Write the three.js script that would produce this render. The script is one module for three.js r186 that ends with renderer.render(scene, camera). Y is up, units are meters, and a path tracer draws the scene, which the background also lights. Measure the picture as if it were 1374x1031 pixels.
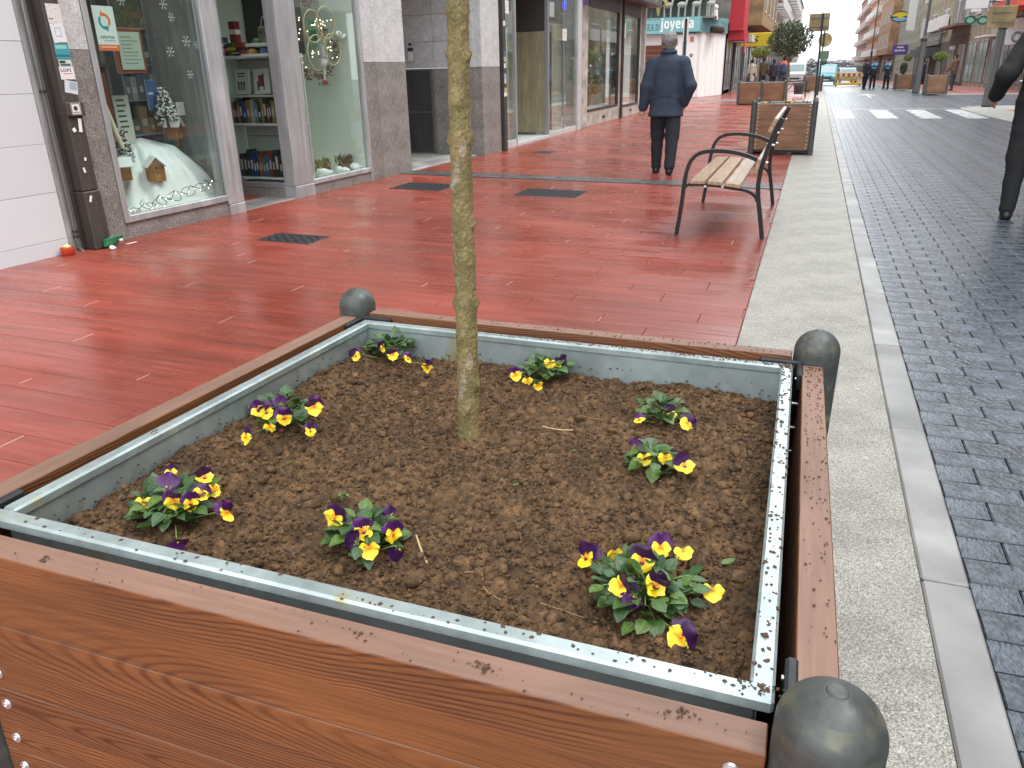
import * as THREE from 'three';
import { mergeGeometries, mergeVertices } from 'three/addons/utils/BufferGeometryUtils.js';
import { MarchingCubes } from 'three/addons/objects/MarchingCubes.js';

// ---------- camera, sky, sun, exposure ----------
const V = (x, y, z) => new THREE.Vector3(x, y, z);
const scene = new THREE.Scene();
const F = 1041, CX = 687, CY = 515.5, EYE = V(0, 1.344, 0);      // focal length and centre in photo pixels, eye height in metres
const dirC = V(1098 - CX, CY - 86, -F).normalize();               // the street's direction as seen by the camera
const upC = V(-57, 2580, F).normalize(); upC.addScaledVector(dirC, -upC.dot(dirC)).normalize();
const rgtC = dirC.clone().cross(upC);
const CAM = new THREE.Matrix4().set(rgtC.x, rgtC.y, rgtC.z, 0, upC.x, upC.y, upC.z, 0, -dirC.x, -dirC.y, -dirC.z, 0, 0, 0, 0, 1);
const camera = new THREE.PerspectiveCamera(2 * Math.atan(CY / F) * 180 / Math.PI, 4 / 3, 0.05, 2000);
camera.position.copy(EYE); camera.quaternion.setFromRotationMatrix(CAM);

// overcast sky, brighter overhead, with faint cloud structure
const skyTex = (() => {
  const w = 256, h = 128, a = new Float32Array(w * h * 4);
  for (let j = 0; j < h; j++) for (let i = 0; i < w; i++) {
    const el = ((j + 0.5) / h - 0.5) * Math.PI, az = i / w * Math.PI * 2;
    const s = Math.max(0, Math.sin(el));
    const c = 1 + 0.06 * Math.sin(az * 3 + 4 * s) * Math.cos(s * 9 + az * 2) + 0.04 * Math.sin(az * 7 + s * 17);
    const b = (1.05 + 0.5 * s) * c, k = (j * w + i) * 4;
    a[k] = b * 0.955; a[k + 1] = b; a[k + 2] = b * 1.05; a[k + 3] = 1;
  }
  const t = new THREE.DataTexture(a, w, h, THREE.RGBAFormat, THREE.FloatType);
  t.mapping = THREE.EquirectangularReflectionMapping; t.magFilter = THREE.LinearFilter; t.needsUpdate = true; return t;
})();
scene.background = skyTex; scene.environment = skyTex;
const sun = new THREE.DirectionalLight(0xfff7ee, 0.9);
sun.position.set(24, 40, -14); sun.target.position.set(0, 0, -8); sun.castShadow = true; sun.shadow.radius = 45;
sun.shadow.mapSize.set(2048, 2048);
Object.assign(sun.shadow.camera, { left: -45, right: 45, top: 45, bottom: -45, near: 1, far: 140 });
scene.add(sun, sun.target);
const renderer = new THREE.WebGLRenderer();
renderer.toneMapping = THREE.LinearToneMapping; renderer.toneMappingExposure = 2.2; renderer.shadowMap.enabled = true;

// ---------- small tools ----------
let seed = 7;
const rnd = () => { seed = (seed + 0x6D2B79F5) | 0; let t = Math.imul(seed ^ (seed >>> 15), 1 | seed); t = (t + Math.imul(t ^ (t >>> 7), 61 | t)) ^ t; return ((t ^ (t >>> 14)) >>> 0) / 4294967296; };
const rr = (a, b) => a + (b - a) * rnd();
const clamp = (x, a = 0, b = 1) => Math.min(b, Math.max(a, x));
const lerp = (a, b, t) => a + (b - a) * t;
const sst = (a, b, x) => { const t = clamp((x - a) / (b - a)); return t * t * (3 - 2 * t); };
const hsh = (x, y, s) => { let h = Math.imul(x | 0, 374761393) ^ Math.imul(y | 0, 668265263) ^ Math.imul(s | 0, 2246822519); h = Math.imul(h ^ (h >>> 13), 1274126177); return ((h ^ (h >>> 16)) >>> 0) / 4294967296; };
function vn(x, y, s = 0, px = 0, py = 0) {                          // value noise, tiling with period px, py
  const X = Math.floor(x), Y = Math.floor(y), fx = x - X, fy = y - Y, ux = fx * fx * (3 - 2 * fx), uy = fy * fy * (3 - 2 * fy);
  let X0 = X, X1 = X + 1, Y0 = Y, Y1 = Y + 1; if (px) { X0 = ((X0 % px) + px) % px; X1 = X0 + 1 === px ? 0 : X0 + 1; Y0 = ((Y0 % py) + py) % py; Y1 = Y0 + 1 === py ? 0 : Y0 + 1; }
  const a = hsh(X0, Y0, s), b = hsh(X1, Y0, s), c = hsh(X0, Y1, s), d = hsh(X1, Y1, s);
  return a + (b - a) * ux + (c - a) * uy + (a - b - c + d) * ux * uy;
}
const fb = (x, y, o = 4, s = 0, px = 0, py = 0) => { let v = 0, a = 0.5, t = 0; for (let i = 0; i < o; i++) { v += a * vn(x, y, s + i * 17, px, py); t += a; x *= 2; y *= 2; px *= 2; py *= 2; a *= 0.5; } return v / t; };
const worley = (x, y, s, p) => { const X = Math.floor(x), Y = Math.floor(y); let d1 = 9, id = 0; for (let j = -1; j < 2; j++) for (let i = -1; i < 2; i++) { const cx = X + i, cy = Y + j, mx = ((cx % p) + p) % p, my = ((cy % p) + p) % p; const dx = cx + hsh(mx, my, s) - x, dy = cy + hsh(mx, my, s + 1) - y, d = dx * dx + dy * dy; if (d < d1) { d1 = d; id = hsh(mx, my, s + 2); } } return [Math.sqrt(d1), id]; };

function tex(w, h, fn, srgb = true) {                              // fn(u, v) -> [r, g, b] or a grey value, 0..1
  const a = new Uint8Array(w * h * 4);
  for (let j = 0; j < h; j++) for (let i = 0; i < w; i++) {
    let c = fn((i + 0.5) / w, (j + 0.5) / h); if (typeof c === 'number') c = [c, c, c]; const k = (j * w + i) * 4;
    a[k] = clamp(c[0]) * 255; a[k + 1] = clamp(c[1]) * 255; a[k + 2] = clamp(c[2]) * 255; a[k + 3] = 255;
  }
  const t = new THREE.DataTexture(a, w, h, THREE.RGBAFormat); t.wrapS = t.wrapT = THREE.RepeatWrapping; t.magFilter = THREE.LinearFilter; t.minFilter = THREE.LinearMipmapLinearFilter; t.generateMipmaps = true;
  if (srgb) t.colorSpace = THREE.SRGBColorSpace; t.needsUpdate = true; return t;
}
function tex2(w, h, fn) {                                          // colour and relief from one pass: fn -> [colour, height]
  const hh = new Float32Array(w * h); let k = 0; const a = tex(w, h, (u, v) => { const [c, b] = fn(u, v); hh[k++] = b; return c; }); k = 0; return [a, tex(w, h, () => hh[k++], false)];
}
function cvs(w, h, draw) {                                         // flat print: posters, lettering, stickers
  const c = document.createElement('canvas'); c.width = w; c.height = h; const g = c.getContext('2d'); draw(g, w, h);
  const t = new THREE.CanvasTexture(c); t.colorSpace = THREE.SRGBColorSpace; return t;
}
const rep = (t, x, y = x) => { const c = t.clone(); c.repeat.set(x, y); c.needsUpdate = true; return c; };
const L = (r, g, b) => new THREE.Color().setRGB(r, g, b);
const S = (hex) => new THREE.Color(hex);
const M = (color, rough = 0.8, o = {}) => new THREE.MeshStandardMaterial({ color, roughness: rough, metalness: 0, side: THREE.DoubleSide, ...o });
const MP = (color, rough, o) => new THREE.MeshPhysicalMaterial({ color, roughness: rough, side: THREE.DoubleSide, ...o });

// uv in metres from the direction each face looks; s = metres per tile, (ox, oy) shifts the pattern
function uvm(g, s = 1, ox = 0, oy = 0, turn = false) {
  g = g.index ? g.toNonIndexed() : g; const p = g.attributes.position, n = p.count, uv = new Float32Array(n * 2), a = V(), b = V(), c = V(), e = V(), f = V();
  for (let i = 0; i < n; i += 3) {
    a.fromBufferAttribute(p, i); b.fromBufferAttribute(p, i + 1); c.fromBufferAttribute(p, i + 2);
    e.subVectors(b, a).cross(f.subVectors(c, a)); const x = Math.abs(e.x), y = Math.abs(e.y), z = Math.abs(e.z);
    [a, b, c].forEach((q, k) => {
      let u, v; if (y >= x && y >= z) { u = q.x; v = q.z; } else if (x >= z) { u = q.z; v = q.y; } else { u = q.x; v = q.y; }
      if (turn) [u, v] = [v, u];
      uv[(i + k) * 2] = u / s + ox; uv[(i + k) * 2 + 1] = v / s + oy;
    });
  }
  g.setAttribute('uv', new THREE.BufferAttribute(uv, 2)); return g;
}
const clean = (g) => { g = g.index ? g.toNonIndexed() : g; for (const k of Object.keys(g.attributes)) if (!['position', 'normal', 'uv', 'color'].includes(k)) g.deleteAttribute(k); if (!g.attributes.normal) g.computeVertexNormals(); if (!g.attributes.uv) g.setAttribute('uv', new THREE.BufferAttribute(new Float32Array(g.attributes.position.count * 2), 2)); return g; };
const mg = (list) => mergeGeometries(list.map(clean));
function cbox(w, h, d, c = 0.004) {                                 // box with chamfered edges, centred
  c = Math.min(c, w * 0.49, h * 0.49, d * 0.49); const X = w / 2, Y = h / 2, Z = d / 2, pos = [];
  const q = (a, b, e, f) => pos.push(...a, ...b, ...e, ...a, ...e, ...f), t = (a, b, e) => pos.push(...a, ...b, ...e);
  const P = (sx, sy, sz, ax) => [sx * (X - (ax === 0 ? 0 : c)), sy * (Y - (ax === 1 ? 0 : c)), sz * (Z - (ax === 2 ? 0 : c))];
  const win = (A, B, Cc, D, o) => { const u = V(...B).sub(V(...A)), v = V(...Cc).sub(V(...A)); if (u.cross(v).dot(V(...o)) > 0) q(A, B, Cc, D); else q(D, Cc, B, A); };
  for (const s of [-1, 1]) {
    win(P(s, -1, -1, 0), P(s, 1, -1, 0), P(s, 1, 1, 0), P(s, -1, 1, 0), [s, 0, 0]);
    win(P(-1, s, -1, 1), P(1, s, -1, 1), P(1, s, 1, 1), P(-1, s, 1, 1), [0, s, 0]);
    win(P(-1, -1, s, 2), P(1, -1, s, 2), P(1, 1, s, 2), P(-1, 1, s, 2), [0, 0, s]);
    for (const r of [-1, 1]) {
      win(P(s, r, -1, 0), P(s, r, 1, 0), P(s, r, 1, 1), P(s, r, -1, 1), [s, r, 0]);
      win(P(s, -1, r, 0), P(s, 1, r, 0), P(s, 1, r, 2), P(s, -1, r, 2), [s, 0, r]);
      win(P(-1, s, r, 1), P(1, s, r, 1), P(1, s, r, 2), P(-1, s, r, 2), [0, s, r]);
      for (const k of [-1, 1]) { const A = P(s, r, k, 0), B = P(s, r, k, 1), D = P(s, r, k, 2); if (V(...B).sub(V(...A)).cross(V(...D).sub(V(...A))).dot(V(s, r, k)) > 0) t(A, B, D); else t(D, B, A); }
    }
  }
  const g = new THREE.BufferGeometry(); g.setAttribute('position', new THREE.Float32BufferAttribute(pos, 3)); g.computeVertexNormals(); return uvm(g);
}
const tr = (g, x = 0, y = 0, z = 0) => g.translate(x, y, z);
// a box given by its two corners
const bb = (x0, x1, y0, y1, z0, z1, c = 0.003) => tr(cbox(Math.abs(x1 - x0), Math.abs(y1 - y0), Math.abs(z1 - z0), c), (x0 + x1) / 2, (y0 + y1) / 2, (z0 + z1) / 2);
const tube = (pts, r, seg = 24, rad = 8) => new THREE.TubeGeometry(new THREE.CatmullRomCurve3(pts.map((p) => p.isVector3 ? p : V(...p))), seg, r, rad, false);
const cyl = (r0, r1, h, n = 16) => new THREE.CylinderGeometry(r0, r1, h, n);
const bar = (a, b, r, n = 6) => { const A = V(...a), B = V(...b), d = B.clone().sub(A), g = cyl(r, r, d.length(), n); g.applyQuaternion(new THREE.Quaternion().setFromUnitVectors(V(0, 1, 0), d.normalize())); return tr(g, (A.x + B.x) / 2, (A.y + B.y) / 2, (A.z + B.z) / 2); };
const plane = (w, h) => new THREE.PlaneGeometry(w, h);
function prism(pts, d, bevel = 0) {                                // outline in xy, pushed along z from 0 to d
  const sh = new THREE.Shape(pts.map((p) => new THREE.Vector2(...p)));
  return new THREE.ExtrudeGeometry(sh, { depth: d, bevelEnabled: bevel > 0, bevelSize: bevel, bevelThickness: bevel, bevelSegments: 1, curveSegments: 6, steps: 1 });
}

const taken = {};
const numbered = (n) => { const k = taken[n] = (taken[n] ?? -1) + 1; return k ? `${n}_${String(k).padStart(3, '0')}` : n; };
function tag(o, label, category, group, kind) { if (label) o.userData.label = label; if (category) o.userData.category = category; if (group) o.userData.group = group; if (kind) o.userData.kind = kind; return o; }
function T(name, label, category, pos = [0, 0, 0], ry = 0, group) { const o = new THREE.Group(); o.name = numbered(name); o.position.set(...pos); o.rotation.y = ry; scene.add(o); return tag(o, label, category, group); }
function P(parent, name, geo, mat, pos, rot) {
  const m = new THREE.Mesh(geo, mat); m.name = parent === scene ? numbered(name) : name; m.castShadow = m.receiveShadow = true;
  if (pos) m.position.set(...pos); if (rot) m.rotation.set(...rot); parent.add(m); return m;
}
const struct = (name, geo, mat) => tag(P(scene, name, geo, mat), 0, 0, 0, 'structure');
function one(name, geo, mat, label, category, pos, rot, group) { return tag(P(scene, name, geo, mat, pos, rot), label, category, group); }
function dup(o, label, group) { const c = o.clone(); c.name = numbered(o.name.replace(/_\d{3}$/, '')); c.userData = { ...o.userData }; if (label) c.userData.label = label; if (group) c.userData.group = group; scene.add(c); return c; }

// ---------- shared surface patterns ----------
const nFine = tex(512, 512, (u, v) => 0.72 + 0.28 * fb(u * 64, v * 64, 3, 3, 64, 64) + 0.12 * (fb(u * 6, v * 6, 3, 9, 6, 6) - 0.5));
const nBlot = tex(512, 512, (u, v) => 0.66 + 0.5 * (fb(u * 5, v * 5, 5, 21, 5, 5) - 0.18) * 0.8);
const bFine = tex(512, 512, (u, v) => fb(u * 64, v * 64, 3, 5, 64, 64), false);
const rBlot = tex(512, 512, (u, v) => { const k = 0.35 + 0.75 * fb(u * 6, v * 6, 5, 41, 6, 6); return [k, k, k]; }, false);
const nGranite = tex(512, 512, (u, v) => { const a = worley(u * 90, v * 90, 5, 90)[1], b = vn(u * 200, v * 200, 3, 200, 200), c = fb(u * 4, v * 4, 3, 8, 4, 4); const k = 0.42 + 0.42 * a + 0.2 * (b - 0.5) + 0.2 * (c - 0.5); return [k * 1.02, k * 0.99, k * 0.96]; });
const nStreak = tex(256, 512, (u, v) => 0.8 + 0.22 * (fb(u * 40, v * 3, 3, 61, 40, 3) - 0.4) + 0.14 * (fb(u * 6, v * 6, 3, 66, 6, 6) - 0.5));
// ---------- the setting: ground, road, kerbs, paving ----------
const pavY = (x) => x < -0.24 ? 0.014 * (-0.24 - x) : 0;           // the red pavement falls gently to the road
struct('ground', tr(new THREE.PlaneGeometry(900, 900).rotateX(-Math.PI / 2), 0, -3.2, -200), M(L(0.12, 0.115, 0.11), 0.9));
// exposed aggregate strip and kerb stones
const [tGravel, bGravel] = tex2(1024, 1024, (u, v) => {
  const [d, id] = worley(u * 150, v * 150, 31, 150), [d2, id2] = worley(u * 62, v * 62, 37, 62), k = fb(u * 5, v * 5, 3, 33, 5, 5);
  let t = 0.69 + 0.2 * (id - 0.5) - 0.16 * sst(0.35, 0.75, d) + 0.14 * (k - 0.5); if (id2 > 0.88 && d2 < 0.22) t = id2 > 0.95 ? 0.46 : 0.88;
  return [[t * 1.0, t * 0.978, t * 0.92], 1 - sst(0.1, 0.8, d)];
});
const mGravel = M(L(0.82, 0.82, 0.82), 0.5, { map: tGravel, bumpMap: bGravel, bumpScale: 0.0016 });
const strip = [];
for (let k = 0; k < 2; k++) { const z1 = k ? -22.05 : 2, z0 = k ? -46 : -22.043; strip.push(uvm(bb(-0.237, 0.428, -0.08, rr(-0.001, 0.001), z0, z1, 0.002), 0.7)); }
const gravelStrip = new THREE.Group(); gravelStrip.name = 'gravel_strip'; tag(gravelStrip, 0, 0, 0, 'structure'); scene.add(gravelStrip);
for (const g of strip) P(gravelStrip, 'concrete_panel', g, mGravel);
const mKerb = [0.4, 0.43, 0.415].map((k, i) => M(L(k, k * 0.985, k * 0.94), 0.45, { map: rep(nBlot, 0.7 + i * 0.1), bumpMap: bFine, bumpScale: 0.0012 }));
const mMortar = M(L(0.5, 0.45, 0.36), 0.9, { map: nFine });
function kerbRow(name, pts, w) {
  const g = new THREE.Group(); g.name = numbered(name); tag(g, 0, 0, 0, 'structure'); scene.add(g);
  for (let i = 0; i + 1 < pts.length; i++) {
    const A = V(pts[i][0], 0, pts[i][1]), B = V(pts[i + 1][0], 0, pts[i + 1][1]), len = A.distanceTo(B), n = Math.max(1, Math.round(len / 1.05)), a = Math.atan2(B.x - A.x, B.z - A.z);
    for (let k = 0; k < n; k++) { const p = A.clone().lerp(B, (k + 0.5) / n); P(g, 'kerb_stone', uvm(cbox(w, 0.16, len / n - 0.008, 0.006), 1, rnd(), rnd()), mKerb[Math.floor(rnd() * 3)], [p.x + rr(-0.0015, 0.0015), -0.079 + rr(0, 0.002), p.z], [0, a, 0]); }
    P(g, 'mortar', bb(-w / 2 + 0.008, w / 2 - 0.008, -0.15, -0.006, -len / 2, len / 2), mMortar, [(A.x + B.x) / 2, 0, (A.z + B.z) / 2], [0, a, 0]);
  }
  return g;
}
kerbRow('kerb', [[0.492, 1.05], [0.492, -46]], 0.122);
kerbRow('kerb', [[4.62, 3], [4.62, -19.5], [4.32, -25], [4.3, -28.6], [4.7, -29.6], [5.4, -29.9], [14, -30.2]], 0.14);
kerbRow('kerb', [[14, -40], [5.6, -40.2], [4.75, -40.9], [4.55, -42], [4.55, -46]], 0.14);
const dip = (z) => z < -46 ? (z + 46) * 0.012 : 0;                  // the street falls away beyond the crossing
for (const [x, w] of [[0.492, 0.122], [4.52, 0.14]]) { const k = kerbRow('kerb', [[x, 0], [x, -110]], w); k.position.z = -46; k.rotation.x = -0.012; }

// road of stamped setts, 25 x 12.5 cm, half-bond
const tSett = tex(512, 512, (u, v) => { const k = 0.56 + 0.42 * (fb(u * 30, v * 30, 4, 71, 30, 30) - 0.5) + 0.4 * (fb(u * 4, v * 4, 3, 75, 4, 4) - 0.5); return [k * 0.93, k * 0.98, k * 1.06]; });
const bSett = tex(512, 512, (u, v) => fb(u * 40, v * 40, 4, 77, 40, 40) * 0.6 + 0.4 * fb(u * 9, v * 9, 3, 78, 9, 9), false);
const mSett = [0.255, 0.27, 0.285, 0.275].map((k) => M(L(k * 0.93, k, k * 1.07), 0.38, { map: tSett, bumpMap: bSett, bumpScale: 0.004, roughnessMap: rBlot }));
const mJoint = M(L(0.06, 0.062, 0.068), 0.85, { map: nFine });
const road = struct('road', tr(uvm(new THREE.PlaneGeometry(30, 50).rotateX(-Math.PI / 2), 0.8), 15.553, -0.043, -21.06), mJoint);
const settG = []; for (let k = 0; k < 6; k++) { const g = cbox(0.245, 0.03, 0.12, 0.0035), p = g.attributes.position; for (let i = 0; i < p.count; i++) { const x = p.getX(i), z = p.getZ(i); p.setX(i, x + 0.003 * (hsh(Math.round(x * 500), Math.round(z * 500), k) - 0.5)); p.setZ(i, z + 0.003 * (hsh(Math.round(z * 500), Math.round(x * 500), k + 9) - 0.5)); } g.computeVertexNormals(); settG.push(uvm(g, 0.55, k * 0.31, k * 0.17)); }
const white = M(L(0.74, 0.75, 0.74), 0.5, { map: nBlot, roughnessMap: rBlot });
{
  const one_ = [], rest = [[], [], [], []], stripe = [];
  for (let j = 0; j < 400; j++) {
    const z = 0.4 - j * 0.125; if (z < -46) break;
    for (let i = -1; i < 34; i++) {
      let x0 = 0.44 + i * 0.25 + (j & 1) * 0.125, x1 = x0 + 0.25; if (x1 < 0.6 || x0 > (z < -30 ? 8.4 : 4.5)) continue;
      if (z < -23.75 && z > -28.1) { const st = [[0.6, 1.08], [1.65, 2.16], [2.7, 3.2], [3.77, 4.25]].find(([a, b]) => (x0 + x1) / 2 > a && (x0 + x1) / 2 < b); if (st) { stripe.push([x0, x1, z, st]); } }
      const d = { x: (Math.max(x0, 0.562) + x1) / 2, w: x1 - Math.max(x0, 0.562), z, m: Math.floor(hsh(i, j, 4) * 4), g: (i * 7 + j * 3 + 60) % 6, t: (hsh(i, j, 8) - 0.5) * 0.016 };
      const px = 0.5 + d.x, vis = z < -1.35 && z > -9 && d.x < 0.62 + (-z) * 0.235;
      if (vis && one_.length < 300) one_.push(d); else rest[d.m].push(d);
    }
  }
  const mk = (d) => { const g = settG[d.g].clone(); g.scale((d.w - 0.005) / 0.245, 1, 1).rotateX(d.t * 0.6).rotateZ(d.t); return g; };
  for (const d of one_) P(road, 'paving_sett', d.w > 0.24 ? settG[d.g] : mk(d), mSett[d.m], [d.x, -0.0445 + d.t * 0.06, d.z], [d.t * 0.6, 0, d.t]);
  rest.forEach((r, k) => { const m = P(road, 'paving_setts', mg(r.map((d) => tr(mk(d), d.x, -0.0445 + d.t * 0.06, d.z))), mSett[k]); m.userData.kind = 'stuff'; });
  const cross = new THREE.Group(); cross.name = 'crossing_stripes'; tag(cross, 0, 0, 0, 'structure'); scene.add(cross);
  for (const [a, b] of [[0.6, 1.08], [1.65, 2.16], [2.7, 3.2], [3.77, 4.25]]) P(cross, 'painted_stripe', uvm(bb(a, b, -0.04, -0.0265, -28.05, -23.78, 0.001), 1.3, a), white);
  P(cross, 'stop_line', uvm(bb(0.62, 4.2, -0.04, -0.0265, -28.75, -28.6, 0.001), 1.3), white);
  P(cross, 'painted_stripe', uvm(bb(4.75, 5.2, 0.0, 0.004, -24.2, -23.8, 0.001), 1.3), white);
  P(cross, 'road_arrow', tr(new THREE.ShapeGeometry(new THREE.Shape([[0, 0], [0.12, 0], [0.12, 3], [0.5, 2.8], [0.06, 5], [-0.4, 2.8], [0, 3]].map((p) => new THREE.Vector2(...p)))).rotateX(-Math.PI / 2), 2.2, -0.024, -38), white);
}
// far end of the street and the side street: asphalt with the same tone
{ const m = struct('far_road', uvm(tr(new THREE.PlaneGeometry(26, 190).rotateX(-Math.PI / 2), 8.55, -0.033, -95), 1), M(L(0.24, 0.26, 0.28), 0.35, { map: nBlot, roughnessMap: rBlot })); m.position.z = -46.06; m.rotation.x = -0.012; }
struct('side_street', tr(uvm(new THREE.PlaneGeometry(40, 10).rotateX(-Math.PI / 2), 1), 28.6, -0.036, -35), M(L(0.15, 0.155, 0.165), 0.5, { map: nBlot }));

// red stamped pavement: boards 18 cm wide running across, joints offset row by row
const tRed = tex(1024, 1024, (u, v) => {
  const g1 = fb(u * 6, v * 90, 4, 81, 6, 90), g2 = fb(u * 3, v * 24, 3, 84, 3, 24), c = fb(u * 3, v * 3, 5, 86, 3, 3), w = fb(u * 8, v * 120, 3, 89, 8, 120);
  const k = 0.74 + 0.2 * (g1 - 0.5) + 0.14 * (g2 - 0.5) + 0.2 * (c - 0.5), s = sst(0.66, 0.82, w) * 0.14;
  return [k * 1.08 + s * 0.5, k * 0.95 + s * 0.8, k * 0.94 + s * 0.75];
});
const bRed = tex(1024, 1024, (u, v) => 0.55 * fb(u * 5, v * 70, 4, 91, 5, 70) + 0.3 * fb(u * 12, v * 160, 2, 94, 12, 160) + 0.25 * fb(u * 4, v * 8, 3, 96, 4, 8), false);
const rWet = tex(512, 512, (u, v) => { const a = fb(u * 4, v * 9, 5, 43, 4, 9), b = fb(u * 30, v * 60, 3, 47, 30, 60); return 0.3 + 0.75 * sst(0.3, 0.75, a) * 0.75 + 0.22 * b; }, false);
const mRed = [[0.385, 0.108, 0.072], [0.39, 0.11, 0.073], [0.38, 0.106, 0.071]].map((c) => M(L(...c), 0.5, { map: tRed, bumpMap: bRed, bumpScale: 0.0022, roughnessMap: rWet }));
const mResidue = M(L(0.55, 0.3, 0.25), 0.7);
const mBand = M(L(0.15, 0.15, 0.155), 0.45, { map: nBlot, roughnessMap: rBlot, bumpMap: bFine, bumpScale: 0.002 });
const slopeQ = Math.atan(0.014);
const pav = new THREE.Group(); pav.name = 'red_pavement'; tag(pav, 0, 0, 0, 'structure'); scene.add(pav);
{
  const quadS = (x0, x1, z0, z1, dy, m, name = 'bed') => { const w = x1 - x0, g = uvm(new THREE.PlaneGeometry(w, z1 - z0).rotateX(-Math.PI / 2), 1); return P(pav, name, g, m, [(x0 + x1) / 2, pavY((x0 + x1) / 2) + dy, (z0 + z1) / 2], [0, 0, -slopeQ]); };
  quadS(-9, -0.24, -46.05, 4, -0.0065, M(L(0.36, 0.086, 0.07), 0.6, { map: tRed }));
  const off = [0, 0.5, 0.25, 0.75], wd = 0.18, ln = 1.03, one_ = [], rest = [[], [], []], dash = [];
  const grates = [[-4.31, -3.79, -5.72, -5.4], [-4.68, -4.0, -8.98, -8.42], [-3.08, -2.35, -8.92, -8.4]];
  for (let j = 0; j < 280; j++) {
    const zc = 1.2 - j * wd; if (zc < -46) break; if (Math.abs(zc + 9.9) < 0.24) continue;
    for (let i = -1; i < 10; i++) {
      let x1 = -0.24 - (i - off[j % 4] + (hsh(j, 3, 1) - 0.5) * 0.06) * ln, x0 = x1 - ln; x1 = Math.min(x1, -0.241); x0 = Math.max(x0, zc > -26 ? -6.9 : -8.6); if (x1 - x0 < 0.05) continue;
      const far = hsh(i + 20, j, 5);
      if (far < 0.4) dash.push([x0, zc]);
      const d = { x: (x0 + x1) / 2, w: x1 - x0 - 0.004, z: zc, m: Math.floor(hsh(i + 20, j, 6) * 3), u: hsh(i + 20, j, 2), t: (hsh(i + 20, j, 7) - 0.5) * 0.002 };
      const vis = zc < -2.2 && x0 > -6 && d.x < 0.02 * zc + 0.6 && d.x > zc * 1.35 + 0.2 && !(d.x > -1.3 && zc > -1.7);
      if (vis && one_.length < 300) one_.push(d); else rest[d.m].push(d);
    }
  }
  const mk = (d) => uvm(cbox(d.w, 0.012, wd - 0.0024, 0.0012), 2.7, d.x / 2.7 + d.u * 0.06, d.z / 2.7);
  for (const d of one_) P(pav, 'stamped_board', mk(d), mRed[d.m], [d.x, pavY(d.x) - 0.006 + d.t * 0.3, d.z], [0, 0, -slopeQ]);
  rest.forEach((r, k) => { P(pav, 'stamped_boards', mg(r.map((d) => tr(mk(d).rotateZ(-slopeQ), d.x, pavY(d.x) - 0.006 + d.t * 0.3, d.z))), mRed[k]).userData.kind = 'stuff'; });
  P(pav, 'joint_residue', mg(dash.filter((d) => d[0] < -0.4).map(([x, z]) => { const l = wd * rr(0.35, 0.95); return tr(uvm(bb(-rr(0.001, 0.003), rr(0.001, 0.003), -0.004, 0.0014, -l / 2, l / 2, 0.0006)), x + rr(-0.004, 0.004), pavY(x), z + rr(-0.03, 0.03)); })), mResidue).userData.kind = 'stuff';
  const fp = P(pav, 'far_sheet', uvm(tr(new THREE.PlaneGeometry(8.8, 120).rotateX(-Math.PI / 2), -4.64, 0, -60), 1), M(L(0.4, 0.13, 0.1), 0.4, { map: tRed }), [0, 0.03, -46.05], [-0.012, 0, 0]); P(pav, 'far_gravel', uvm(tr(new THREE.PlaneGeometry(0.67, 120).rotateX(-Math.PI / 2), 0.095, 0.004, -60), 0.7), mGravel, [0, 0, -46.05], [-0.012, 0, 0]);
  const band = quadS(-5.3, -0.24, -10.07, -9.71, 0.0015, mBand, 'dark_band');
  for (let k = 0; k < 9; k++) P(band, 'band_slab', uvm(cbox(0.552, 0.012, 0.35, 0.002), 1, rnd(), rnd()), mBand, [-2.25 + k * 0.5625, 0, 0]);
  quadS(-8, -0.24, -26.2, -26.0, 0.003, mBand, 'dark_band');
  quadS(-8, -2.75, -35.6, -33.8, 0.003, M(L(0.24, 0.25, 0.26), 0.5, { map: nBlot }), 'tactile_band');
  // cast iron grates, checkered
  const mIron = M(L(0.055, 0.056, 0.062), 0.5, { metalness: 0.4, map: nFine });
  grates.forEach(([x0, x1, z0, z1], k) => {
    const xc = (x0 + x1) / 2, w = x1 - x0, d = z1 - z0, y = pavY(xc), gg = T('drain_cover', ['small square iron drain cover with raised checks, beside the snowy shop window', 'wide iron drain cover with raised checks, near the granite pillar', 'wide iron drain cover with raised checks, midway between the bench and the shops'][k], 'drain cover', [xc, y, (z0 + z1) / 2], 0, 'drain covers in the red pavement'); gg.rotation.z = -slopeQ;
    P(gg, 'frame', mg([bb(-w / 2, w / 2, -0.02, 0.004, -d / 2, -d / 2 + 0.02), bb(-w / 2, w / 2, -0.02, 0.004, d / 2 - 0.02, d / 2), bb(-w / 2, -w / 2 + 0.02, -0.02, 0.0039, -d / 2 + 0.02, d / 2 - 0.02), bb(w / 2 - 0.02, w / 2, -0.02, 0.0039, -d / 2 + 0.02, d / 2 - 0.02)]), mIron);
    P(gg, 'plate', bb(-w / 2 + 0.02, w / 2 - 0.02, -0.02, 0.002, -d / 2 + 0.02, d / 2 - 0.02), mIron);
    const nb = [], nx = Math.round(w / 0.045), nz = Math.round(d / 0.045); for (let i = 0; i < nx; i++) for (let j = 0; j < nz; j++) if ((i + j) & 1) nb.push(tr(cbox(0.034, 0.006, 0.034, 0.0025), -w / 2 + (i + 0.5) * w / nx, 0.005, -d / 2 + (j + 0.5) * d / nz));
    P(gg, 'raised_checks', mg(nb), mIron);
  });
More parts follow.
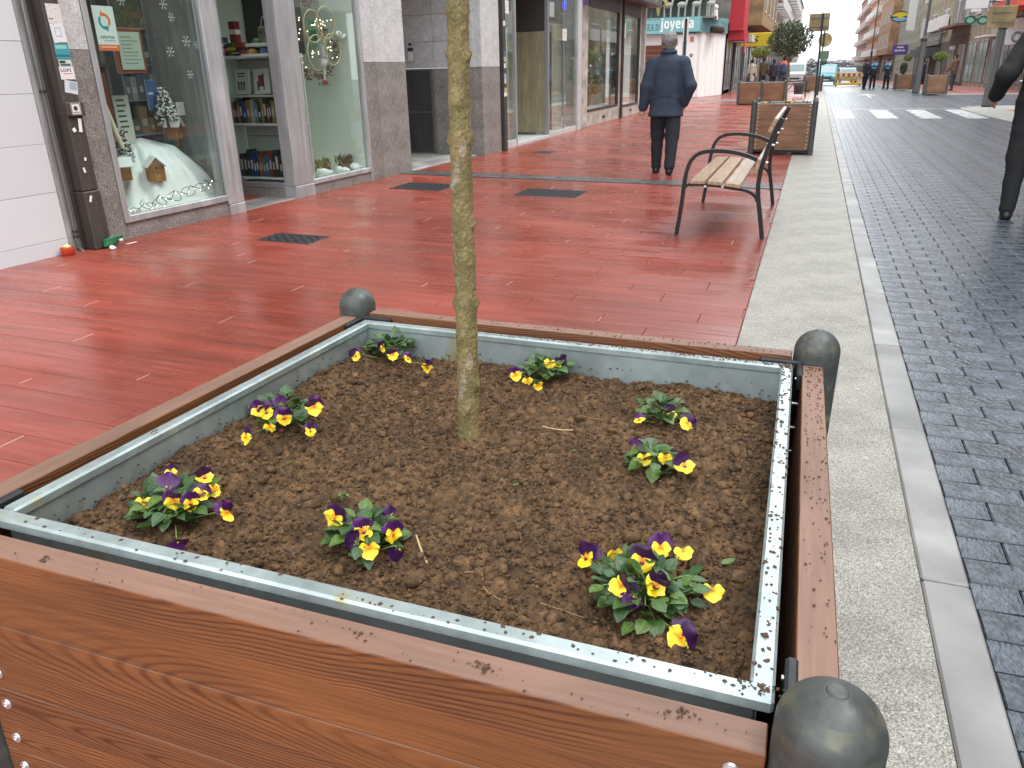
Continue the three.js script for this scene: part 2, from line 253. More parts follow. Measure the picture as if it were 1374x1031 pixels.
  for (const [x, z, w] of [[-4.2, -13.0, 0.34], [-3.2, -19, 0.3]]) { const c = T('service_hatch', w > 0.32 ? 'small dark hatch in the red paving by the beige doorway' : 'small dark hatch in the red paving far beyond the walking man', 'hatch', [x, pavY(x), z]); P(c, 'lid', bb(-w / 2, w / 2, -0.01, 0.004, -w / 2, w / 2), mIron); P(c, 'lifting_ring', tr(new THREE.TorusGeometry(0.03, 0.006, 6, 14).rotateX(Math.PI / 2), 0, 0.005, 0), mIron); }
}
// pavement on the other side: red slabs behind the kerb
{
  const rp = new THREE.Group(); rp.name = 'opposite_pavement'; tag(rp, 0, 0, 0, 'structure'); scene.add(rp);
  const mr = M(L(0.5, 0.19, 0.17), 0.6, { map: tRed }), mgx = M(L(0.36, 0.35, 0.31), 0.7, { map: nFine });
  P(rp, 'paved_corner', uvm(prism([[4.69, -3], [4.69, 19.5], [4.39, 25], [4.37, 28.5], [4.75, 29.5], [5.4, 29.8], [16, 30.1], [16, -3]], 0.08).rotateX(-Math.PI / 2), 2), mgx, [0, -0.085, 0]);
  P(rp, 'paved_sheet', uvm(prism([[5.3, -3], [5.3, 27.5], [16, 28], [16, -3]], 0.082).rotateX(-Math.PI / 2), 2), mr, [0, -0.083, 0]);
  P(rp, 'paved_sheet', uvm(prism([[14, 40.1], [5.6, 40.3], [4.82, 41], [4.62, 42], [4.62, 46], [16, 46], [16, 40.1]], 0.08).rotateX(-Math.PI / 2), 2), mgx, [0, -0.085, 0]);
  P(rp, 'paved_corner', uvm(prism([[16, 41], [6.4, 41.2], [5.4, 42.5], [5.4, 46], [16, 46]], 0.082).rotateX(-Math.PI / 2), 2), mr, [0, -0.083, 0]);
  for (const [x0, x1, m, dy] of [[4.6, 16, mgx, 0], [5.4, 16, mr, 0.004]]) P(rp, 'far_paving', uvm(bb(x0, x1, -0.08, dy, -140, 0), 2), m, [0, -0.004, -46.02], [-0.012, 0, 0]);
}
// ---------- planters ----------
// wood-look boards: flowing cathedral grain in relief
function woodTex(s, scaleY) {
  const h = (u, v) => { // u along the board (1.05 m), v across (0.42 m, four boards of their own grain)
    const x = u * 1.05, y = v * 0.42, bi = Math.floor(v * 4), q = (k) => hsh(bi + 3, k, 77 + s), yb = y - bi * 0.105;
    const w = 0.016 * (fb(x * 4 + s + bi * 9, y * 12, 3, 100 + s) - 0.5) + 0.004 * (fb(x * 18, y * 60, 2, 103) - 0.5);
    const yy = yb - 0.02 - 0.06 * q(1) - 0.014 * Math.sin(x * 3 + 6 * q(2)) + w, xx = (x - 0.15 - 0.75 * q(3)) * (0.06 + 0.05 * q(4)) + 0.01 * (fb(x * 6, bi * 7, 2, 108) - 0.5);
    const r = Math.sqrt(yy * yy + xx * xx), f = r * 210 + 2.2 * fb(x * 2.5, y * 14, 2, 111 + s), k = f - Math.floor(f), amp = 0.25 + 0.75 * sst(0.3, 0.6, fb(x * 3 + 4, y * 8 + bi, 3, 115));
    return [sst(0.0, 0.22, k) * (1 - sst(0.3, 0.62, k)) * amp, fb(x * 9, y * 330, 2, 119), fb(x * 4, y * 12, 3, 121)];
  };
  return tex2(2048, 1024, (u, v) => { const [a, b, c] = h(u, v), k = 0.64 + 0.18 * (1 - a) + 0.2 * (b - 0.5) + 0.2 * (c - 0.5); return [[k, k * (0.9 + 0.07 * (1 - a)), k * (0.8 + 0.14 * (1 - a))], 0.7 * (1 - a) + 0.3 * b]; });
}
const [tWood, bWood] = woodTex(1.7, 1);
const tPlain = tex(512, 256, (u, v) => 0.8 + 0.16 * (fb(u * 10, v * 120, 3, 131, 10, 120) - 0.5) + 0.22 * (fb(u * 5, v * 5, 4, 134, 5, 5) - 0.5));
const mWoodFace = M(L(0.29, 0.108, 0.034), 0.55, { map: tWood, bumpMap: bWood, bumpScale: 0.0006 });
const mWoodEdge = M(L(0.36, 0.2, 0.14), 0.6, { map: tPlain, bumpMap: bFine, bumpScale: 0.0006 });
const tGalv = tex(512, 512, (u, v) => { const k = 0.8 + 0.26 * (fb(u * 5, v * 5, 5, 143, 5, 5) - 0.5) + 0.1 * (fb(u * 40, v * 40, 2, 145, 40, 40) - 0.5), y = sst(0.66, 0.8, fb(u * 8, v * 8, 4, 147, 8, 8)); return [k * 0.98 + y * 0.02, k - y * 0.05, k * 1.0 - y * 0.2]; });
const mGalv = M(L(0.67, 0.75, 0.745), 0.38, { metalness: 0.4, map: tGalv, roughnessMap: rBlot });
const tPost = tex(512, 512, (u, v) => { const a = fb(u * 12, v * 12, 4, 151, 12, 12), d = sst(0.6, 0.78, fb(u * 4, v * 6, 5, 155, 4, 6)) * (0.4 + 0.6 * a), k = 0.5 + 0.22 * (a - 0.5); return [k + d * 0.24, k + d * 0.2, k + d * 0.1]; });
const mPost = M(L(0.3, 0.325, 0.3), 0.42, { metalness: 0.1, map: tPost, bumpMap: bFine, bumpScale: 0.0002 });
const mScrew = M(L(0.75, 0.75, 0.74), 0.3, { metalness: 0.9 });
const mBracket = M(L(0.04, 0.043, 0.046), 0.5, { metalness: 0.3, map: nFine });
const screwG = mg([tr(new THREE.CylinderGeometry(0.0068, 0.0078, 0.002, 14).rotateX(Math.PI / 2), 0, 0, 0.001), tr(new THREE.TorusGeometry(0.003, 0.0012, 5, 10), 0, 0, 0.002)]);
const postG = (r, top, len) => { const pts = [[0.004, top]]; pts.push([0.0082, top], [0.0088, top - 0.002], [0.0096, top - 0.002]); for (let i = 1; i <= 10; i++) { const a = i / 10 * Math.PI / 2; pts.push([Math.max(0.01, Math.sin(a) * r), top - 0.0012 - (1 - Math.cos(a)) * r * 0.98]); } pts.push([r * 1.0, -len]); return new THREE.LatheGeometry([new THREE.Vector2(0, top), ...pts.map((p) => new THREE.Vector2(...p)), new THREE.Vector2(0, -len)], 36); };
// half = half the liner's width, n boards a side; local origin at the rim's centre, legs reach down by len (one or four values)
function planter(o, half, n, bh, tops, len, detail, mF = mWoodFace, mQ = mPost) {
  const rim = o, RT = 0.0, w = 0.022, iW = half - w, pf = half + 0.0415, bi = half + 0.0165, bo = half + 0.0545;
  // liner: four walls and a folded rim
  for (const [sx, sz] of [[0, 1], [0, -1], [1, 0], [-1, 0]]) {
    const wall = sx ? bb(sx * (iW + 0.004), sx * (iW + 0.007), -n * bh - 0.01, -0.002, -iW - 0.003, iW + 0.003, 0.0005) : bb(-iW - 0.006, iW + 0.006, -n * bh - 0.01, -0.002, sz * (iW + 0.004), sz * (iW + 0.007), 0.0005);
    P(rim, 'liner_wall', uvm(wall, 0.9, rnd(), rnd()), mGalv);
    const L2 = half * 2 - (sx ? 2 * w : 0), b = sx ? cbox(w, 0.016, L2 - 0.001, 0.003) : cbox(L2, 0.016, w, 0.003);
    P(rim, 'steel_rim', uvm(b, 0.5, rnd(), rnd()), mGalv, [sx * (half - w / 2), -0.008, sz * (half - w / 2)]);
  }
  const faces = [[0, 0, 1], [Math.PI / 2, 1, 0], [Math.PI, 0, -1], [-Math.PI / 2, -1, 0]];
  faces.forEach(([ry, sx, sz], f) => {
    const wl = 2 * (pf - 0.045);
    for (let k = 0; k < n; k++) {
      const y1 = tops[f] - k * bh, g = new THREE.BoxGeometry(wl, bh - 0.0015, 0.038), c = cbox(wl, bh - 0.0012, 0.038, 0.0012);
      // uv: face carries the grain, along the board
      const p = c.attributes.position, nn = c.attributes.normal, uv = c.attributes.uv; for (let i = 0; i < p.count; i++) { const top = Math.abs(nn.getY(i)) > 0.9; uv.setXY(i, (p.getX(i) + wl / 2) / 1.05 + f * 0.37 + (k > 1 ? k * 0.53 : 0), top ? p.getZ(i) / 0.42 : (p.getY(i) - k * bh) / 0.42 + 0.5 + f * 0.21); }
      c.clearGroups(); const idx = { e: [], s: [] }; for (let i = 0; i < p.count; i += 3) ((nn.getY(i) > 0.9 || Math.abs(nn.getX(i)) > 0.9) ? idx.e : idx.s).push(i, i + 1, i + 2);
      c.setIndex([...idx.s, ...idx.e]); c.addGroup(0, idx.s.length, 0); c.addGroup(idx.s.length, idx.e.length, 1);
      const b = P(rim, 'board', c, [mF, mWoodEdge], [sx * (bi + bo) / 2, y1 - bh / 2, sz * (bi + bo) / 2], [0, ry, 0]);
      if (detail.includes(f)) for (const e of [-1, 1]) for (const yy of [-0.028, 0.028]) P(b, 'screw', screwG, mScrew, [e * (wl / 2 - 0.026), yy, 0.0195]);
    }
  });
  [[1, 1], [1, -1], [-1, -1], [-1, 1]].forEach(([sx, sz], k) => {
    const post = P(rim, 'corner_post', uvm(postG(0.043, 0.0625, Array.isArray(len) ? len[k] : len), 0.2, 0.37 + k * 0.3, 0.22 + k * 0.17), mQ, [sx * pf, 0, sz * pf]);
    P(post, 'bracket', mg([...(sz < 0 ? [bb(-sx * 0.02, -sx * 0.105, -0.03, 0.004, -sz * 0.022, -sz * 0.034, 0.003)] : []), bb(-sx * 0.022, -sx * 0.034, -0.03, 0.0038, -sz * 0.036, -sz * 0.105, 0.003), bb(-sx * 0.01, -sx * 0.036, -0.2, 0.0, -sz * 0.01, -sz * 0.036, 0.003)]), mBracket);
    if (detail.length) for (let b = 0; b < 4; b++) P(post, 'bolt', mg([bar([-sx * 0.036, -0.012 - b * 0.05, -sz * 0.09], [-sx * 0.016, -0.012 - b * 0.05, -sz * 0.09], 0.003)]), mScrew);
  });
  P(rim, 'floor_frame', mg([bb(-bi, bi, -n * bh - 0.04, -n * bh - 0.01, -bi, bi)]), mBracket);
}
const PX = V(1, -0.012, -0.007).normalize(), PN = V(0.012, 1, -0.027).normalize(), PZ = PX.clone().cross(PN).normalize();
PN.copy(PZ.clone().cross(PX));
const PM = new THREE.Matrix4().makeBasis(PX, PN, PZ), PC = V(-0.451, 0.821, -1.037), PQ = new THREE.Quaternion().setFromRotationMatrix(PM);
const toW = (x, y, z) => V(x, y, z).applyMatrix4(PM).add(PC);
const planterA = T('planter', 'large wooden planter with steel liner, brown soil, pansies and a bare thin trunk', 'planter', [PC.x, PC.y, PC.z], 0, 'wooden street planters'); planterA.quaternion.copy(PQ);
planter(planterA, 0.4735, 7, 0.105, [-0.008, 0.002, 0.012, 0.005], [[1, 1], [1, -1], [-1, -1], [-1, 1]].map(([a, b]) => { const p = toW(a * 0.515, 0, b * 0.515); return p.y - pavY(p.x) + 0.003; }), [0, 1]);
// pixel of the photo -> point of the planter's own space at height h above the rim
const pixPl = (px, py, h) => { const v = V(px - CX, CY - py, -F).applyMatrix4(CAM), o = EYE.clone().sub(PC), inv = PM.clone().transpose(); v.applyMatrix4(inv); o.applyMatrix4(inv); return o.addScaledVector(v, (h - o.y) / v.y); };

// ---------- soil ----------
const soilH = (x, z) => {
  const e = Math.max(sst(0.26, 0.45, Math.abs(x)) * (x < 0 ? 1.3 : 0.35), sst(0.3, 0.45, Math.abs(z)) * (z < 0 ? 0.6 : 0.3));
  const lump = (s, f, a) => { const [d, id] = worley(x * f + 40, z * f + 40, s, 999); return a * (0.3 + id) * Math.sqrt(Math.max(0, 1 - d * d * 1.6)); };
  return -0.094 + 0.022 * e + 0.018 * (fb(x * 7 + 9, z * 7 + 9, 3, 201) - 0.5) + lump(203, 26, 0.008) + lump(207, 70, 0.006) + lump(209, 150, 0.0035) + 0.003 * vn(x * 300 + 90, z * 300 + 90, 211);
};
const tSoil = tex(512, 512, (u, v) => { const k = 0.64 + 0.6 * (fb(u * 40, v * 40, 4, 221, 40, 40) - 0.5) + 0.36 * (fb(u * 6, v * 6, 3, 225, 6, 6) - 0.5); return [k * 1.03, k * 0.97, k * 0.9]; });
const mSoil = M(L(0.255, 0.158, 0.08), 0.95, { map: tSoil, bumpMap: bFine, bumpScale: 0.003 });
const clodBase = [0, 1, 2, 3, 4].map((k) => { const g = mergeVertices(new THREE.IcosahedronGeometry(1, 1).deleteAttribute('normal').deleteAttribute('uv')), p = g.attributes.position; for (let i = 0; i < p.count; i++) { const s = 0.74 + 0.5 * hsh(i, k, 5); p.setXYZ(i, p.getX(i) * s, p.getY(i) * s * 0.8, p.getZ(i) * s); } g.computeVertexNormals(); return g.toNonIndexed(); });
const crumbBase = [0, 1, 2, 3].map((k) => { const g = mergeVertices(new THREE.OctahedronGeometry(1, 0).deleteAttribute('normal').deleteAttribute('uv')), p = g.attributes.position; for (let i = 0; i < p.count; i++) { const s = 0.6 + 0.7 * hsh(i, k, 15); p.setXYZ(i, p.getX(i) * s, p.getY(i) * s * 0.8, p.getZ(i) * s); } g.computeVertexNormals(); return g.toNonIndexed(); });
const crumb = (B, r, x, y, z) => { const g = B.clone(); g.scale(r * rr(0.7, 1.3), r * rr(0.7, 1.1), r * rr(0.7, 1.3)).rotateY(rr(0, 6.3)).rotateX(rr(-0.5, 0.5)); const uv = new Float32Array(g.attributes.position.count * 2); const a = rnd(), b = rnd(); for (let i = 0; i < uv.length; i += 2) { uv[i] = a + g.attributes.position.getX(i / 2) * 3; uv[i + 1] = b + g.attributes.position.getZ(i / 2) * 3 + g.attributes.position.getY(i / 2) * 2; } g.setAttribute('uv', new THREE.BufferAttribute(uv, 2)); return g.translate(x, y, z); };
{
  const N = 400, g = new THREE.PlaneGeometry(0.906, 0.906, N, N).rotateX(-Math.PI / 2), p = g.attributes.position, uv = g.attributes.uv;
  for (let i = 0; i < p.count; i++) { p.setY(i, soilH(p.getX(i), p.getZ(i))); uv.setXY(i, p.getX(i) / 0.3, p.getZ(i) / 0.3); }
  g.computeVertexNormals(); const list = [g.toNonIndexed()];
  for (let k = 0; k < 30000; k++) { const x = rr(-0.45, 0.45), z = rr(-0.45, 0.45); if (fb(x * 9 + 5, z * 9 + 5, 3, 231) < rr(0.15, 0.55)) continue; const r = 0.0012 + 0.004 * Math.pow(rnd(), 3); list.push(crumb(crumbBase[k % 4], r, x, soilH(x, z) + r * 0.35, z)); }
  for (let k = 0; k < 420; k++) { const x = rr(-0.445, 0.445), z = rr(-0.445, 0.445), r = 0.005 + 0.006 * Math.pow(rnd(), 2); list.push(crumb(clodBase[k % 5], r, x, soilH(x, z) + r * 0.2, z)); }
  // crumbs stuck along the liner walls
  for (let k = 0; k < 500; k++) { const t = rr(-0.44, 0.44), r = rr(0.001, 0.0035), h = soilH(0, 0) + Math.abs(rr(-1, 1) * rr(0, 1)) * 0.045 + 0.005; list.push(k & 1 ? crumb(crumbBase[k % 4], r, t, h, -0.4505) : crumb(crumbBase[k % 4], r, -0.4505, h + 0.015, t)); }
  const soil = P(scene, 'soil', mg(list), mSoil); soil.position.copy(PC); soil.quaternion.copy(PQ); tag(soil, 'crumbly brown soil filling the large planter', 'soil', 0, 'stuff');
  // spilled crumbs on rim and boards
  const sp = [], put = (x, y, z, r) => sp.push(crumb(crumbBase[Math.floor(rnd() * 4)], r, x, y + r * 0.2, z).scale(1, 1, 1));
  for (let k = 0; k < 170; k++) put(0.4625 + rr(-0.01, 0.01), 0, -0.47 + 0.94 * Math.pow(rnd(), 1.2), rr(0.0008, 0.0032) * (rnd() < 0.1 ? 1.6 : 1));
  for (let k = 0; k < 260; k++) put(-0.2 + 0.67 * Math.pow(rnd(), 0.6), 0, -0.4625 + rr(-0.009, 0.009), rr(0.0008, 0.0028));
  for (let k = 0; k < 240; k++) put(0.512 + rr(-0.016, 0.016), 0.0025, -0.46 + 0.85 * Math.pow(rnd(), 1.7), rr(0.0006, 0.0022));
  for (let k = 0; k < 110; k++) put(rr(-0.3, 0.47), 0.0125, -0.51 + rr(-0.016, 0.016), rr(0.0008, 0.0024));
  for (let k = 0; k < 70; k++) put(rr(-0.42, 0.46), 0, 0.463 + rr(-0.01, 0.01), rr(0.0007, 0.003));
  for (let k = 0; k < 50; k++) put(rr(-0.42, 0.46), -0.0075, 0.51 + rr(-0.016, 0.016), rr(0.0005, 0.0016));
  for (const [cx, cz, n, yy] of [[0.4, 0.505, 22, -0.0075], [0.215, 0.51, 30, -0.0075], [0.08, 0.508, 14, -0.0075], [-0.33, 0.512, 16, -0.0075], [0.462, 0.46, 60, 0], [0.462, -0.455, 60, 0], [-0.4, -0.18, 10, 0.0055], [-0.4625, 0.2, 10, 0]]) for (let k = 0; k < n; k++) put(cx + rr(-1, 1) * rr(0, 0.022), yy, cz + rr(-0.007, 0.007), rr(0.0006, 0.0022));
  const s2 = P(scene, 'spilled_soil', mg(sp), M(L(0.1, 0.055, 0.034), 0.95)); s2.position.copy(PC); s2.quaternion.copy(PQ); tag(s2, 'dark soil crumbs spilled over the steel rim and wooden edges', 'soil crumbs', 0, 'stuff');
}
const inPl = (o, x, y, z, ry = 0) => { o.position.copy(toW(x, y, z)); o.quaternion.copy(PQ).multiply(new THREE.Quaternion().setFromAxisAngle(V(0, 1, 0), ry)); return o; };
[[778, 757, 15], [898, 745, 11], [925, 745, 13], [990, 782, 12], [935, 765, 15], [965, 700, 10], [985, 640, 12], [950, 610, 11], [545, 548, 11], [580, 545, 13], [1000, 700, 9], [670, 785, 10], [600, 710, 9], [720, 705, 8], [910, 520, 9], [875, 512, 10], [700, 760, 9], [620, 760, 10], [985, 820, 12], [1000, 860, 10], [940, 700, 9], [560, 780, 9], [640, 690, 8], [870, 690, 9]].forEach(([px, py, r], k) => {
  r /= 1000; const q = pixPl(px, py, -0.08), g = crumb(mergeVertices(clodBase[k % 5].clone()).toNonIndexed(), r, 0, 0, 0); g.computeVertexNormals();
  inPl(one('soil_clod', g, mSoil, 'large rounded clod of brown soil on the bed of the big planter', 'clod', 0, 0, 'soil clods in the large planter'), q.x, soilH(q.x, q.z) + r * 0.25, q.z);
});
// straw, twigs and fallen leaves on the soil
const mStraw = M(L(0.5, 0.38, 0.2), 0.8), mTwig = M(L(0.3, 0.19, 0.09), 0.85);
const litter = (name, label, cat, px, r, m, lift = 0.002) => { const pts = px.map(([x, y]) => { const q = pixPl(x, y, -0.082); return toW(q.x, soilH(q.x, q.z) + lift + r, q.z); }); one(name, tube(pts, r, 14, 6), m, label, cat); };
litter('straw', 'short pale straw lying beside the pansy with orange petals', 'straw', [[559, 731], [565, 745], [573, 759]], 0.0014, mStraw, 0.004);
litter('twig', 'thin curved brown twig on the bare middle of the soil', 'twig', [[623, 774], [645, 778], [650, 797], [672, 815]], 0.0008, mTwig);
litter('straw', 'pale straw piece on the soil behind the trunk', 'straw', [[728, 579], [750, 578], [776, 580]], 0.0012, mStraw, 0.004);
litter('twig', 'fine dry stem lying on soil just behind the pale straw', 'twig', [[775, 556], [792, 561], [810, 566]], 0.0006, mTwig);
litter('twig', 'long fine dry stem on the soil near the front rim', 'twig', [[725, 812], [755, 820], [785, 830]], 0.0006, mTwig);
litter('root_hair', 'loose white root thread against the left liner wall', 'root', [[367, 505], [362, 520], [356, 533], [352, 540]], 0.0005, M(L(0.5, 0.44, 0.36), 0.9), 0.02);

// ---------- the young tree in the planter ----------
const tBark = tex(512, 1024, (u, v) => { const a = fb(u * 16, v * 50, 4, 301, 16, 50), b = fb(u * 5, v * 9, 4, 305, 5, 9), sp = sst(0.7, 0.78, vn(u * 60, v * 120, 309, 60, 120)), pt = sst(0.72, 0.76, fb(u * 6, v * 9, 2, 313, 6, 9)); const k = 0.68 + 0.22 * (a - 0.5) + 0.18 * (b - 0.5) + 0.12 * sp + 0.1 * pt; return [k * (1.04 + 0.1 * (b - 0.5)), k, k * (0.72 + 0.2 * pt + 0.1 * b)]; });
const bBark = tex(512, 1024, (u, v) => fb(u * 20, v * 70, 4, 317, 20, 70), false);
const mBark = M(L(0.41, 0.35, 0.25), 0.75, { map: tBark, bumpMap: bBark, bumpScale: 0.0022 });
function trunkGeo(h, r0, r1, lean, knots, ns = 120, nr = 28) {
  const g = new THREE.CylinderGeometry(1, 1, h, nr, ns, true).translate(0, h / 2, 0), p = g.attributes.position, uv = g.attributes.uv;
  for (let i = 0; i < p.count; i++) {
    const y = p.getY(i), a = Math.atan2(p.getZ(i), p.getX(i)), t = y / h; let r = lerp(r0, r1, t) * (1 + 0.16 * Math.exp(-y / 0.02)) * (1 + 0.02 * (fb(a * 1.2 + 9, y * 14, 3, 320) - 0.5));
    for (const [ky, ka, kr, ks] of knots) { let da = Math.abs(a - ka); da = Math.min(da, Math.PI * 2 - da); const d2 = (da * r) ** 2 + (y - ky) ** 2; r += kr * Math.exp(-d2 / (ks * ks)) + kr * 0.12 * Math.exp(-((y - ky) ** 2) / (ks * ks * 3)); }
    const lx = lean[0] * Math.sin(t * 1.4) + 0.0012 * Math.sin(y * 9), lz = lean[1] * t;
    p.setXYZ(i, Math.cos(a) * r + lx, y, Math.sin(a) * r + lz); uv.setXY(i, uv.getX(i), y / 0.35);
  }
  g.computeVertexNormals(); return g;
}
const mLeafTree = [[0.1, 0.13, 0.045], [0.075, 0.105, 0.035], [0.13, 0.16, 0.06]].map((c) => M(L(...c), 0.6));
function leafBlob(parent, name, c, rx, ry, n, sz, mats, hollow = 0.35) {       // leaf-sized faces spread through the crown's volume
  mats.forEach((m, k) => {
    const list = [];
    for (let i = 0; i < n / mats.length; i++) {
      const u = rr(-1, 1), a = rr(0, 6.283), q = Math.cbrt(rr(hollow ** 3, 1)) * (0.8 + 0.3 * fb(a * 1.6 + 20, u * 3 + 20, 2, 330)), s = Math.sqrt(1 - u * u), L1 = sz * rr(0.7, 1.3);
      const g = new THREE.BufferGeometry(); g.setAttribute('position', new THREE.Float32BufferAttribute([0, 0, 0, L1 * 0.28, L1 * 0.5, 0.12 * L1, 0, L1, 0, -L1 * 0.28, L1 * 0.5, 0.12 * L1], 3)); g.setIndex([0, 1, 2, 0, 2, 3]); g.computeVertexNormals();
      g.rotateX(rr(-1.3, 1.3)).rotateY(rr(0, 6.28)).rotateZ(rr(-1, 1)); list.push(tr(g.toNonIndexed(), c[0] + Math.cos(a) * s * q * rx, c[1] + u * q * ry, c[2] + Math.sin(a) * s * q * rx));
    }
    P(parent, name, mg(list), m);
  });
}
{
  const t = T('young_tree', 'young tree with a bare knobbly olive-brown trunk in the large planter', 'tree');
  inPl(t, -0.061, -0.092, -0.112);
  const kn = []; const ys = [0.07, 0.115, 0.2, 0.255, 0.33, 0.392, 0.45, 0.52, 0.575, 0.64, 0.7]; ys.forEach((y, k) => { const a = [1.3, 0.1, 1.7, 3.05, 1.2, 0.05, 1.9, 3.1, 1.4, 0.2, 2.0][k]; kn.push([y, a, 0.0075, 0.0058]); if (k % 3 !== 2) kn.push([y + 0.003, a + 3.1, 0.0065, 0.0055]); });
  P(t, 'trunk', trunkGeo(1.15, 0.0187, 0.0145, [-0.004, 0.0], kn), mBark);
  for (let k = 0; k < 7; k++) { const a = k * 2.4, l = rr(0.25, 0.4); P(t, 'limb', tube([[-0.004, 0.95 + k * 0.03, 0], [Math.cos(a) * l * 0.4, 1.1 + k * 0.04, Math.sin(a) * l * 0.4], [Math.cos(a) * l, 1.25 + k * 0.07, Math.sin(a) * l]], 0.006, 8, 6), mBark); }
  leafBlob(t, 'crown', [0, 1.42, 0], 0.36, 0.34, 1500, 0.045, mLeafTree);
}
// ---------- pansies ----------
function leafG(len, wid, fold, curl, tooth, n = 7) {                   // ovate leaf along +z, lying in xz, with a folded midrib
  const pos = [], uv = [], ix = [];
  for (let i = 0; i <= n; i++) {
    const t = i / n, w = wid * Math.pow(Math.sin(Math.PI * Math.pow(t * 0.96 + 0.02, 0.8)), 0.75) * (1 + tooth * ((i & 1) ? 1 : -1)), y = curl * t * t * len;
    for (const s of [-1, -0.5, 0, 0.5, 1]) { pos.push(s * w, y + fold * Math.abs(s) * w + (Math.abs(s) === 0.5 ? 0.12 * w : 0), t * len); uv.push(s * 0.5 + 0.5, t); }
  }
  for (let i = 0; i < n; i++) for (let j = 0; j < 4; j++) { const a = i * 5 + j; ix.push(a, a + 5, a + 1, a + 1, a + 5, a + 6); }
  const g = new THREE.BufferGeometry(); g.setAttribute('position', new THREE.Float32BufferAttribute(pos, 3)); g.setAttribute('uv', new THREE.Float32BufferAttribute(uv, 2)); g.setIndex(ix); g.computeVertexNormals(); return g;
}
function petalG(len, wid, cup, wave, k, dark) {                          // petal along +y, facing +z
  const pos = [], uv = [], ix = [], n = 6, m = 6;
  for (let i = 0; i <= n; i++) for (let j = 0; j <= m; j++) {
    const t = i / n, s = j / m * 2 - 1, r = Math.pow(t, 0.7), w = wid * Math.pow(Math.sin(Math.PI * (0.08 + 0.78 * t)), 0.9), top = len * (t - 0.16 * s * s * t * t);
    pos.push(s * w, top * (1 + 0.03 * Math.sin(s * 5 + k)), cup * r * r * len + wave * Math.sin(s * 4 + k * 2) * t * t - 0.25 * Math.abs(s) * w * t); uv.push(j / m, t);
  }
  for (let i = 0; i < n; i++) for (let j = 0; j < m; j++) { const a = i * (m + 1) + j; ix.push(a, a + 1, a + m + 1, a + 1, a + m + 2, a + m + 1); }
  const g = new THREE.BufferGeometry(); g.setAttribute('position', new THREE.Float32BufferAttribute(pos, 3)); g.setAttribute('uv', new THREE.Float32BufferAttribute(uv, 2)); g.setIndex(ix); g.computeVertexNormals(); return g;
}
const tLeaf = tex(128, 256, (u, v) => { const m = Math.abs(u - 0.5), vein = sst(0.85, 1, Math.sin((v * 9 - m * 5) * Math.PI) ** 2) * 0.5 + (1 - sst(0, 0.05, m)); const k = 0.62 + 0.2 * vein + 0.3 * (fb(u * 5, v * 10, 3, 401) - 0.5); return [k * 0.95, k, k * 0.85]; });
const mLeaf = [[0.15, 0.29, 0.09], [0.115, 0.235, 0.1], [0.24, 0.39, 0.1], [0.145, 0.26, 0.14]].map((c) => MP(L(...c), 0.45, { map: tLeaf, thickness: 0 }));
const mStem = M(L(0.17, 0.26, 0.07), 0.6), mSepal = M(L(0.1, 0.19, 0.045), 0.6);
const tYel = tex(128, 128, (u, v) => { const s = Math.abs(u - 0.5), c = 1 - sst(0.05, 0.42, v), line = (1 - sst(0.35, 0.62, v)) * sst(0.55, 1, Math.sin(u * 30) ** 2) * (s < 0.22 ? 1 : 0) * 0; return [0.985, 0.87 - 0.3 * c - 0.5 * line + 0.06 * (fb(u * 6, v * 6, 2, 411) - 0.5), 0.2 - 0.18 * c + 0.25 * sst(0.6, 1, v) * fb(u * 4, v * 4, 2, 415)]; });
const tYelD = tex(128, 128, (u, v) => { const s = Math.abs(u - 0.5), c = 1 - sst(0.05, 0.42, v), b = (1 - sst(0.28, 0.5, v + s * 0.9)) * sst(0.1, 0.2, v); return [lerp(0.985, 0.2, b), lerp(0.85 - 0.3 * c, 0.05, b), lerp(0.14, 0.13, b)]; });
const tPur = tex(128, 128, (u, v) => { const k = fb(u * 7, v * 3, 3, 421), e = sst(0.75, 1, v); return [0.24 + 0.14 * k + 0.06 * e, 0.05 + 0.06 * k + 0.02 * e, 0.28 + 0.14 * k + 0.06 * e]; });
const mY = [MP(L(1, 1, 1), 0.55, { map: tYel, thickness: 0 }), MP(L(1, 0.97, 0.85), 0.55, { map: tYelD, thickness: 0 })];
const mV = [MP(L(0.9, 0.9, 1), 0.5, { map: tPur, sheen: 0.2, sheenColor: L(0.4, 0.2, 0.6), sheenRoughness: 0.5 }), MP(L(0.5, 0.45, 0.6), 0.5, { map: tPur })];
const leafGs = [0, 1, 2, 3, 4, 5].map((k) => leafG(1, 0.34 + 0.06 * (k % 3), 0.18 + 0.08 * (k & 1), [-0.25, 0.1, -0.4, 0.25, -0.1, -0.55][k], 0.05));
const petUp = [0, 1, 2].map((k) => petalG(0.0195, 0.0145, [-0.25, 0.15, 0.5][k], 0.0022, k)), petSide = [0, 1, 2].map((k) => petalG(0.0145, 0.0085, [0.1, 0.35, -0.25][k], 0.0014, k + 3)), petLow = [0, 1, 2].map((k) => petalG(0.0155, 0.0115, [0.25, 0, 0.5][k], 0.0018, k + 6));
const heartG = new THREE.SphereGeometry(0.0016, 6, 5), mHeart = M(L(0.75, 0.32, 0.03), 0.6);
const calyxG = mg([0, 1, 2, 3, 4].map((k) => leafG(0.008, 0.002, 0.3, 0.2, 0, 3).rotateX(-Math.PI / 2 + 0.5).rotateZ(k * 1.2566).translate(0, 0, -0.001)));
const toCam = (p) => EYE.clone().sub(toW(p.x, p.y, p.z)).normalize().applyMatrix4(PM.clone().transpose());
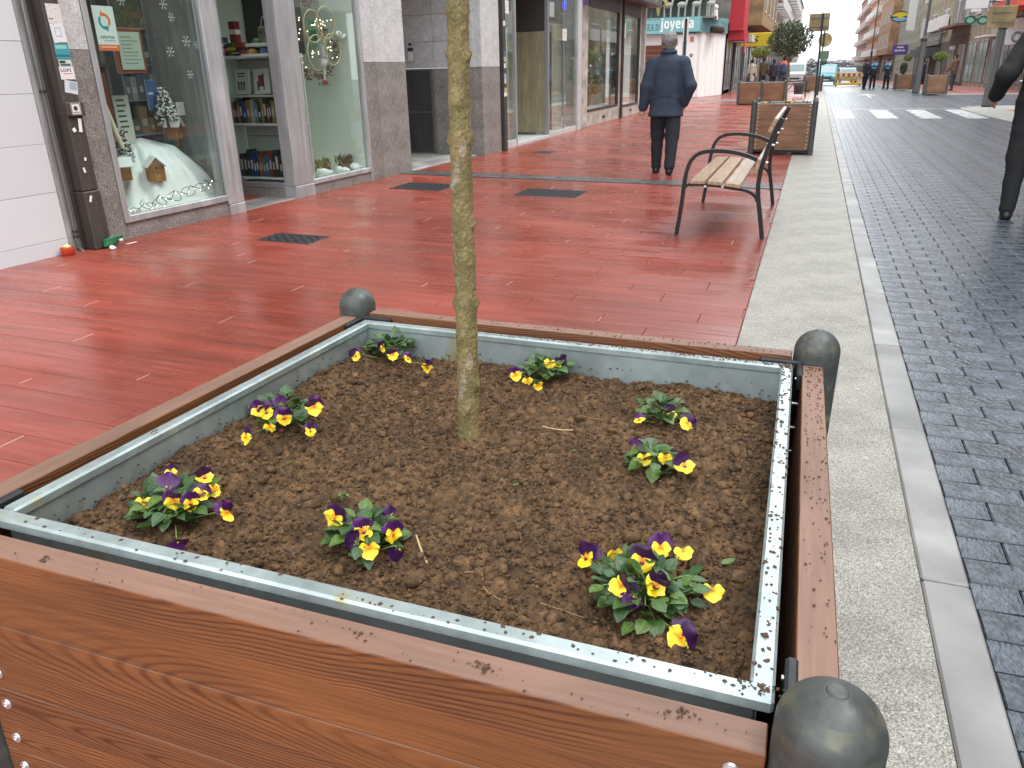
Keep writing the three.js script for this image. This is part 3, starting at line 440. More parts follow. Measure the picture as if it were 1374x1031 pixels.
function flower(plant, base, px, py, h, face, roll, size, look) {        // face: [sideways, up-down] turn from facing the viewer of the photo
  const q = pixPl(px, py, base.y + h), f = new THREE.Group(); f.name = 'flower'; plant.add(f);
  f.position.set(q.x - base.x, q.y - base.y, q.z - base.z); const c = toCam(q);
  const yaw = Math.atan2(c.x, c.z) + face[0], pit = Math.asin(clamp(c.y, -1, 1)) * 0.75 + face[1];
  f.quaternion.setFromEuler(new THREE.Euler(-pit, yaw, roll, 'YXZ')); f.scale.setScalar(size * 0.82);
  const k = Math.floor(rnd() * 3), add = (g, m, rz, z, ty = 0.3) => { const w = P(f, 'petal', g, m, [0, 0, z], [ty, 0, rz]); return w; };
  const up = look === 'yellow' ? mY[0] : mV[rnd() < 0.55 ? 1 : 0];
  if (look !== 'low') { add(petUp[k], up, 0.42 + rr(-0.1, 0.1), -0.0012, rr(-0.1, 0.5)); add(petUp[(k + 1) % 3], up, -0.42 + rr(-0.1, 0.1), -0.0016, rr(-0.1, 0.5)); }
  if (look !== 'purple') { add(petSide[k], mY[0], 1.65 + rr(-0.12, 0.12), 0.0005, rr(-0.1, 0.25)); add(petSide[(k + 2) % 3], mY[0], -1.65 + rr(-0.12, 0.12), 0.0008, rr(-0.1, 0.25)); add(petLow[k], mY[look === 'low' || rnd() < 0.4 ? 0 : 1], Math.PI + rr(-0.1, 0.1), 0.0012, rr(-0.05, 0.3)); }
  P(f, 'heart', heartG, mHeart, [0, 0, 0.0018]); P(f, 'calyx', calyxG, mSepal, [0, 0, -0.001]);
  const end = f.position.clone().add(V(0, 0, -0.004).applyQuaternion(f.quaternion)), st = V(end.x * 0.35 + rr(-0.006, 0.006), 0.004, end.z * 0.35 + rr(-0.006, 0.006));
  P(plant, 'stem', tube([st, V(lerp(st.x, end.x, 0.6), end.y * 0.75, lerp(st.z, end.z, 0.6)), V(end.x, end.y + 0.003, end.z), end], 0.0009, 10, 5), mStem);
}
function pansy(px, py, spread, nl, label, flowers) {
  const b = pixPl(px, py, -0.08); b.y = soilH(b.x, b.z); const o = T('pansy_plant', label, 'plant', [0, 0, 0], 0, 'yellow and purple pansies in the large planter'); inPl(o, b.x, b.y, b.z);
  nl = Math.round(nl * 2.4); for (let i = 0; i < nl; i++) {
    const a = i * 2.4 + rr(-0.4, 0.4), d = Math.sqrt((i + 0.5) / nl), inner = d < 0.55, len = rr(0.015, 0.028) * (inner ? 0.85 : 1), r = spread * d * rr(0.65, 1.18), y = inner ? rr(0.016, 0.046) : rr(0.008, 0.034);
    const lf = P(o, 'leaf', leafGs[i % 6], mLeaf[Math.floor(rnd() * 4)], [Math.cos(a) * r, y, Math.sin(a) * r]); lf.scale.setScalar(len); lf.rotation.set(rr(-0.75, 0.15) - (inner ? 0.35 : 0), -a + Math.PI / 2 + rr(-0.6, 0.6), rr(-0.3, 0.3), 'YXZ');
    if (i % 2) P(o, 'stem', tube([[Math.cos(a) * r * 0.1, -0.003, Math.sin(a) * r * 0.1], [Math.cos(a) * r * 0.5, y * 0.9, Math.sin(a) * r * 0.5], [Math.cos(a) * r, y + 0.0005, Math.sin(a) * r]], 0.0008, 6, 4), mStem);
  }
  for (const [x, y, h, face, roll, size, look] of flowers) flower(o, b, x, y, h, face, roll, size, look);
}
pansy(524, 489, 0.046, 26, 'pansy in the back corner by the domed post, pale yellow petals below purple', [[477, 477, 0.034, [-0.5, 0.2], 0.5, 1, ''], [513, 466, 0.042, [1.1, -0.2], 0.1, 0.95, ''], [527, 476, 0.036, [0, 0.1], -0.1, 1.05, ''], [547, 481, 0.03, [0.8, 0.3], -0.5, 0.9, ''], [573, 492, 0.028, [0.4, -0.3], -0.3, 0.95, '']]);
pansy(732, 514, 0.046, 30, 'leafy pansy against the back liner wall, behind the trunk', [[692, 503, 0.03, [-0.3, 0], 0.5, 1.1, ''], [708, 510, 0.03, [-0.2, -0.3], 0.3, 0.95, 'low'], [738, 487, 0.042, [0.1, 0.3], -0.2, 1.1, 'low'], [755, 484, 0.044, [0.7, 0.1], -0.4, 0.9, 'purple'], [722, 517, 0.022, [0.2, -0.4], 0.2, 0.9, 'low'], [748, 488, 0.038, [0.9, 0.4], -0.2, 0.85, '']]);
pansy(886, 563, 0.034, 22, 'small flattened pansy nearest the back right liner corner', [[899, 555, 0.026, [0.5, 0.5], -0.4, 1.05, ''], [922, 568, 0.022, [0.2, 0.3], -0.7, 1.15, ''], [858, 563, 0.02, [-0.7, 0.7], 0.9, 0.9, '']]);
pansy(878, 634, 0.032, 20, 'pansy with one broad purple bloom, beside the right liner wall', [[852, 598, 0.036, [-0.8, 0.3], 0.4, 0.8, 'purple'], [865, 614, 0.034, [-0.1, 0], 0.2, 1.05, 'low'], [892, 613, 0.034, [0.3, -0.1], -0.1, 1.05, 'low'], [918, 624, 0.03, [0.5, 0.65], -0.2, 1.35, '']]);
pansy(382, 578, 0.044, 28, 'bushy pansy halfway along the left liner wall, crowded with blooms', [[346, 550, 0.04, [-0.5, 0.2], 0.5, 1.1, ''], [357, 552, 0.036, [-0.2, 0], 0.1, 1.1, ''], [381, 560, 0.036, [0.15, -0.1], 0.1, 1.15, ''], [421, 546, 0.042, [0.2, 0], -0.15, 1.25, ''], [330, 586, 0.018, [-1.1, 0], 0.3, 1.1, ''], [416, 578, 0.016, [0.7, 0.5], -0.6, 0.9, ''], [376, 542, 0.046, [0.3, 0.6], 0, 0.9, 'purple'], [362, 572, 0.028, [-0.6, -0.3], 0.2, 0.95, 'low']]);
pansy(236, 700, 0.05, 44, 'large dense pansy in the corner of the liner with the most purple blooms', [[224, 655, 0.044, [-0.3, 0.8], 0.3, 1.35, 'purple'], [192, 674, 0.034, [-0.7, 0.2], 0.2, 1.1, 'low'], [233, 672, 0.038, [-0.1, -0.1], 0, 1.1, ''], [255, 675, 0.034, [0.5, 0], -0.3, 1, ''], [274, 640, 0.044, [0.3, 0.4], -0.3, 1.05, ''], [286, 656, 0.036, [0.5, 0], -0.2, 1, 'low'], [270, 662, 0.038, [0.4, 0.4], -0.6, 1.05, ''], [303, 688, 0.026, [1, 0], -0.4, 1.15, ''], [238, 727, 0.016, [0.1, -0.9], 3, 1.1, 'purple'], [229, 634, 0.046, [0, 0.4], 0, 0.75, '']]);
pansy(488, 735, 0.042, 30, 'pansy with deep orange-yellow petals at the middle of the front rim', [[449, 694, 0.042, [-0.4, 0], -0.6, 1.25, ''], [487, 712, 0.04, [-0.1, 0], 0.4, 1.15, ''], [495, 735, 0.034, [0, -0.2], 0.1, 1.15, 'low'], [478, 727, 0.032, [-0.6, 0.1], 1.5, 1.05, 'purple'], [527, 716, 0.038, [0.6, 0], -0.3, 1.1, ''], [535, 737, 0.03, [0.7, -0.4], 2.6, 1.1, 'purple'], [524, 692, 0.045, [0.6, 0.5], 0, 0.95, 'purple']]);
pansy(864, 800, 0.055, 52, 'biggest pansy, sprawling in the front right corner of the liner', [[862, 752, 0.045, [0, 0.05], 0.05, 1.3, ''], [788, 747, 0.034, [-0.9, 0.1], 0.2, 1.2, ''], [824, 741, 0.04, [0.4, -0.6], 0.1, 0.9, 'low'], [886, 735, 0.044, [0.6, 0.4], -0.3, 1.2, ''], [834, 786, 0.04, [-0.6, 0.1], -0.9, 1.15, ''], [850, 800, 0.034, [0.2, -0.4], 2.8, 1.05, 'purple'], [880, 785, 0.04, [0.5, 0], -1.0, 1.2, ''], [917, 740, 0.03, [-0.2, 0.8], 0.4, 1.1, 'low'], [956, 792, 0.03, [0.2, 0.2], 0, 1.15, 'low'], [913, 855, 0.02, [0.2, 0.1], -0.9, 1.3, '']]);
{ // a few loose leaves, a seedling
  for (const [px, py, l, lab] of [[967, 766, 0.02, 'loose pale green leaf lying near the sprawling corner pansy'], [688, 648, 0.011, 'tiny bright green leaf fallen on the middle of the soil'], [768, 608, 0.008, 'tiny yellowed leaf fallen on the soil by the trunk'], [385, 626, 0.008, 'tiny pale petal fallen on soil near left pansies']]) { const q = pixPl(px, py, -0.08), m = one('loose_leaf', leafG(l, l * 0.28, 0.3, 0.2, 0.03), mLeaf[2], lab, 'leaf'); inPl(m, q.x, soilH(q.x, q.z) + 0.004, q.z, 2.2); }
  const q = pixPl(459, 670, -0.08), s = T('seedling', 'tiny feathery green seedling behind the orange-yellow pansy', 'seedling'); inPl(s, q.x, soilH(q.x, q.z), q.z);
  for (let k = 0; k < 16; k++) { const l = P(s, 'leaf', leafGs[k % 6], mLeaf[2], [rr(-0.006, 0.006), rr(0.002, 0.012), rr(-0.006, 0.006)], [rr(-0.9, 0.1), rr(0, 6.28), 0]); l.scale.setScalar(rr(0.004, 0.007)); l.rotation.order = 'YXZ'; } P(s, 'stem', tube([[0, -0.003, 0], [0.001, 0.006, 0], [0, 0.013, 0.001]], 0.0006, 6, 4), mStem);
}
// ---------- street furniture ----------
const mIronB = M(L(0.022, 0.022, 0.024), 0.42, { metalness: 0.35, map: nFine });
const tSlat = tex(512, 256, (u, v) => { const k = 0.74 + 0.3 * (fb(u * 50, v * 4, 4, 501, 50, 4) - 0.5) + 0.15 * (fb(u * 3, v * 3, 3, 505, 3, 3) - 0.5); return [k, k * 0.96, k * 0.9]; });
const mSlat = M(L(0.68, 0.52, 0.38), 0.3, { map: tSlat });
{
  const b = T('bench', 'wooden slatted bench with black iron frame and curved armrests, facing the shops', 'bench', [-0.63, 0.006, -7.65]);
  const frame = (z) => {
    const flat = (pts, w, th) => { // flat iron bar following points in xy
      const c = new THREE.CatmullRomCurve3(pts.map(([x, y]) => V(x, y, 0)), false, 'centripetal'), n = 26, pos = [], ix = [];
      for (let i = 0; i <= n; i++) { const p = c.getPoint(i / n), t = c.getTangent(i / n), N = V(-t.y, t.x, 0).multiplyScalar(th / 2); for (const [s, k] of [[1, -1], [1, 1], [-1, 1], [-1, -1]]) pos.push(p.x + N.x * s, p.y + N.y * s, k * w / 2); }
      for (let i = 0; i < n; i++) for (let j = 0; j < 4; j++) { const a = i * 4 + j, d = i * 4 + (j + 1) % 4; ix.push(a, d, a + 4, d, d + 4, a + 4); }
      ix.push(0, 1, 2, 0, 2, 3, n * 4, n * 4 + 2, n * 4 + 1, n * 4, n * 4 + 3, n * 4 + 2);
      const g = new THREE.BufferGeometry(); g.setAttribute('position', new THREE.Float32BufferAttribute(pos, 3)); g.setIndex(ix); const h = g.toNonIndexed(); h.computeVertexNormals(); return h;
    };
    const f = (name, g) => P(b, name, g, mIronB, [0, 0, z]);
    f('front_leg', flat([[-0.358, 0.0], [-0.34, 0.15], [-0.326, 0.29], [-0.316, 0.43], [-0.302, 0.525], [-0.275, 0.61], [-0.222, 0.668], [-0.14, 0.692], [0.01, 0.694], [0.155, 0.668], [0.285, 0.618]], 0.045, 0.03));
    f('rear_leg', flat([[0.35, 0.0], [0.32, 0.17], [0.288, 0.34], [0.28, 0.44], [0.295, 0.58], [0.335, 0.75], [0.39, 0.9], [0.415, 0.95]], 0.045, 0.034));
    f('seat_rail', flat([[-0.325, 0.35], [-0.3, 0.41], [-0.24, 0.428], [-0.1, 0.425], [0.08, 0.402], [0.2, 0.382], [0.26, 0.345], [0.3, 0.27]], 0.04, 0.022));
    for (const x of [-0.14, 0.0, 0.13]) P(b, 'bolt', bar([x, 0.415, -0.03], [x, 0.415, 0.03], 0.011, 8), mScrew, [0, 0, z]);
    for (const [x, y] of [[0.31, 0.62], [0.345, 0.755], [0.37, 0.85]]) P(b, 'bolt', bar([x - 0.03, y, 0], [x + 0.03, y - 0.01, 0], 0.009, 8), mScrew, [0, 0, z]);
  };
  frame(0.885); frame(-0.885);
  const sl = (name, x, y, w, th, ang, l = 1.9) => P(b, name, uvm(cbox(w, th, l, 0.006), 0.6, rnd(), rnd()), mSlat, [x, y, 0], [0, 0, ang]);
  sl('seat_slat', -0.2, 0.452, 0.125, 0.034, 0.02); sl('seat_slat', -0.06, 0.446, 0.125, 0.034, -0.06); sl('seat_slat', 0.085, 0.432, 0.125, 0.034, -0.12);
  sl('back_slat', 0.352, 0.9, 0.115, 0.034, 1.18); sl('back_slat', 0.262, 0.585, 0.12, 0.034, 1.35);
}
// further planters along the kerb, each with its tree
const mPostFar = M(L(0.1, 0.11, 0.11), 0.45, { map: nFine });
const mWoodHazed = M(L(0.4, 0.225, 0.13), 0.5, { map: tWood });  // board wood paled, haze and wet put into its colour
function smallPlanter(x, z, half, label, y = 0) {
  const o = T('planter', label, 'planter', [x, y + 0.775, z], 0, 'wooden street planters'); planter(o, half, 6, 0.116, [0, 0, 0, 0], 0.778, z > -20 ? [0] : [], mWoodHazed, mPostFar);
  P(o, 'soil_fill', bb(-half + 0.02, half - 0.02, -0.3, -0.05, -half + 0.02, half - 0.02), mSoil);
  return o;
}
function flowersIn(x, y, z, half, n, label) { const o = T('bedding_flowers', label, 'flowers', [x, y, z]); for (let k = 0; k < n; k++) { const a = rr(-half, half) * 0.8, b = (k % 2 ? 1 : -0.8) * half * 0.8 * rr(0.6, 1); const list = []; for (let i = 0; i < 12; i++) list.push(leafG(rr(0.025, 0.04), 0.011, 0.2, 0, 0, 3).rotateX(rr(-0.9, 0)).rotateY(rr(0, 6.3)).translate(rr(-0.04, 0.04), rr(0, 0.04), rr(-0.04, 0.04))); P(o, 'foliage', mg(list), mLeaf[k % 4], [a, 0, b]); const fl = []; for (let i = 0; i < 4; i++) fl.push(petLow[i % 3].clone().scale(1.3, 1.3, 1.3).rotateX(rr(-1, 0)).rotateY(rr(-1, 1)).translate(rr(-0.05, 0.05), rr(0.03, 0.06), rr(-0.05, 0.05))); P(o, 'bloom', mg(fl), k % 3 ? mY[0] : mV[0], [a, 0, b]); } }
function stdTree(x, y, z, th, r, rx, ry, label, mats, n = 1600, sz = 0.06, lean = 0.02) {
  const o = T('ornamental_tree', label, 'tree', [x, y, z], 0, 'clipped trees in street planters'); P(o, 'trunk', trunkGeo(th + ry * 0.6, r, r * 0.7, [lean, 0], [[0.3, 1.5, r * 0.2, 0.02]], 16, 10), mBark);
  for (let k = 0; k < 5; k++) { const a = k * 1.3, q = rx * rr(0.4, 0.8); P(o, 'limb', tube([[lean, th * 0.92, 0], [lean + Math.cos(a) * q * 0.5, th + ry * 0.4, Math.sin(a) * q * 0.5], [lean + Math.cos(a) * q, th + ry * rr(0.8, 1.4), Math.sin(a) * q]], r * 0.4, 6, 5), mBark); }
  leafBlob(o, 'crown', [lean, th + ry, 0], rx, ry, n, sz, mats, 0.3); return o;
}
const mEver = [[0.1, 0.125, 0.07], [0.07, 0.095, 0.05], [0.14, 0.16, 0.09]].map((c) => M(L(...c), 0.7)), mLime = [[0.2, 0.24, 0.06], [0.15, 0.19, 0.05]].map((c) => M(L(...c), 0.7)), mDarkEver = [[0.05, 0.075, 0.04], [0.075, 0.1, 0.05]].map((c) => M(L(...c), 0.7));
smallPlanter(-0.425, -14.1, 0.415, 'wooden planter directly behind the bench, with small flowers and a round-headed tree'); stdTree(-0.42, 0.7, -14.1, 0.72, 0.016, 0.36, 0.28, 'round-headed evergreen tree with grey trunk in the planter behind the bench', mEver, 2200, 0.05, -0.03);
flowersIn(-0.425, 0.735, -14.1, 0.38, 7, 'small yellow flowers in the planter behind the bench');
smallPlanter(-2.2, -31.3, 0.36, 'wooden planter beside a grey tactile strip, close to the shops'); smallPlanter(-1.42, -31.35, 0.36, 'wooden planter standing edge to edge with the one by the shops');
stdTree(-2.0, 0.7, -31.3, 0.85, 0.02, 0.36, 0.2, 'small lime-green round tree in the planter by the shops', mLime, 1200, 0.07);
smallPlanter(-0.15, -48, 0.42, 'wooden planter far up the pavement beside the sign posts', dip(-48));
smallPlanter(4.98, -40.9, 0.37, 'wooden planter on the opposite corner at the foot of a dark lamp post'); stdTree(4.98, 0.7, -40.9, 0.62, 0.03, 0.34, 0.2, 'olive-green flat ball tree on the opposite corner planter', mLime, 1300, 0.07);
smallPlanter(4.5, -50.2, 0.37, 'wooden planter on the opposite side behind the dark lamp post', dip(-50));
{ const o = T('topiary', 'two-tier clipped topiary, ball above a cone, on the opposite pavement', 'topiary', [4.4, 0.65, -50.2]); P(o, 'trunk', cyl(0.02, 0.03, 0.5, 8).translate(0, 0.4, 0), mBark); leafBlob(o, 'crown', [0, 0.36, 0], 0.2, 0.34, 900, 0.06, mDarkEver, 0.2); leafBlob(o, 'crown', [0.13, 0.88, 0], 0.24, 0.17, 700, 0.06, mLime, 0.2); }
// sign posts seen from behind, bin
const mSignBack = M(L(0.5, 0.37, 0.17), 0.55, { map: nBlot }), mPole = M(L(0.03, 0.032, 0.034), 0.5, { metalness: 0.3 }), mGreyM = M(L(0.3, 0.31, 0.31), 0.45, { metalness: 0.5, map: nBlot });
{
  const s = T('sign_post', 'black post with a square yellow-brown sign and bracket, seen from behind', 'sign', [0.03, 0, -32]); P(s, 'post', cyl(0.035, 0.04, 3.0, 12).translate(0, 1.5, 0), mPole); s.rotation.z = 0.02;
  P(s, 'sign_panel', bb(-0.44, 0.24, 2.42, 3.0, -0.06, -0.04, 0.01), mSignBack); P(s, 'clamp', mg([bb(-0.4, 0.2, 2.55, 2.6, -0.04, -0.02), bb(-0.4, 0.2, 2.84, 2.89, -0.04, -0.02)]), mGreyM);
  const q = T('sign_post', 'black post with a round sign and a green signal box, behind the square sign', 'sign', [0.12, 0, -41]); P(q, 'post', cyl(0.035, 0.04, 3.2, 12).translate(0, 1.6, 0), mPole);
  P(q, 'round_sign', cyl(0.3, 0.3, 0.02, 28).rotateX(Math.PI / 2).translate(0.06, 2.35, -0.05), mSignBack); P(q, 'signal_box', bb(-0.12, 0.3, 1.55, 1.9, -0.1, 0.08, 0.02), M(L(0.1, 0.15, 0.09), 0.6)); P(q, 'signal_lamp', new THREE.SphereGeometry(0.16, 14, 10).translate(0.1, 1.45, 0), M(L(0.05, 0.11, 0.08), 0.5));
  const bn = T('litter_bin', 'grey galvanised litter bin with a curved handle beside the sign posts', 'bin', [-0.68, 0.004, -39]); P(bn, 'bucket', new THREE.LatheGeometry([[0, 0.12], [0.2, 0.12], [0.25, 0.58], [0.27, 0.6], [0.24, 0.59], [0.19, 0.15]].map((p) => new THREE.Vector2(...p)), 18), mGreyM); P(bn, 'slots', mg([-2, -1, 0, 1, 2].map((k) => bb(k * 0.08 - 0.012, k * 0.08 + 0.012, 0.2, 0.5, 0.2, 0.262))), mPole); P(bn, 'post', cyl(0.03, 0.03, 0.68, 10).translate(0.29, 0.34, 0), mPole); P(bn, 'handle', tube([[-0.26, 0.58, 0], [-0.4, 0.35, 0.1], [-0.62, 0.22, 0.1]], 0.018, 10, 6), mPole);
}
// lamp posts on the opposite pavement
const mLamp = M(L(0.2, 0.2, 0.195), 0.45, { metalness: 0.35, map: nBlot });
function lampPost(x, z, label, r = 0.15, h = 7) {
  const o = T('lamp_post', label, 'lamp post', [x, 0, z], 0, 'tapered dark lamp posts'); P(o, 'shaft', new THREE.LatheGeometry([[0, 0], [r * 1.05, 0], [r, 0.05], [r * 0.74, 2.15], [r * 0.76, 2.2], [r * 0.7, 2.26], [r * 0.46, 2.42], [r * 0.4, 2.5], [r * 0.34, h], [0, h]].map((p) => new THREE.Vector2(...p)), 20), mLamp);
  P(o, 'collar', new THREE.LatheGeometry([[r * 0.74, 2.2], [r * 0.8, 2.22], [r * 0.8, 2.3], [r * 0.72, 2.33]].map((p) => new THREE.Vector2(...p)), 20), mPole); P(o, 'arm', tube([[0, h - 0.1, 0], [-0.4, h + 0.3, 0], [-1.1, h + 0.35, 0]], 0.04, 12, 8), mLamp); P(o, 'lantern', tr(cbox(0.6, 0.1, 0.26, 0.03), -1.3, h + 0.33, 0), mLamp); return o;
}
lampPost(5.12, -29.3, 'thick tapered lamp post at the kerb corner carrying a yellow-brown sign back', 0.17);
lampPost(4.42, -42.8, 'tall slim dark lamp post beside the opposite corner planter', 0.16); lampPost(4.6, -86, 'distant lamp post in front of the orange facade', 0.12);
{ const s = T('street_sign', 'square yellow-brown traffic sign back clamped on the corner lamp post', 'sign', [5.05, 0, -29.25]); P(s, 'panel', bb(-0.42, 0.34, 2.24, 2.84, 0.1, 0.12, 0.01), mSignBack); P(s, 'clamp', mg([bb(-0.3, 0.22, 2.38, 2.42, 0.12, 0.135), bb(-0.3, 0.22, 2.64, 2.68, 0.12, 0.135), bb(-0.05, 0.05, 2.36, 2.44, -0.02, 0.1), bb(-0.05, 0.05, 2.62, 2.7, -0.02, 0.1)]), mGreyM); }
{ // chair frame half hidden at the right-hand kerb
  const c = T('cafe_stool', 'pale folding stool standing beside the corner lamp post', 'stool', [5.95, 0.0, -28.6]); for (const [a, b] of [[-0.16, 0.16], [0.16, -0.16]]) for (const z of [-0.14, 0.14]) P(c, 'leg', bar([a, 0, z], [b, 0.74, z], 0.014), mGreyM); P(c, 'seat', tr(cbox(0.4, 0.03, 0.34, 0.01), 0, 0.75, 0), M(L(0.7, 0.68, 0.64), 0.5));
}
// ---------- left side: tiled wall, bookshop, doorway ----------
const TA = 1.5274, OA = V(-5.455, 0.073, -3.94);                      // facade frame: s along the street, h up, d out of the wall
const atA = (s, h, d) => { const p = V(s, h, d).applyAxisAngle(V(0, 1, 0), TA).add(OA); return [p.x, p.y, p.z]; };
const FT = (name, label, cat, s, h, d, ry = 0, group) => T(name, label, cat, atA(s, h, d), TA + ry, group);
const mTile = [0.84, 0.87, 0.855].map((k) => M(L(k * 0.7, k * 0.73, k * 0.76), 0.22)), mGrout = M(L(0.42, 0.41, 0.39), 0.9);
const mGranD = [0.52, 0.56].map((k) => M(L(k * 0.99, k, k), 0.4, { map: rep(nGranite, 2.2) })), mGranL = [0.72, 0.76].map((k) => M(L(k * 0.98, k, k), 0.4, { map: rep(nFine, 1.5) }));
const mAlu = M(L(0.62, 0.64, 0.65), 0.36, { metalness: 0.3, map: rep(nStreak, 0.6) }), mAluD = M(L(0.3, 0.31, 0.33), 0.4, { metalness: 0.4 });
const mGlass = MP(L(0.93, 0.97, 0.95), 0.02, { transmission: 1, thickness: 0, ior: 1.5 });
const mDark = M(L(0.035, 0.035, 0.034), 0.7), mWhiteP = M(L(0.74, 0.75, 0.74), 0.6), mPlaster = M(L(0.5, 0.49, 0.46), 0.85, { map: nBlot }), mInner = M(L(0.42, 0.44, 0.41), 0.8, { map: nStreak });
{
  const w = FT('tiled_wall', 'white glazed tile wall at the pavement edge beside the dark downpipe', 'wall', 0, 0, 0);
  P(w, 'backing', bb(-7, 0.72, -0.05, 3.0, -0.4, -0.008), mGrout);
  for (let i = 0; i < 8; i++) for (let j = 0; j < 9; j++) { const x1 = 0.6 - i * 0.62, y0 = j ? 0.12 + (j - 1) * 0.356 : -0.02, y1 = 0.12 + j * 0.356 - 0.003; P(w, 'tile', uvm(bb(x1 - 0.617, x1, y0, y1, -0.02, rr(-0.001, 0.001), 0.002), 2, rnd(), rnd()), mTile[Math.floor(rnd() * 3)]); }
  P(w, 'corner_strip', bb(0.603, 0.705, -0.03, 3.0, -0.02, 0.004), M(L(0.4, 0.4, 0.39), 0.7, { map: nStreak }));
  const c = FT('conduit', 'thin grey cable conduit clipped to the tiled wall', 'pipe', 0.66, 0, 0.025); P(c, 'pipe', cyl(0.016, 0.016, 3, 10).translate(0, 1.53, 0), mGreyM); for (const y of [0.12, 0.16, 1.2, 2.2]) P(c, 'clip', cyl(0.024, 0.024, 0.018, 10).translate(0, y, 0), mPole); P(c, 'shoe', mg([bar([0, 0.03, 0], [0.02, -0.01, 0.02], 0.016)]), mGreyM);
  const d = FT('downpipe', 'dark brown square downpipe plastered with torn stickers', 'pipe', 0.815, 0, 0), mP = M(L(0.085, 0.07, 0.06), 0.6, { map: nStreak, bumpMap: bFine, bumpScale: 0.002 });
  P(d, 'shaft', bb(-0.072, 0.072, 0.46, 3, 0.005, 0.115, 0.008), mP); P(d, 'shaft', bb(-0.078, 0.078, 0.0, 0.457, 0.002, 0.122, 0.008), mP); P(d, 'box', bb(-0.075, 0.08, 1.02, 1.12, 0.0, 0.14, 0.006), mP); P(d, 'backing', bb(-0.11, 0.11, 0, 3, -0.01, 0.002), M(L(0.1, 0.085, 0.07), 0.8, { map: nStreak }));
  const st = (y, h, w2, x, draw, rz = 0) => P(d, 'sticker', plane(w2, h), M(L(0.85, 0.85, 0.85), 0.6, { map: cvs(128, 128, draw) }), [x, y, 0.1165], [0, 0, rz]);
  const paper = (g, c) => { g.fillStyle = c; g.fillRect(0, 0, 128, 128); g.fillStyle = 'rgba(120,110,95,.4)'; for (let k = 0; k < 14; k++) g.fillRect(hsh(k, 1, 9) * 128, hsh(k, 2, 9) * 128, hsh(k, 3, 9) * 26, hsh(k, 4, 9) * 9); };
  st(1.73, 0.13, 0.12, 0.01, (g) => { paper(g, '#dcd9d4'); g.fillStyle = '#5a3b36'; g.fillRect(8, 96, 40, 6); });
  st(1.6, 0.13, 0.115, 0.012, (g) => { paper(g, '#e4e6e6'); g.strokeStyle = '#8fb4d0'; g.lineWidth = 6; g.strokeRect(36, 30, 52, 56); }, 0.06);
  st(1.475, 0.11, 0.122, 0.01, (g) => { paper(g, '#3f9aa6'); g.fillStyle = '#8fcac4'; g.fillRect(10, 14, 100, 30); g.fillStyle = '#2a6f7c'; g.fillRect(0, 90, 128, 20); });
  st(1.395, 0.045, 0.11, 0.014, (g) => { paper(g, '#cfd6d3'); g.fillStyle = '#1f3134'; g.fillRect(8, 20, 60, 50); g.fillStyle = '#2b6b63'; g.fillRect(14, 80, 100, 40); });
  st(1.325, 0.09, 0.125, 0.012, (g) => { paper(g, '#e8e6e6'); g.fillStyle = '#2c2136'; g.font = 'bold 44px sans-serif'; g.fillText('LOFI', 8, 52); g.fillStyle = '#a8405c'; g.fillRect(30, 68, 80, 7); });
  st(1.225, 0.09, 0.11, 0.02, (g) => { paper(g, '#d8dde2'); g.fillStyle = '#9fb2c2'; g.fillRect(50, 10, 70, 80); }, -0.2);
  const sb = st(1.07, 0.085, 0.085, 0.0, (g) => { paper(g, '#e6e3dd'); g.strokeStyle = '#222'; g.lineWidth = 7; g.strokeRect(8, 8, 112, 112); g.fillStyle = '#333'; g.beginPath(); g.arc(60, 58, 26, 0, 7); g.fill(); g.fillRect(24, 96, 80, 8); }); sb.position.z = 0.1415;
  for (const [y, x, h, w2] of [[0.95, 0.02, 0.1, 0.03], [0.92, -0.04, 0.03, 0.03], [0.7, 0.0, 0.025, 0.02], [0.62, -0.03, 0.04, 0.018], [0.4, -0.03, 0.05, 0.02]]) P(d, 'paper_scrap', plane(w2, h), mWhiteP, [x, y, 0.1235], [0, 0, rr(-0.4, 0.4)]);
  const e = FT('gas_pipe', 'slim grey-brown round pipe between the downpipe and the granite', 'pipe', 0.935, 0, 0.02); P(e, 'pipe', tube([[-0.01, 3, 0], [-0.01, 0.3, 0], [0.0, 0.06, 0.01], [0.05, 0.0, 0.03]], 0.018, 30, 8), M(L(0.22, 0.19, 0.18), 0.5)); P(e, 'clip', cyl(0.026, 0.026, 0.02, 10).translate(-0.01, 1.6, 0), mPole);
  const cup = FT('paper_cup', 'crumpled orange-red cup with yellow froth against the tiled wall', 'cup', 0.53, 0, 0.06); P(cup, 'cup', new THREE.LatheGeometry([[0, 0.0], [0.05, 0.0], [0.056, 0.07], [0.052, 0.07], [0.046, 0.01]].map((p) => new THREE.Vector2(...p)), 14).scale(1.0, 0.85, 0.85), M(L(0.62, 0.07, 0.035), 0.5)); P(cup, 'froth', crumb(clodBase[1], 0.036, 0.0, 0.062, 0), M(L(0.75, 0.58, 0.22), 0.8));
  const bag = FT('wire_coil', 'coil of green wire and paper scraps at the foot of the downpipe', 'wire', 0.86, 0, 0.15); for (let k = 0; k < 5; k++) P(bag, 'loop', new THREE.TorusGeometry(0.05 + k * 0.005, 0.007, 6, 22).rotateX(Math.PI / 2 - 0.25).scale(1.2, 1, 0.7).translate(k * 0.008, 0.02 + k * 0.012, 0), M(L(0.03, 0.2, 0.08), 0.5)); P(bag, 'paper_scrap', crumb(clodBase[2], 0.028, -0.06, 0.012, 0.08), mWhiteP); P(bag, 'paper_scrap', crumb(clodBase[3], 0.018, 0.06, 0.05, 0.05), mWhiteP); P(bag, 'paper_scrap', bb(0.12, 0.22, 0.001, 0.004, 0.02, 0.05), M(L(0.8, 0.5, 0.5), 0.7));
}
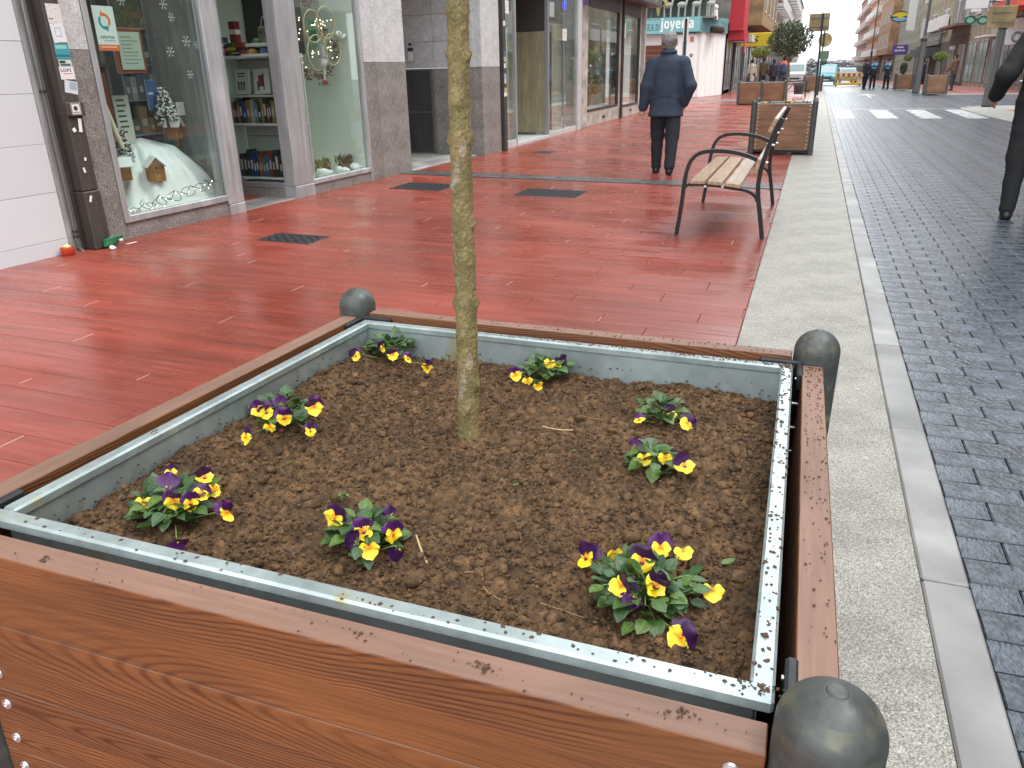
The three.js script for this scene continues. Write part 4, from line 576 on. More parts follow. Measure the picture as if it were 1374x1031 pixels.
{
  const b = FT('bookshop_building', 'granite-clad bookshop with aluminium-framed windows under a plastered facade', 'building', 0, 0, 0);
  const gr = (x0, x1, y0, y1, z0, z1, m) => P(b, 'granite_slab', uvm(bb(x0, x1, y0, y1, z0, z1, 0.004), 1, rnd(), rnd()), m), al = (n, x0, x1, y0, y1, z0, z1, m = mAlu) => P(b, n, uvm(bb(x0, x1, y0, y1, z0, z1, 0.006), 1, rnd()), m);
  gr(0.955, 1.165, -0.02, 1.488, -0.2, 0.0, mGranD[0]); gr(0.955, 1.165, 1.492, 3, -0.2, 0.0, mGranL[0]);
  gr(1.168, 2.44, -0.02, 0.128, -0.06, -0.012, mGranD[1]);
  // window frame of the snow display
  al('window_frame', 1.168, 1.222, 0.13, 2.9, -0.06, 0.012); al('window_frame', 1.222, 2.43, 0.13, 0.19, -0.06, 0.012); al('window_frame', 2.43, 2.655, 0.095, 2.9, -0.14, 0.014); al('frame_foot', 2.44, 2.66, -0.02, 0.093, -0.14, 0.016);
  P(b, 'window_pane', bb(1.224, 2.43, 0.19, 2.88, -0.026, -0.02, 0.0005), mGlass); al('window_gasket', 2.395, 2.43, 0.19, 2.88, -0.06, -0.028, mAluD);
  // entrance recess
  P(b, 'entrance_floor', uvm(bb(2.66, 3.5, -0.02, 0.004, -1.5, -0.002), 1), M(L(0.36, 0.35, 0.33), 0.5, { map: nBlot })); P(b, 'recess_side', bb(2.6, 2.655, 0, 2.9, -1.5, -0.14), mInner); P(b, 'door_frame', bb(2.66, 3.5, 0.004, 2.9, -1.56, -1.5), mAluD); P(b, 'entrance_door', bb(2.72, 3.44, 0.06, 2.4, -1.498, -1.46), mAlu);
  gr(3.5, 3.56, -0.02, 0.1, -0.83, -0.145, mGranD[1]);
  al('side_window_frame', 3.5, 3.55, 0.102, 0.165, -0.83, -0.145, mAluD); al('side_window_frame', 3.5, 3.55, 0.165, 2.9, -0.83, -0.79, mAluD); P(b, 'side_window_pane', bb(3.516, 3.522, 0.165, 2.88, -0.79, -0.14, 0.0005), mGlass); gr(3.5, 3.56, -0.02, 2.9, -1.5, -0.832, mGranD[0]);
  al('mullion', 3.5, 3.835, 0.13, 2.9, -0.143, 0.014); al('frame_foot', 3.495, 3.84, -0.02, 0.128, -0.144, 0.018);
  // second window
  gr(3.842, 5.06, -0.02, 0.105, -0.2, -0.006, mGranD[1]); al('window_frame', 3.838, 5.06, 0.107, 0.165, -0.06, 0.012); al('window_frame', 5.035, 5.095, 0.165, 2.9, -0.06, 0.012); al('frame_foot', 5.062, 5.1, -0.02, 0.163, -0.06, 0.01); P(b, 'window_pane', bb(3.838, 5.033, 0.165, 2.88, -0.026, -0.02, 0.0005), mGlass);
  // pillar towards the doorway
  gr(5.102, 5.37, -0.02, 1.4, -0.2, 0.0, mGranD[0]); gr(5.374, 6.12, -0.02, 1.4, -1.6, 0.002, mGranD[1]); gr(5.102, 5.37, 1.405, 3, -0.2, 0, mGranL[0]); gr(5.374, 6.12, 1.405, 3, -1.6, 0.002, mGranL[1]);
  // doorway recess: marble floor, far side wall
  P(b, 'doorway_floor', uvm(bb(6.122, 8.26, -0.02, 0.012, -2.4, 0.004), 1), M(L(0.62, 0.62, 0.6), 0.35, { map: nBlot })); P(b, 'doorway_back', bb(6.1, 8.3, 0, 3, -2.5, -2.4), M(L(0.3, 0.24, 0.19), 0.6, { map: nStreak }));
  for (const [d0, d1] of [[-0.002, -0.44], [-0.444, -0.7], [-0.704, -2.4]]) { gr(8.26, 8.6, 0.012, 1.335, d1, d0, mGranD[0]); gr(8.26, 8.6, 1.339, 1.73, d1, d0, mGranL[0]); gr(8.26, 8.6, 1.734, 2.12, d1, d0, mGranL[1]); gr(8.26, 8.6, 2.124, 3, d1, d0, mGranL[0]); }
  const md = P(b, 'metal_hatch', bb(8.235, 8.262, 0.04, 1.3, -1.26, -0.74, 0.005), M(L(0.075, 0.075, 0.07), 0.45, { metalness: 0.4, map: nStreak })); P(md, 'hatch_frame', mg([bb(8.228, 8.24, 0.02, 1.33, -0.76, -0.72), bb(8.228, 8.24, 1.3, 1.33, -1.28, -0.76), bb(8.228, 8.24, 0.66, 0.68, -1.26, -0.76)]), M(L(0.12, 0.12, 0.11), 0.4, { metalness: 0.5 }));
  // pilaster past the doorway
  gr(8.27, 8.98, -0.02, 1.335, -0.02, 0.14, mGranD[1]); gr(8.27, 8.98, 1.339, 3, -0.02, 0.14, mGranL[1]);
  // display boxes
  P(b, 'display_floor', bb(1.2, 2.59, 0.02, 0.155, -1.0, -0.062), mWhiteP); P(b, 'display_back', uvm(bb(1.0, 2.59, 0, 2.9, -1.06, -1.0), 1), M(L(0.24, 0.25, 0.22), 0.8, { map: nStreak })); P(b, 'display_side', bb(1.0, 1.14, 0, 2.9, -1.0, -0.2), mInner);
  for (let k = 0; k < 9; k++) P(b, 'back_panel', uvm(bb(1.2 + k * 0.155, 1.348 + k * 0.155, 0.12, 2.9, -0.998, -0.985, 0.003), 1, rnd()), [mInner, M(L(0.2, 0.21, 0.18), 0.8, { map: nStreak }), M(L(0.27, 0.29, 0.26), 0.8, { map: nStreak })][k % 3]);
  P(b, 'display_floor', bb(3.57, 5.03, 0.02, 0.13, -1.0, -0.06), mWhiteP); P(b, 'display_back', bb(3.57, 5.2, 0.13, 2.9, -1.06, -1.0), M(L(0.66, 0.74, 0.67), 0.8)); P(b, 'display_side', bb(5.04, 5.1, 0.13, 2.9, -1.0, -0.06), M(L(0.66, 0.74, 0.67), 0.8)); P(b, 'display_ceiling', bb(1.0, 5.2, 2.9, 2.96, -1.06, -0.06), mWhiteP);
  P(b, 'fascia', uvm(bb(0.72, 9.0, 2.96, 3.5, -0.3, 0.05), 1), mPlaster);
  // storeys above the shops
  P(b, 'upper_wall', uvm(bb(-7, 9.0, 3.5, 16, -9, -0.02), 3), M(L(0.46, 0.4, 0.33), 0.85, { map: nBlot }));
  for (let k = 0; k < 6; k++) for (let j = 0; j < 4; j++) { const wdw = P(b, 'window', bb(-5.4 + k * 2.4, -4.2 + k * 2.4, 4.4 + j * 3, 6 + j * 3, -0.06, 0.0), M(L(0.06, 0.07, 0.08), 0.12)); P(wdw, 'frame', mg([bb(-5.45 + k * 2.4, -4.15 + k * 2.4, 4.3 + j * 3, 4.39 + j * 3, -0.02, 0.08), bb(-4.84 + k * 2.4, -4.76 + k * 2.4, 4.4 + j * 3, 6 + j * 3, 0.0, 0.03)]), mWhiteP); }
}
{ // intercom
  const i = FT('intercom', 'brushed metal intercom panel with black screen on the doorway wall', 'intercom', 8.255, 1.6, -1.1, -Math.PI / 2); P(i, 'plate', bb(-0.075, 0.075, -0.17, 0.17, -0.02, 0.02, 0.004), mAlu); P(i, 'camera_window', bb(-0.03, 0.03, 0.08, 0.12, 0.018, 0.024), mDark); P(i, 'screen', bb(-0.05, 0.05, 0.0, 0.05, 0.018, 0.024), mDark); P(i, 'button_plate', bb(-0.045, 0.045, -0.14, -0.02, 0.018, 0.024), mWhiteP);
}
// ---------- things in the shop windows ----------
const card = (name, label, cat, s, h, d, w, hh, draw, o = {}) => { const t = FT(name, label, cat, s, h, d, o.ry || 0, o.group); t.rotation.order = 'YXZ'; t.rotation.z = o.rz || 0; t.rotation.x = o.rx || 0; P(t, 'sheet', bb(-w / 2, w / 2, -hh / 2, hh / 2, -(o.th || 0.003), -0.0005, 0.0004), o.back || mWhiteP); P(t, 'print', plane(w - 0.002, hh - 0.002), M(L(0.9, 0.9, 0.9), 0.6, { map: cvs(128, Math.round(128 * hh / w), draw) }), [0, 0, 0]); return t; };
card('courier_poster', 'pale poster with orange and teal circling arrows on the shop glass', 'poster', 1.395, 1.655, -0.03, 0.205, 0.33, (g, w, h) => {
  g.fillStyle = '#dbe9e6'; g.fillRect(0, 0, w, h); g.lineWidth = 13; g.strokeStyle = '#e2733a'; g.beginPath(); g.arc(62, 68, 30, -1.9, 0.7); g.stroke(); g.strokeStyle = '#1f93a2'; g.beginPath(); g.arc(62, 72, 30, 1.2, 3.9); g.stroke();
  g.fillStyle = '#e2733a'; g.beginPath(); g.moveTo(40, 44); g.lineTo(50, 18); g.lineTo(66, 48); g.fill(); g.fillStyle = '#1f93a2'; g.beginPath(); g.moveTo(84, 92); g.lineTo(74, 120); g.lineTo(56, 92); g.fill();
  g.fillStyle = '#26464e'; g.font = 'bold 21px sans-serif'; g.fillText('.celeritas', 14, 150); g.fillStyle = '#7f9a9c'; g.fillRect(40, 158, 70, 4); g.fillStyle = '#e2733a'; g.fillRect(0, 178, w, h - 178); g.fillStyle = '#f3c8ad'; g.fillRect(14, 186, 96, 6);
});
const txt = (bg, fg) => (g, w, h) => { g.fillStyle = bg; g.fillRect(0, 0, w, h); g.fillStyle = fg; for (let y = h * 0.12; y < h * 0.9; y += h * 0.1) g.fillRect(w * 0.15, y, w * (0.4 + 0.35 * hsh(Math.round(y), 3, 7)), Math.max(2, h * 0.03)); };
card('notice', 'grey-green printed notice hanging on an orange board in the shop window', 'notice', 1.8, 1.5, -0.24, 0.24, 0.3, txt('#a9bdaf', '#6f8679'));
card('notice_board', 'orange-brown board behind the grey-green notice', 'board', 1.79, 1.5, -0.25, 0.33, 0.36, (g, w, h) => { g.fillStyle = '#7a4126'; g.fillRect(0, 0, w, h); });
card('framed_picture', 'dark framed picture above the grey-green notice', 'picture', 1.83, 1.83, -0.25, 0.32, 0.3, (g, w, h) => { g.fillStyle = '#2c3a30'; g.fillRect(0, 0, w, h); for (let k = 0; k < 60; k++) { g.fillStyle = ['#4c4a2a', '#2f4a3a', '#5a4630'][k % 3]; g.fillRect(hsh(k, 1, 3) * w, hsh(k, 2, 3) * h, 16, 16); } });
card('price_list', 'tall white handwritten list standing left of the snow mound', 'notice', 1.78, 0.93, -0.45, 0.17, 0.42, (g, w, h) => { g.fillStyle = '#b9c9bf'; g.fillRect(0, 0, w, h); g.fillStyle = '#39463f'; for (let k = 0; k < 7; k++) g.fillRect(20, 24 + k * 34, 50 + 40 * hsh(k, 2, 5), 12); });
card('book', 'blue book with a yellow disc at the edge of the snow display', 'book', 1.42, 1.2, -0.28, 0.14, 0.3, (g, w, h) => { g.fillStyle = '#27568f'; g.fillRect(0, 0, w, h); g.fillStyle = '#c9b93a'; g.beginPath(); g.arc(30, 90, 34, 0, 7); g.fill(); g.fillStyle = '#6fa3d6'; for (let k = 0; k < 14; k++) g.fillRect(hsh(k, 1, 2) * w, hsh(k, 2, 2) * h, 8, 8); }, { ry: 0.6 });
card('book', 'small blue card behind the snowy tree', 'book', 2.12, 1.13, -0.42, 0.13, 0.26, (g, w, h) => { g.fillStyle = '#3c608c'; g.fillRect(0, 0, w, h); g.fillStyle = '#b9cbe0'; g.fillRect(20, h * 0.4, 60, 20); });
one('wooden_pole', bar(atA(1.6, 0.7, -0.34), atA(1.52, 1.5, -0.5), 0.022, 6), M(L(0.6, 0.57, 0.42), 0.7), 'pale leaning pole between the notice and the birdhouses', 'pole');
card('price_card', 'small white card beside the snowy tree on the mound', 'card', 2.37, 1.0, -0.35, 0.1, 0.12, (g, w, h) => { g.fillStyle = '#d5e0dc'; g.fillRect(0, 0, w, h); g.fillStyle = '#9fb0ab'; g.fillRect(40, 50, 40, 8); });
{
  const mCl = M(L(0.78, 0.83, 0.84), 0.95, { bumpMap: bFine, bumpScale: 0.003 });
  const N = 70, g = new THREE.PlaneGeometry(1.34, 0.86, N, 44).rotateX(-Math.PI / 2), p = g.attributes.position;
  for (let i = 0; i < p.count; i++) {
    const x = p.getX(i), z = p.getZ(i), ang = Math.atan2(z + 0.12, x - 0.08), cx = (x - 0.17) / (x > 0.17 ? 0.52 : 0.6), cz = (z + 0.12) / 0.5, r = Math.sqrt(cx * cx + cz * cz);
    let y = 0.8 * Math.pow(clamp(1 - r * (0.9 + 0.06 * Math.sin(ang * 9) + 0.05 * Math.sin(ang * 17 + 1))), 0.8); y = y > 0.5 ? 0.5 + (y - 0.5) * 0.3 : y; if (r > 0.6) y += 0.05 * fb(x * 6 + 9, z * 6 + 9, 3, 601) * sst(0.6, 1, r) + 0.02 * Math.sin(ang * 7 + r * 4);
    y += 0.04; y += 0.2 * sst(-0.3, -0.62, x) * sst(0.42, 0.0, z); y = lerp(y, 0.036, sst(0.27, 0.42, z)); p.setY(i, y + 0.006 * fb(x * 20 + 9, z * 20 + 9, 3, 605));
  }
  g.computeVertexNormals(); const c = FT('snow_cloth', 'white cloth draped into a snowy mound in the shop window', 'cloth', 1.9, 0.125, -0.5); P(c, 'cloth', uvm(g, 0.5), mCl);
  const mW = M(L(0.5, 0.27, 0.1), 0.7, { map: tSlat }), mRoof = M(L(0.8, 0.84, 0.84), 0.8);
  const house = (s, h, d, ry, k, label, post = 0) => { const o = FT('birdhouse', label, 'birdhouse', s, h, d, ry, 'toy birdhouses in the snow display'); o.scale.setScalar(k); P(o, 'wall', uvm(prism([[-0.07, 0], [0.07, 0], [0.07, 0.13], [0, 0.2], [-0.07, 0.13]], 0.12).translate(0, 0, -0.06), 0.3), mW); for (const q of [-1, 1]) P(o, 'roof', tr(cbox(0.125, 0.01, 0.17, 0.002).rotateZ(-q * 0.785), q * 0.045, 0.172, 0), mRoof); P(o, 'entrance_hole', cyl(0.012, 0.012, 0.004, 12).rotateX(Math.PI / 2).translate(0, 0.12, 0.061), mDark); P(o, 'door', bb(-0.022, 0.022, 0, 0.06, 0.06, 0.063), M(L(0.4, 0.2, 0.07), 0.7)); if (post) P(o, 'post', bb(-0.014, 0.014, -post, 0, -0.014, 0.014), mW); for (const q of [-0.035, 0, 0.035]) P(o, 'board_joint', bb(q - 0.001, q + 0.001, 0.06, 0.13, 0.06, 0.0615), mDark); };
  house(1.8, 0.4, -0.22, -0.5, 1.0, 'wooden birdhouse with snowy roof in front of the mound'); house(1.53, 0.44, -0.3, 0.9, 0.9, 'wooden birdhouse with white roof raised on the cloth bank'); house(1.38, 0.66, -0.35, -0.3, 1.0, 'yellow-sided birdhouse tucked behind the window frame', 0.5); house(2.35, 0.72, -0.45, 0.4, 0.9, 'small birdhouse on a post above the mound', 0.45);
  const mSn = M(L(0.7, 0.73, 0.72), 0.9), mPin = M(L(0.05, 0.06, 0.05), 0.9);
  const pine = (s, h, d, k, label) => { const o = FT('snowy_tree', label, 'tree', s, h, d, 0, 'artificial snowy trees'); o.scale.setScalar(k); P(o, 'trunk', cyl(0.012, 0.014, 0.34, 8).translate(0, 0.1, 0), mPin); const A = [], B = []; for (let i = 0; i < 420; i++) { const t = Math.pow(rnd(), 0.8), a = i * 2.4, r = lerp(0.1, 0.03, t) * rr(0.75, 1.1), y = 0.02 + t * 0.3; const c2 = crumb(crumbBase[i % 4], 0.017, Math.cos(a) * r, y, Math.sin(a) * r); (i % 5 < 3 ? A : B).push(c2); } P(o, 'needles', mg(B), mPin); P(o, 'snow', mg(A), mSn); };
  pine(2.18, 0.87, -0.35, 1.0, 'snow-flocked little tree on top of the white mound'); pine(1.66, 0.56, -0.42, 0.95, 'snow-flocked little tree beside the white-roofed birdhouse');
  { const cab = FT('red_cabinet', 'dark red cabinet at the back of the snow display', 'cabinet', 1.86, 0.13, -0.93); P(cab, 'carcass', bb(-0.2, 0.2, 0, 1.25, -0.05, 0.06), M(L(0.2, 0.07, 0.055), 0.6, { map: nStreak })); P(cab, 'door', bb(-0.17, 0.17, 0.4, 1.2, 0.06, 0.07), M(L(0.23, 0.08, 0.06), 0.5)); P(cab, 'shelf_top', bb(-0.23, 0.23, 1.25, 1.28, -0.05, 0.09), M(L(0.1, 0.07, 0.06), 0.6)); }
  { const rk = FT('stock_rack', 'dark rack of boxed goods behind the snow mound', 'rack', 2.38, 0.13, -0.9); for (const x of [-0.2, 0.19]) P(rk, 'upright', bb(x, x + 0.02, 0, 2.2, -0.06, 0.08), mAluD); for (let j = 0; j < 6; j++) P(rk, 'rack_shelf', bb(-0.18, 0.19, 0.3 + j * 0.32, 0.315 + j * 0.32, -0.06, 0.08), j === 1 ? M(L(0.16, 0.4, 0.6), 0.5) : mAluD);
    for (let j = 0; j < 6; j++) { let x = 2.21, k = 0; while (x < 2.53) { const w = rr(0.05, 0.1), hh = rr(0.14, 0.26), c = [[0.2, 0.12, 0.08], [0.12, 0.16, 0.22], [0.35, 0.33, 0.3], [0.1, 0.14, 0.11], [0.3, 0.2, 0.12]][Math.floor(rnd() * 5)]; const o = FT('boxed_goods', ['brown', 'blue-grey', 'pale', 'dark green', 'tan'][[0.2, 0.12, 0.35, 0.1, 0.3].indexOf(c[0])] + ' boxed goods on the rack behind the snow mound', 'box', x + w / 2, 0.446 + j * 0.32, -0.86, 0, 'boxed goods in the snow display'); P(o, 'box', bb(-w / 2, w / 2, 0, hh, -0.05, 0.03, 0.002), M(L(...c), 0.6)); P(o, 'box_label', bb(-w * 0.3, w * 0.3, hh * 0.3, hh * 0.55, 0.03, 0.0315, 0.0003), M(L(0.5, 0.5, 0.47), 0.7)); x += w + 0.01; k++; } } }
  // string of lights
  const li = FT('string_lights', 'string of tiny warm lights looped along the front of the snow display', 'lights', 0, 0, 0), pts = []; for (let k = 0; k <= 60; k++) { const t = k / 60; pts.push(V(1.27 + t * 1.12 + 0.035 * Math.sin(k * 1.9), 0.2 + 0.12 * t + 0.035 * Math.sin(k * 1.3) + 0.02 * Math.sin(k * 0.7), -0.1 + 0.03 * Math.cos(k * 1.9))); }
  P(li, 'wire', tube(pts, 0.0032, 240, 5), M(L(0.04, 0.06, 0.045), 0.6)); const mBulb = M(L(1, 0.9, 0.7), 0.5, { emissive: L(1, 0.85, 0.6), emissiveIntensity: 1.6 }); for (let k = 2; k < 60; k += 3) P(li, 'bulb', new THREE.SphereGeometry(0.006, 6, 5), mBulb, [pts[k].x, pts[k].y - 0.008, pts[k].z + 0.004]);
  for (const [s, h, r] of [[2.05, 1.87, 0.045], [2.12, 1.77, 0.038], [2.25, 1.58, 0.05], [2.37, 1.55, 0.035], [2.04, 1.49, 0.045], [1.6, 1.87, 0.04], [2.23, 1.3, 0.04]]) { const f = FT('snowflake', 'pale paper snowflake stuck inside the snow display window', 'snowflake', s, h, -0.032, 0, 'snowflakes on the shop glass'), L3 = []; for (let a = 0; a < 6; a++) { const c2 = Math.cos(a * Math.PI / 3), s2 = Math.sin(a * Math.PI / 3); L3.push(bar([0, 0, 0], [c2 * r, s2 * r, 0], r * 0.055, 4)); for (const q of [-0.5, 0.5]) L3.push(bar([c2 * r * 0.6, s2 * r * 0.6, 0], [c2 * r * 0.6 + Math.cos(a * Math.PI / 3 + q) * r * 0.36, s2 * r * 0.6 + Math.sin(a * Math.PI / 3 + q) * r * 0.36, 0], r * 0.05, 4)); } P(f, 'arms', mg(L3).scale(1, 1, 0.2), M(L(0.5, 0.57, 0.58), 0.8)); }
}
{ // bookshelves behind the side window
  const sh = FT('bookshelf', 'white bookshelf with three boards behind the shop entrance window', 'shelf', 3.95, 0, -0.5);
  P(sh, 'back_panel', bb(0.02, 0.05, 0.13, 1.5, -0.48, 0.42), M(L(0.5, 0.53, 0.49), 0.7)); for (const y of [0.95, 1.3, 0.62, 1.44]) P(sh, 'groove', bb(0.012, 0.022, y, y + 0.012, -0.47, 0.41), mAluD); for (const y of [0.19, 0.78, 1.48]) P(sh, 'shelf_board', bb(-0.24, 0.02, y - 0.025, y, -0.48, 0.42), M(L(0.72, 0.72, 0.69), 0.5));
  const cols = ['#3a4a44', '#3d3f3d', '#2c4a8a', '#2f5fa8', '#33589a', '#b36a2c', '#c97a35', '#3d7f9a', '#58a0b5', '#a84a3c', '#2b3430', '#d0cfc6', '#c4a23a', '#22364e', '#8a2f3f'];
  const book = (d, h0, w, hh, dep, c, label, grp, s = 3.74) => { const o = FT('book', label, 'book', s, h0, d, -Math.PI / 2, grp); P(o, 'cover', bb(-w / 2, w / 2, 0, hh, -dep, 0, 0.002), M(S(c), 0.5, { map: nBlot })); P(o, 'spine_title', bb(-w * 0.3, w * 0.3, hh * 0.3, hh * (0.5 + 0.3 * rnd()), 0, 0.0012, 0.0003), M(S(cols[Math.floor(rnd() * cols.length)]).lerp(S('#ffffff'), 0.4), 0.6)); return o; };
  const hue = (c) => { const q = {}; S(c).getHSL(q); return q.s < 0.16 ? (q.l > 0.45 ? 'pale' : 'dark grey') : q.l < 0.12 ? 'dark' : q.h < 0.04 || q.h > 0.93 ? 'red' : q.h < 0.1 ? 'orange' : q.h < 0.18 ? 'yellow' : q.h < 0.48 ? 'dark green' : q.h < 0.56 ? 'light blue' : 'blue'; };
  const row = (h0, hmin, hmax, label, grp, set) => { let d = -0.93; let k = 0; while (d < -0.14) { const w = rr(0.022, 0.055), hh = rr(hmin, hmax); book(d + w / 2, h0, w, hh, 0.15, set[k % set.length], hue(set[k % set.length]) + ' ' + label, grp); d += w + 0.004; k++; } };
  row(0.19, 0.2, 0.3, 'upright book on the bottom shelf behind the entrance window', 'books on the bottom shelf', ['#33413c', '#2f3f3a', '#3a4a44', '#2a4a92', '#335faa', '#2a4a92', '#c0783a', '#a85f2c', '#4a90b0', '#3d86a6', '#b5473c']);
  row(0.78, 0.2, 0.27, 'upright book on the middle shelf behind the entrance window', 'books on the middle shelf', ['#a84a3c', '#2b3430', '#c4a23a', '#22364e', '#2f5fa8', '#c8862f', '#d0cfc6', '#8fa7b0', '#3a4a44', '#c9b24a', '#2b3430']);
  const face = (d, c, draw, label, rz) => { const o = FT('display_book', label, 'book', 3.79, 1.09, d, -Math.PI / 2); o.rotation.order = 'YXZ'; o.rotation.z = rz; o.rotation.x = -0.12; P(o, 'cover', bb(-0.1, 0.1, 0, 0.26, -0.03, 0, 0.002), mWhiteP); P(o, 'print', plane(0.196, 0.256), M(L(0.9, 0.9, 0.9), 0.5, { map: cvs(96, 128, draw) }), [0, 0.13, 0.0015]); };
  face(-0.8, 0, (g) => { g.fillStyle = '#c9cdbd'; g.fillRect(0, 0, 96, 128); g.fillStyle = '#222'; for (let k = 0; k < 3; k++) { g.fillRect(22 + k * 18, 74, 10, 34); g.beginPath(); g.arc(27 + k * 18, 70, 7, 0, 7); g.fill(); } g.font = 'bold 12px sans-serif'; g.fillRect(20, 18, 54, 6); g.fillRect(26, 32, 44, 6); }, 'cream book with small black figures on its cover', 0.0);
  face(-0.52, 0, (g) => { g.fillStyle = '#d9d4cc'; g.fillRect(0, 0, 96, 128); g.fillStyle = '#8a3a44'; g.fillRect(30, 30, 30, 60); g.fillStyle = '#4a5a4a'; g.fillRect(20, 60, 14, 50); g.fillStyle = '#222'; g.fillRect(60, 20, 8, 90); }, 'white book with red patterned cover', 0.06);
  face(-0.29, 0, (g) => { g.fillStyle = '#8d8680'; g.fillRect(0, 0, 96, 128); g.fillStyle = '#c2a79b'; g.beginPath(); g.ellipse(52, 76, 26, 40, 0, 0, 7); g.fill(); g.fillStyle = '#4a4442'; g.fillRect(34, 66, 12, 5); g.fillRect(58, 66, 12, 5); g.fillRect(20, 12, 56, 7); }, 'grey book with a face on its cover', 0.04);
  P(FT('book_ledge', 'narrow white ledge holding the three front-facing books', 'shelf', 3.78, 1.075, -0.5), 'ledge', bb(-0.04, 0.16, -0.015, 0.0, -0.44, 0.38), mWhiteP);
  // boxed toys and shoes on the top board
  const shoeC = ['#556b4a', '#8a8f3c', '#2b3c78', '#c28a3a', '#5a78b0', '#33508a'];
  for (let k = 0; k < 6; k++) { const d = -0.5 + (k % 3) * 0.15, y = k < 3 ? 1.6 : 1.49, o = FT('toy_shoe', ['moss green', 'olive', 'navy', 'ochre', 'pale blue', 'dark blue'][k] + ' toy shoe in a white tray on the top shelf', 'shoe', 3.76 + (k < 3 ? 0.04 : -0.05), y, d, 0.0, 'toy shoes on the top shelf'); P(o, 'upper', new THREE.SphereGeometry(0.045, 12, 8).scale(1.5, 0.75, 0.8).translate(-0.01, 0.03, 0), M(S(shoeC[k]), 0.5)); P(o, 'sole', bb(-0.08, 0.06, -0.004, 0.01, -0.04, 0.04, 0.004), mWhiteP); }
  for (const [y, s] of [[1.585, 3.8], [1.48, 3.71]]) { const o = FT('shoe_tray', y > 1.5 ? 'upper white tray holding toy shoes on the top shelf' : 'lower white tray holding toy shoes on the top shelf', 'tray', s, y, -0.35); P(o, 'tray', bb(-0.1, 0.1, -0.012, 0.0, -0.24, 0.22), mWhiteP); P(o, 'lip', bb(-0.105, -0.1, -0.012, 0.02, -0.24, 0.22), mWhiteP); }
  const tins = [['#3f6f98', -0.93, 1.52, 0.16], ['#b23a4a', -0.83, 1.62, 0.22], ['#8a2b50', -0.9, 1.49, 0.12], ['#5a8f3a', -0.8, 1.49, 0.13], ['#c24a30', -0.68, 1.49, 0.13], ['#2a2a30', -0.74, 1.49, 0.05]];
  tins.forEach(([c, d, y, hh], k) => { const o = FT('gift_box', ['blue', 'red and pink tall', 'dark pink', 'green and pink', 'orange-red', 'low black'][k] + ' printed gift box on the top shelf', 'box', 3.74 + (k === 1 ? 0.1 : 0), y, d); P(o, 'box', bb(-0.04, 0.04, 0, hh, -0.045, 0.045, 0.003), M(S(c), 0.5, { map: nBlot })); P(o, 'printed_band', bb(-0.0415, 0.0415, hh * 0.4, hh * 0.62, -0.0465, 0.0465, 0.001), M(S(['#9fc0d8', '#e0d8d0', '#d06a90', '#c8b040', '#2a2a2a', '#cfcfcf'][k]), 0.5)); });
  { const o = FT('tote_bag', 'beige cloth bag hanging above the shoe trays', 'bag', 3.86, 1.66, -0.44, -Math.PI / 2); P(o, 'bag', cbox(0.17, 0.24, 0.05, 0.02), M(L(0.36, 0.34, 0.27), 0.9, { map: nBlot })); P(o, 'handle', tube([[-0.04, 0.12, 0], [0, 0.22, 0], [0.04, 0.12, 0]], 0.006, 10, 6), M(L(0.36, 0.34, 0.27), 0.9)); for (const y of [0.06, -0.06]) P(o, 'eyelet', cyl(0.014, 0.014, 0.004, 10).rotateX(Math.PI / 2).translate(-0.03, y, 0.027), mDark); }
  P(FT('dark_stock', 'dark shelving of stock above the gift boxes', 'shelf', 4.2, 1.5, -0.55), 'cabinet', bb(0, 0.1, 0, 1.38, -0.43, 0.3), M(L(0.05, 0.055, 0.05), 0.8, { map: nBlot }));
}
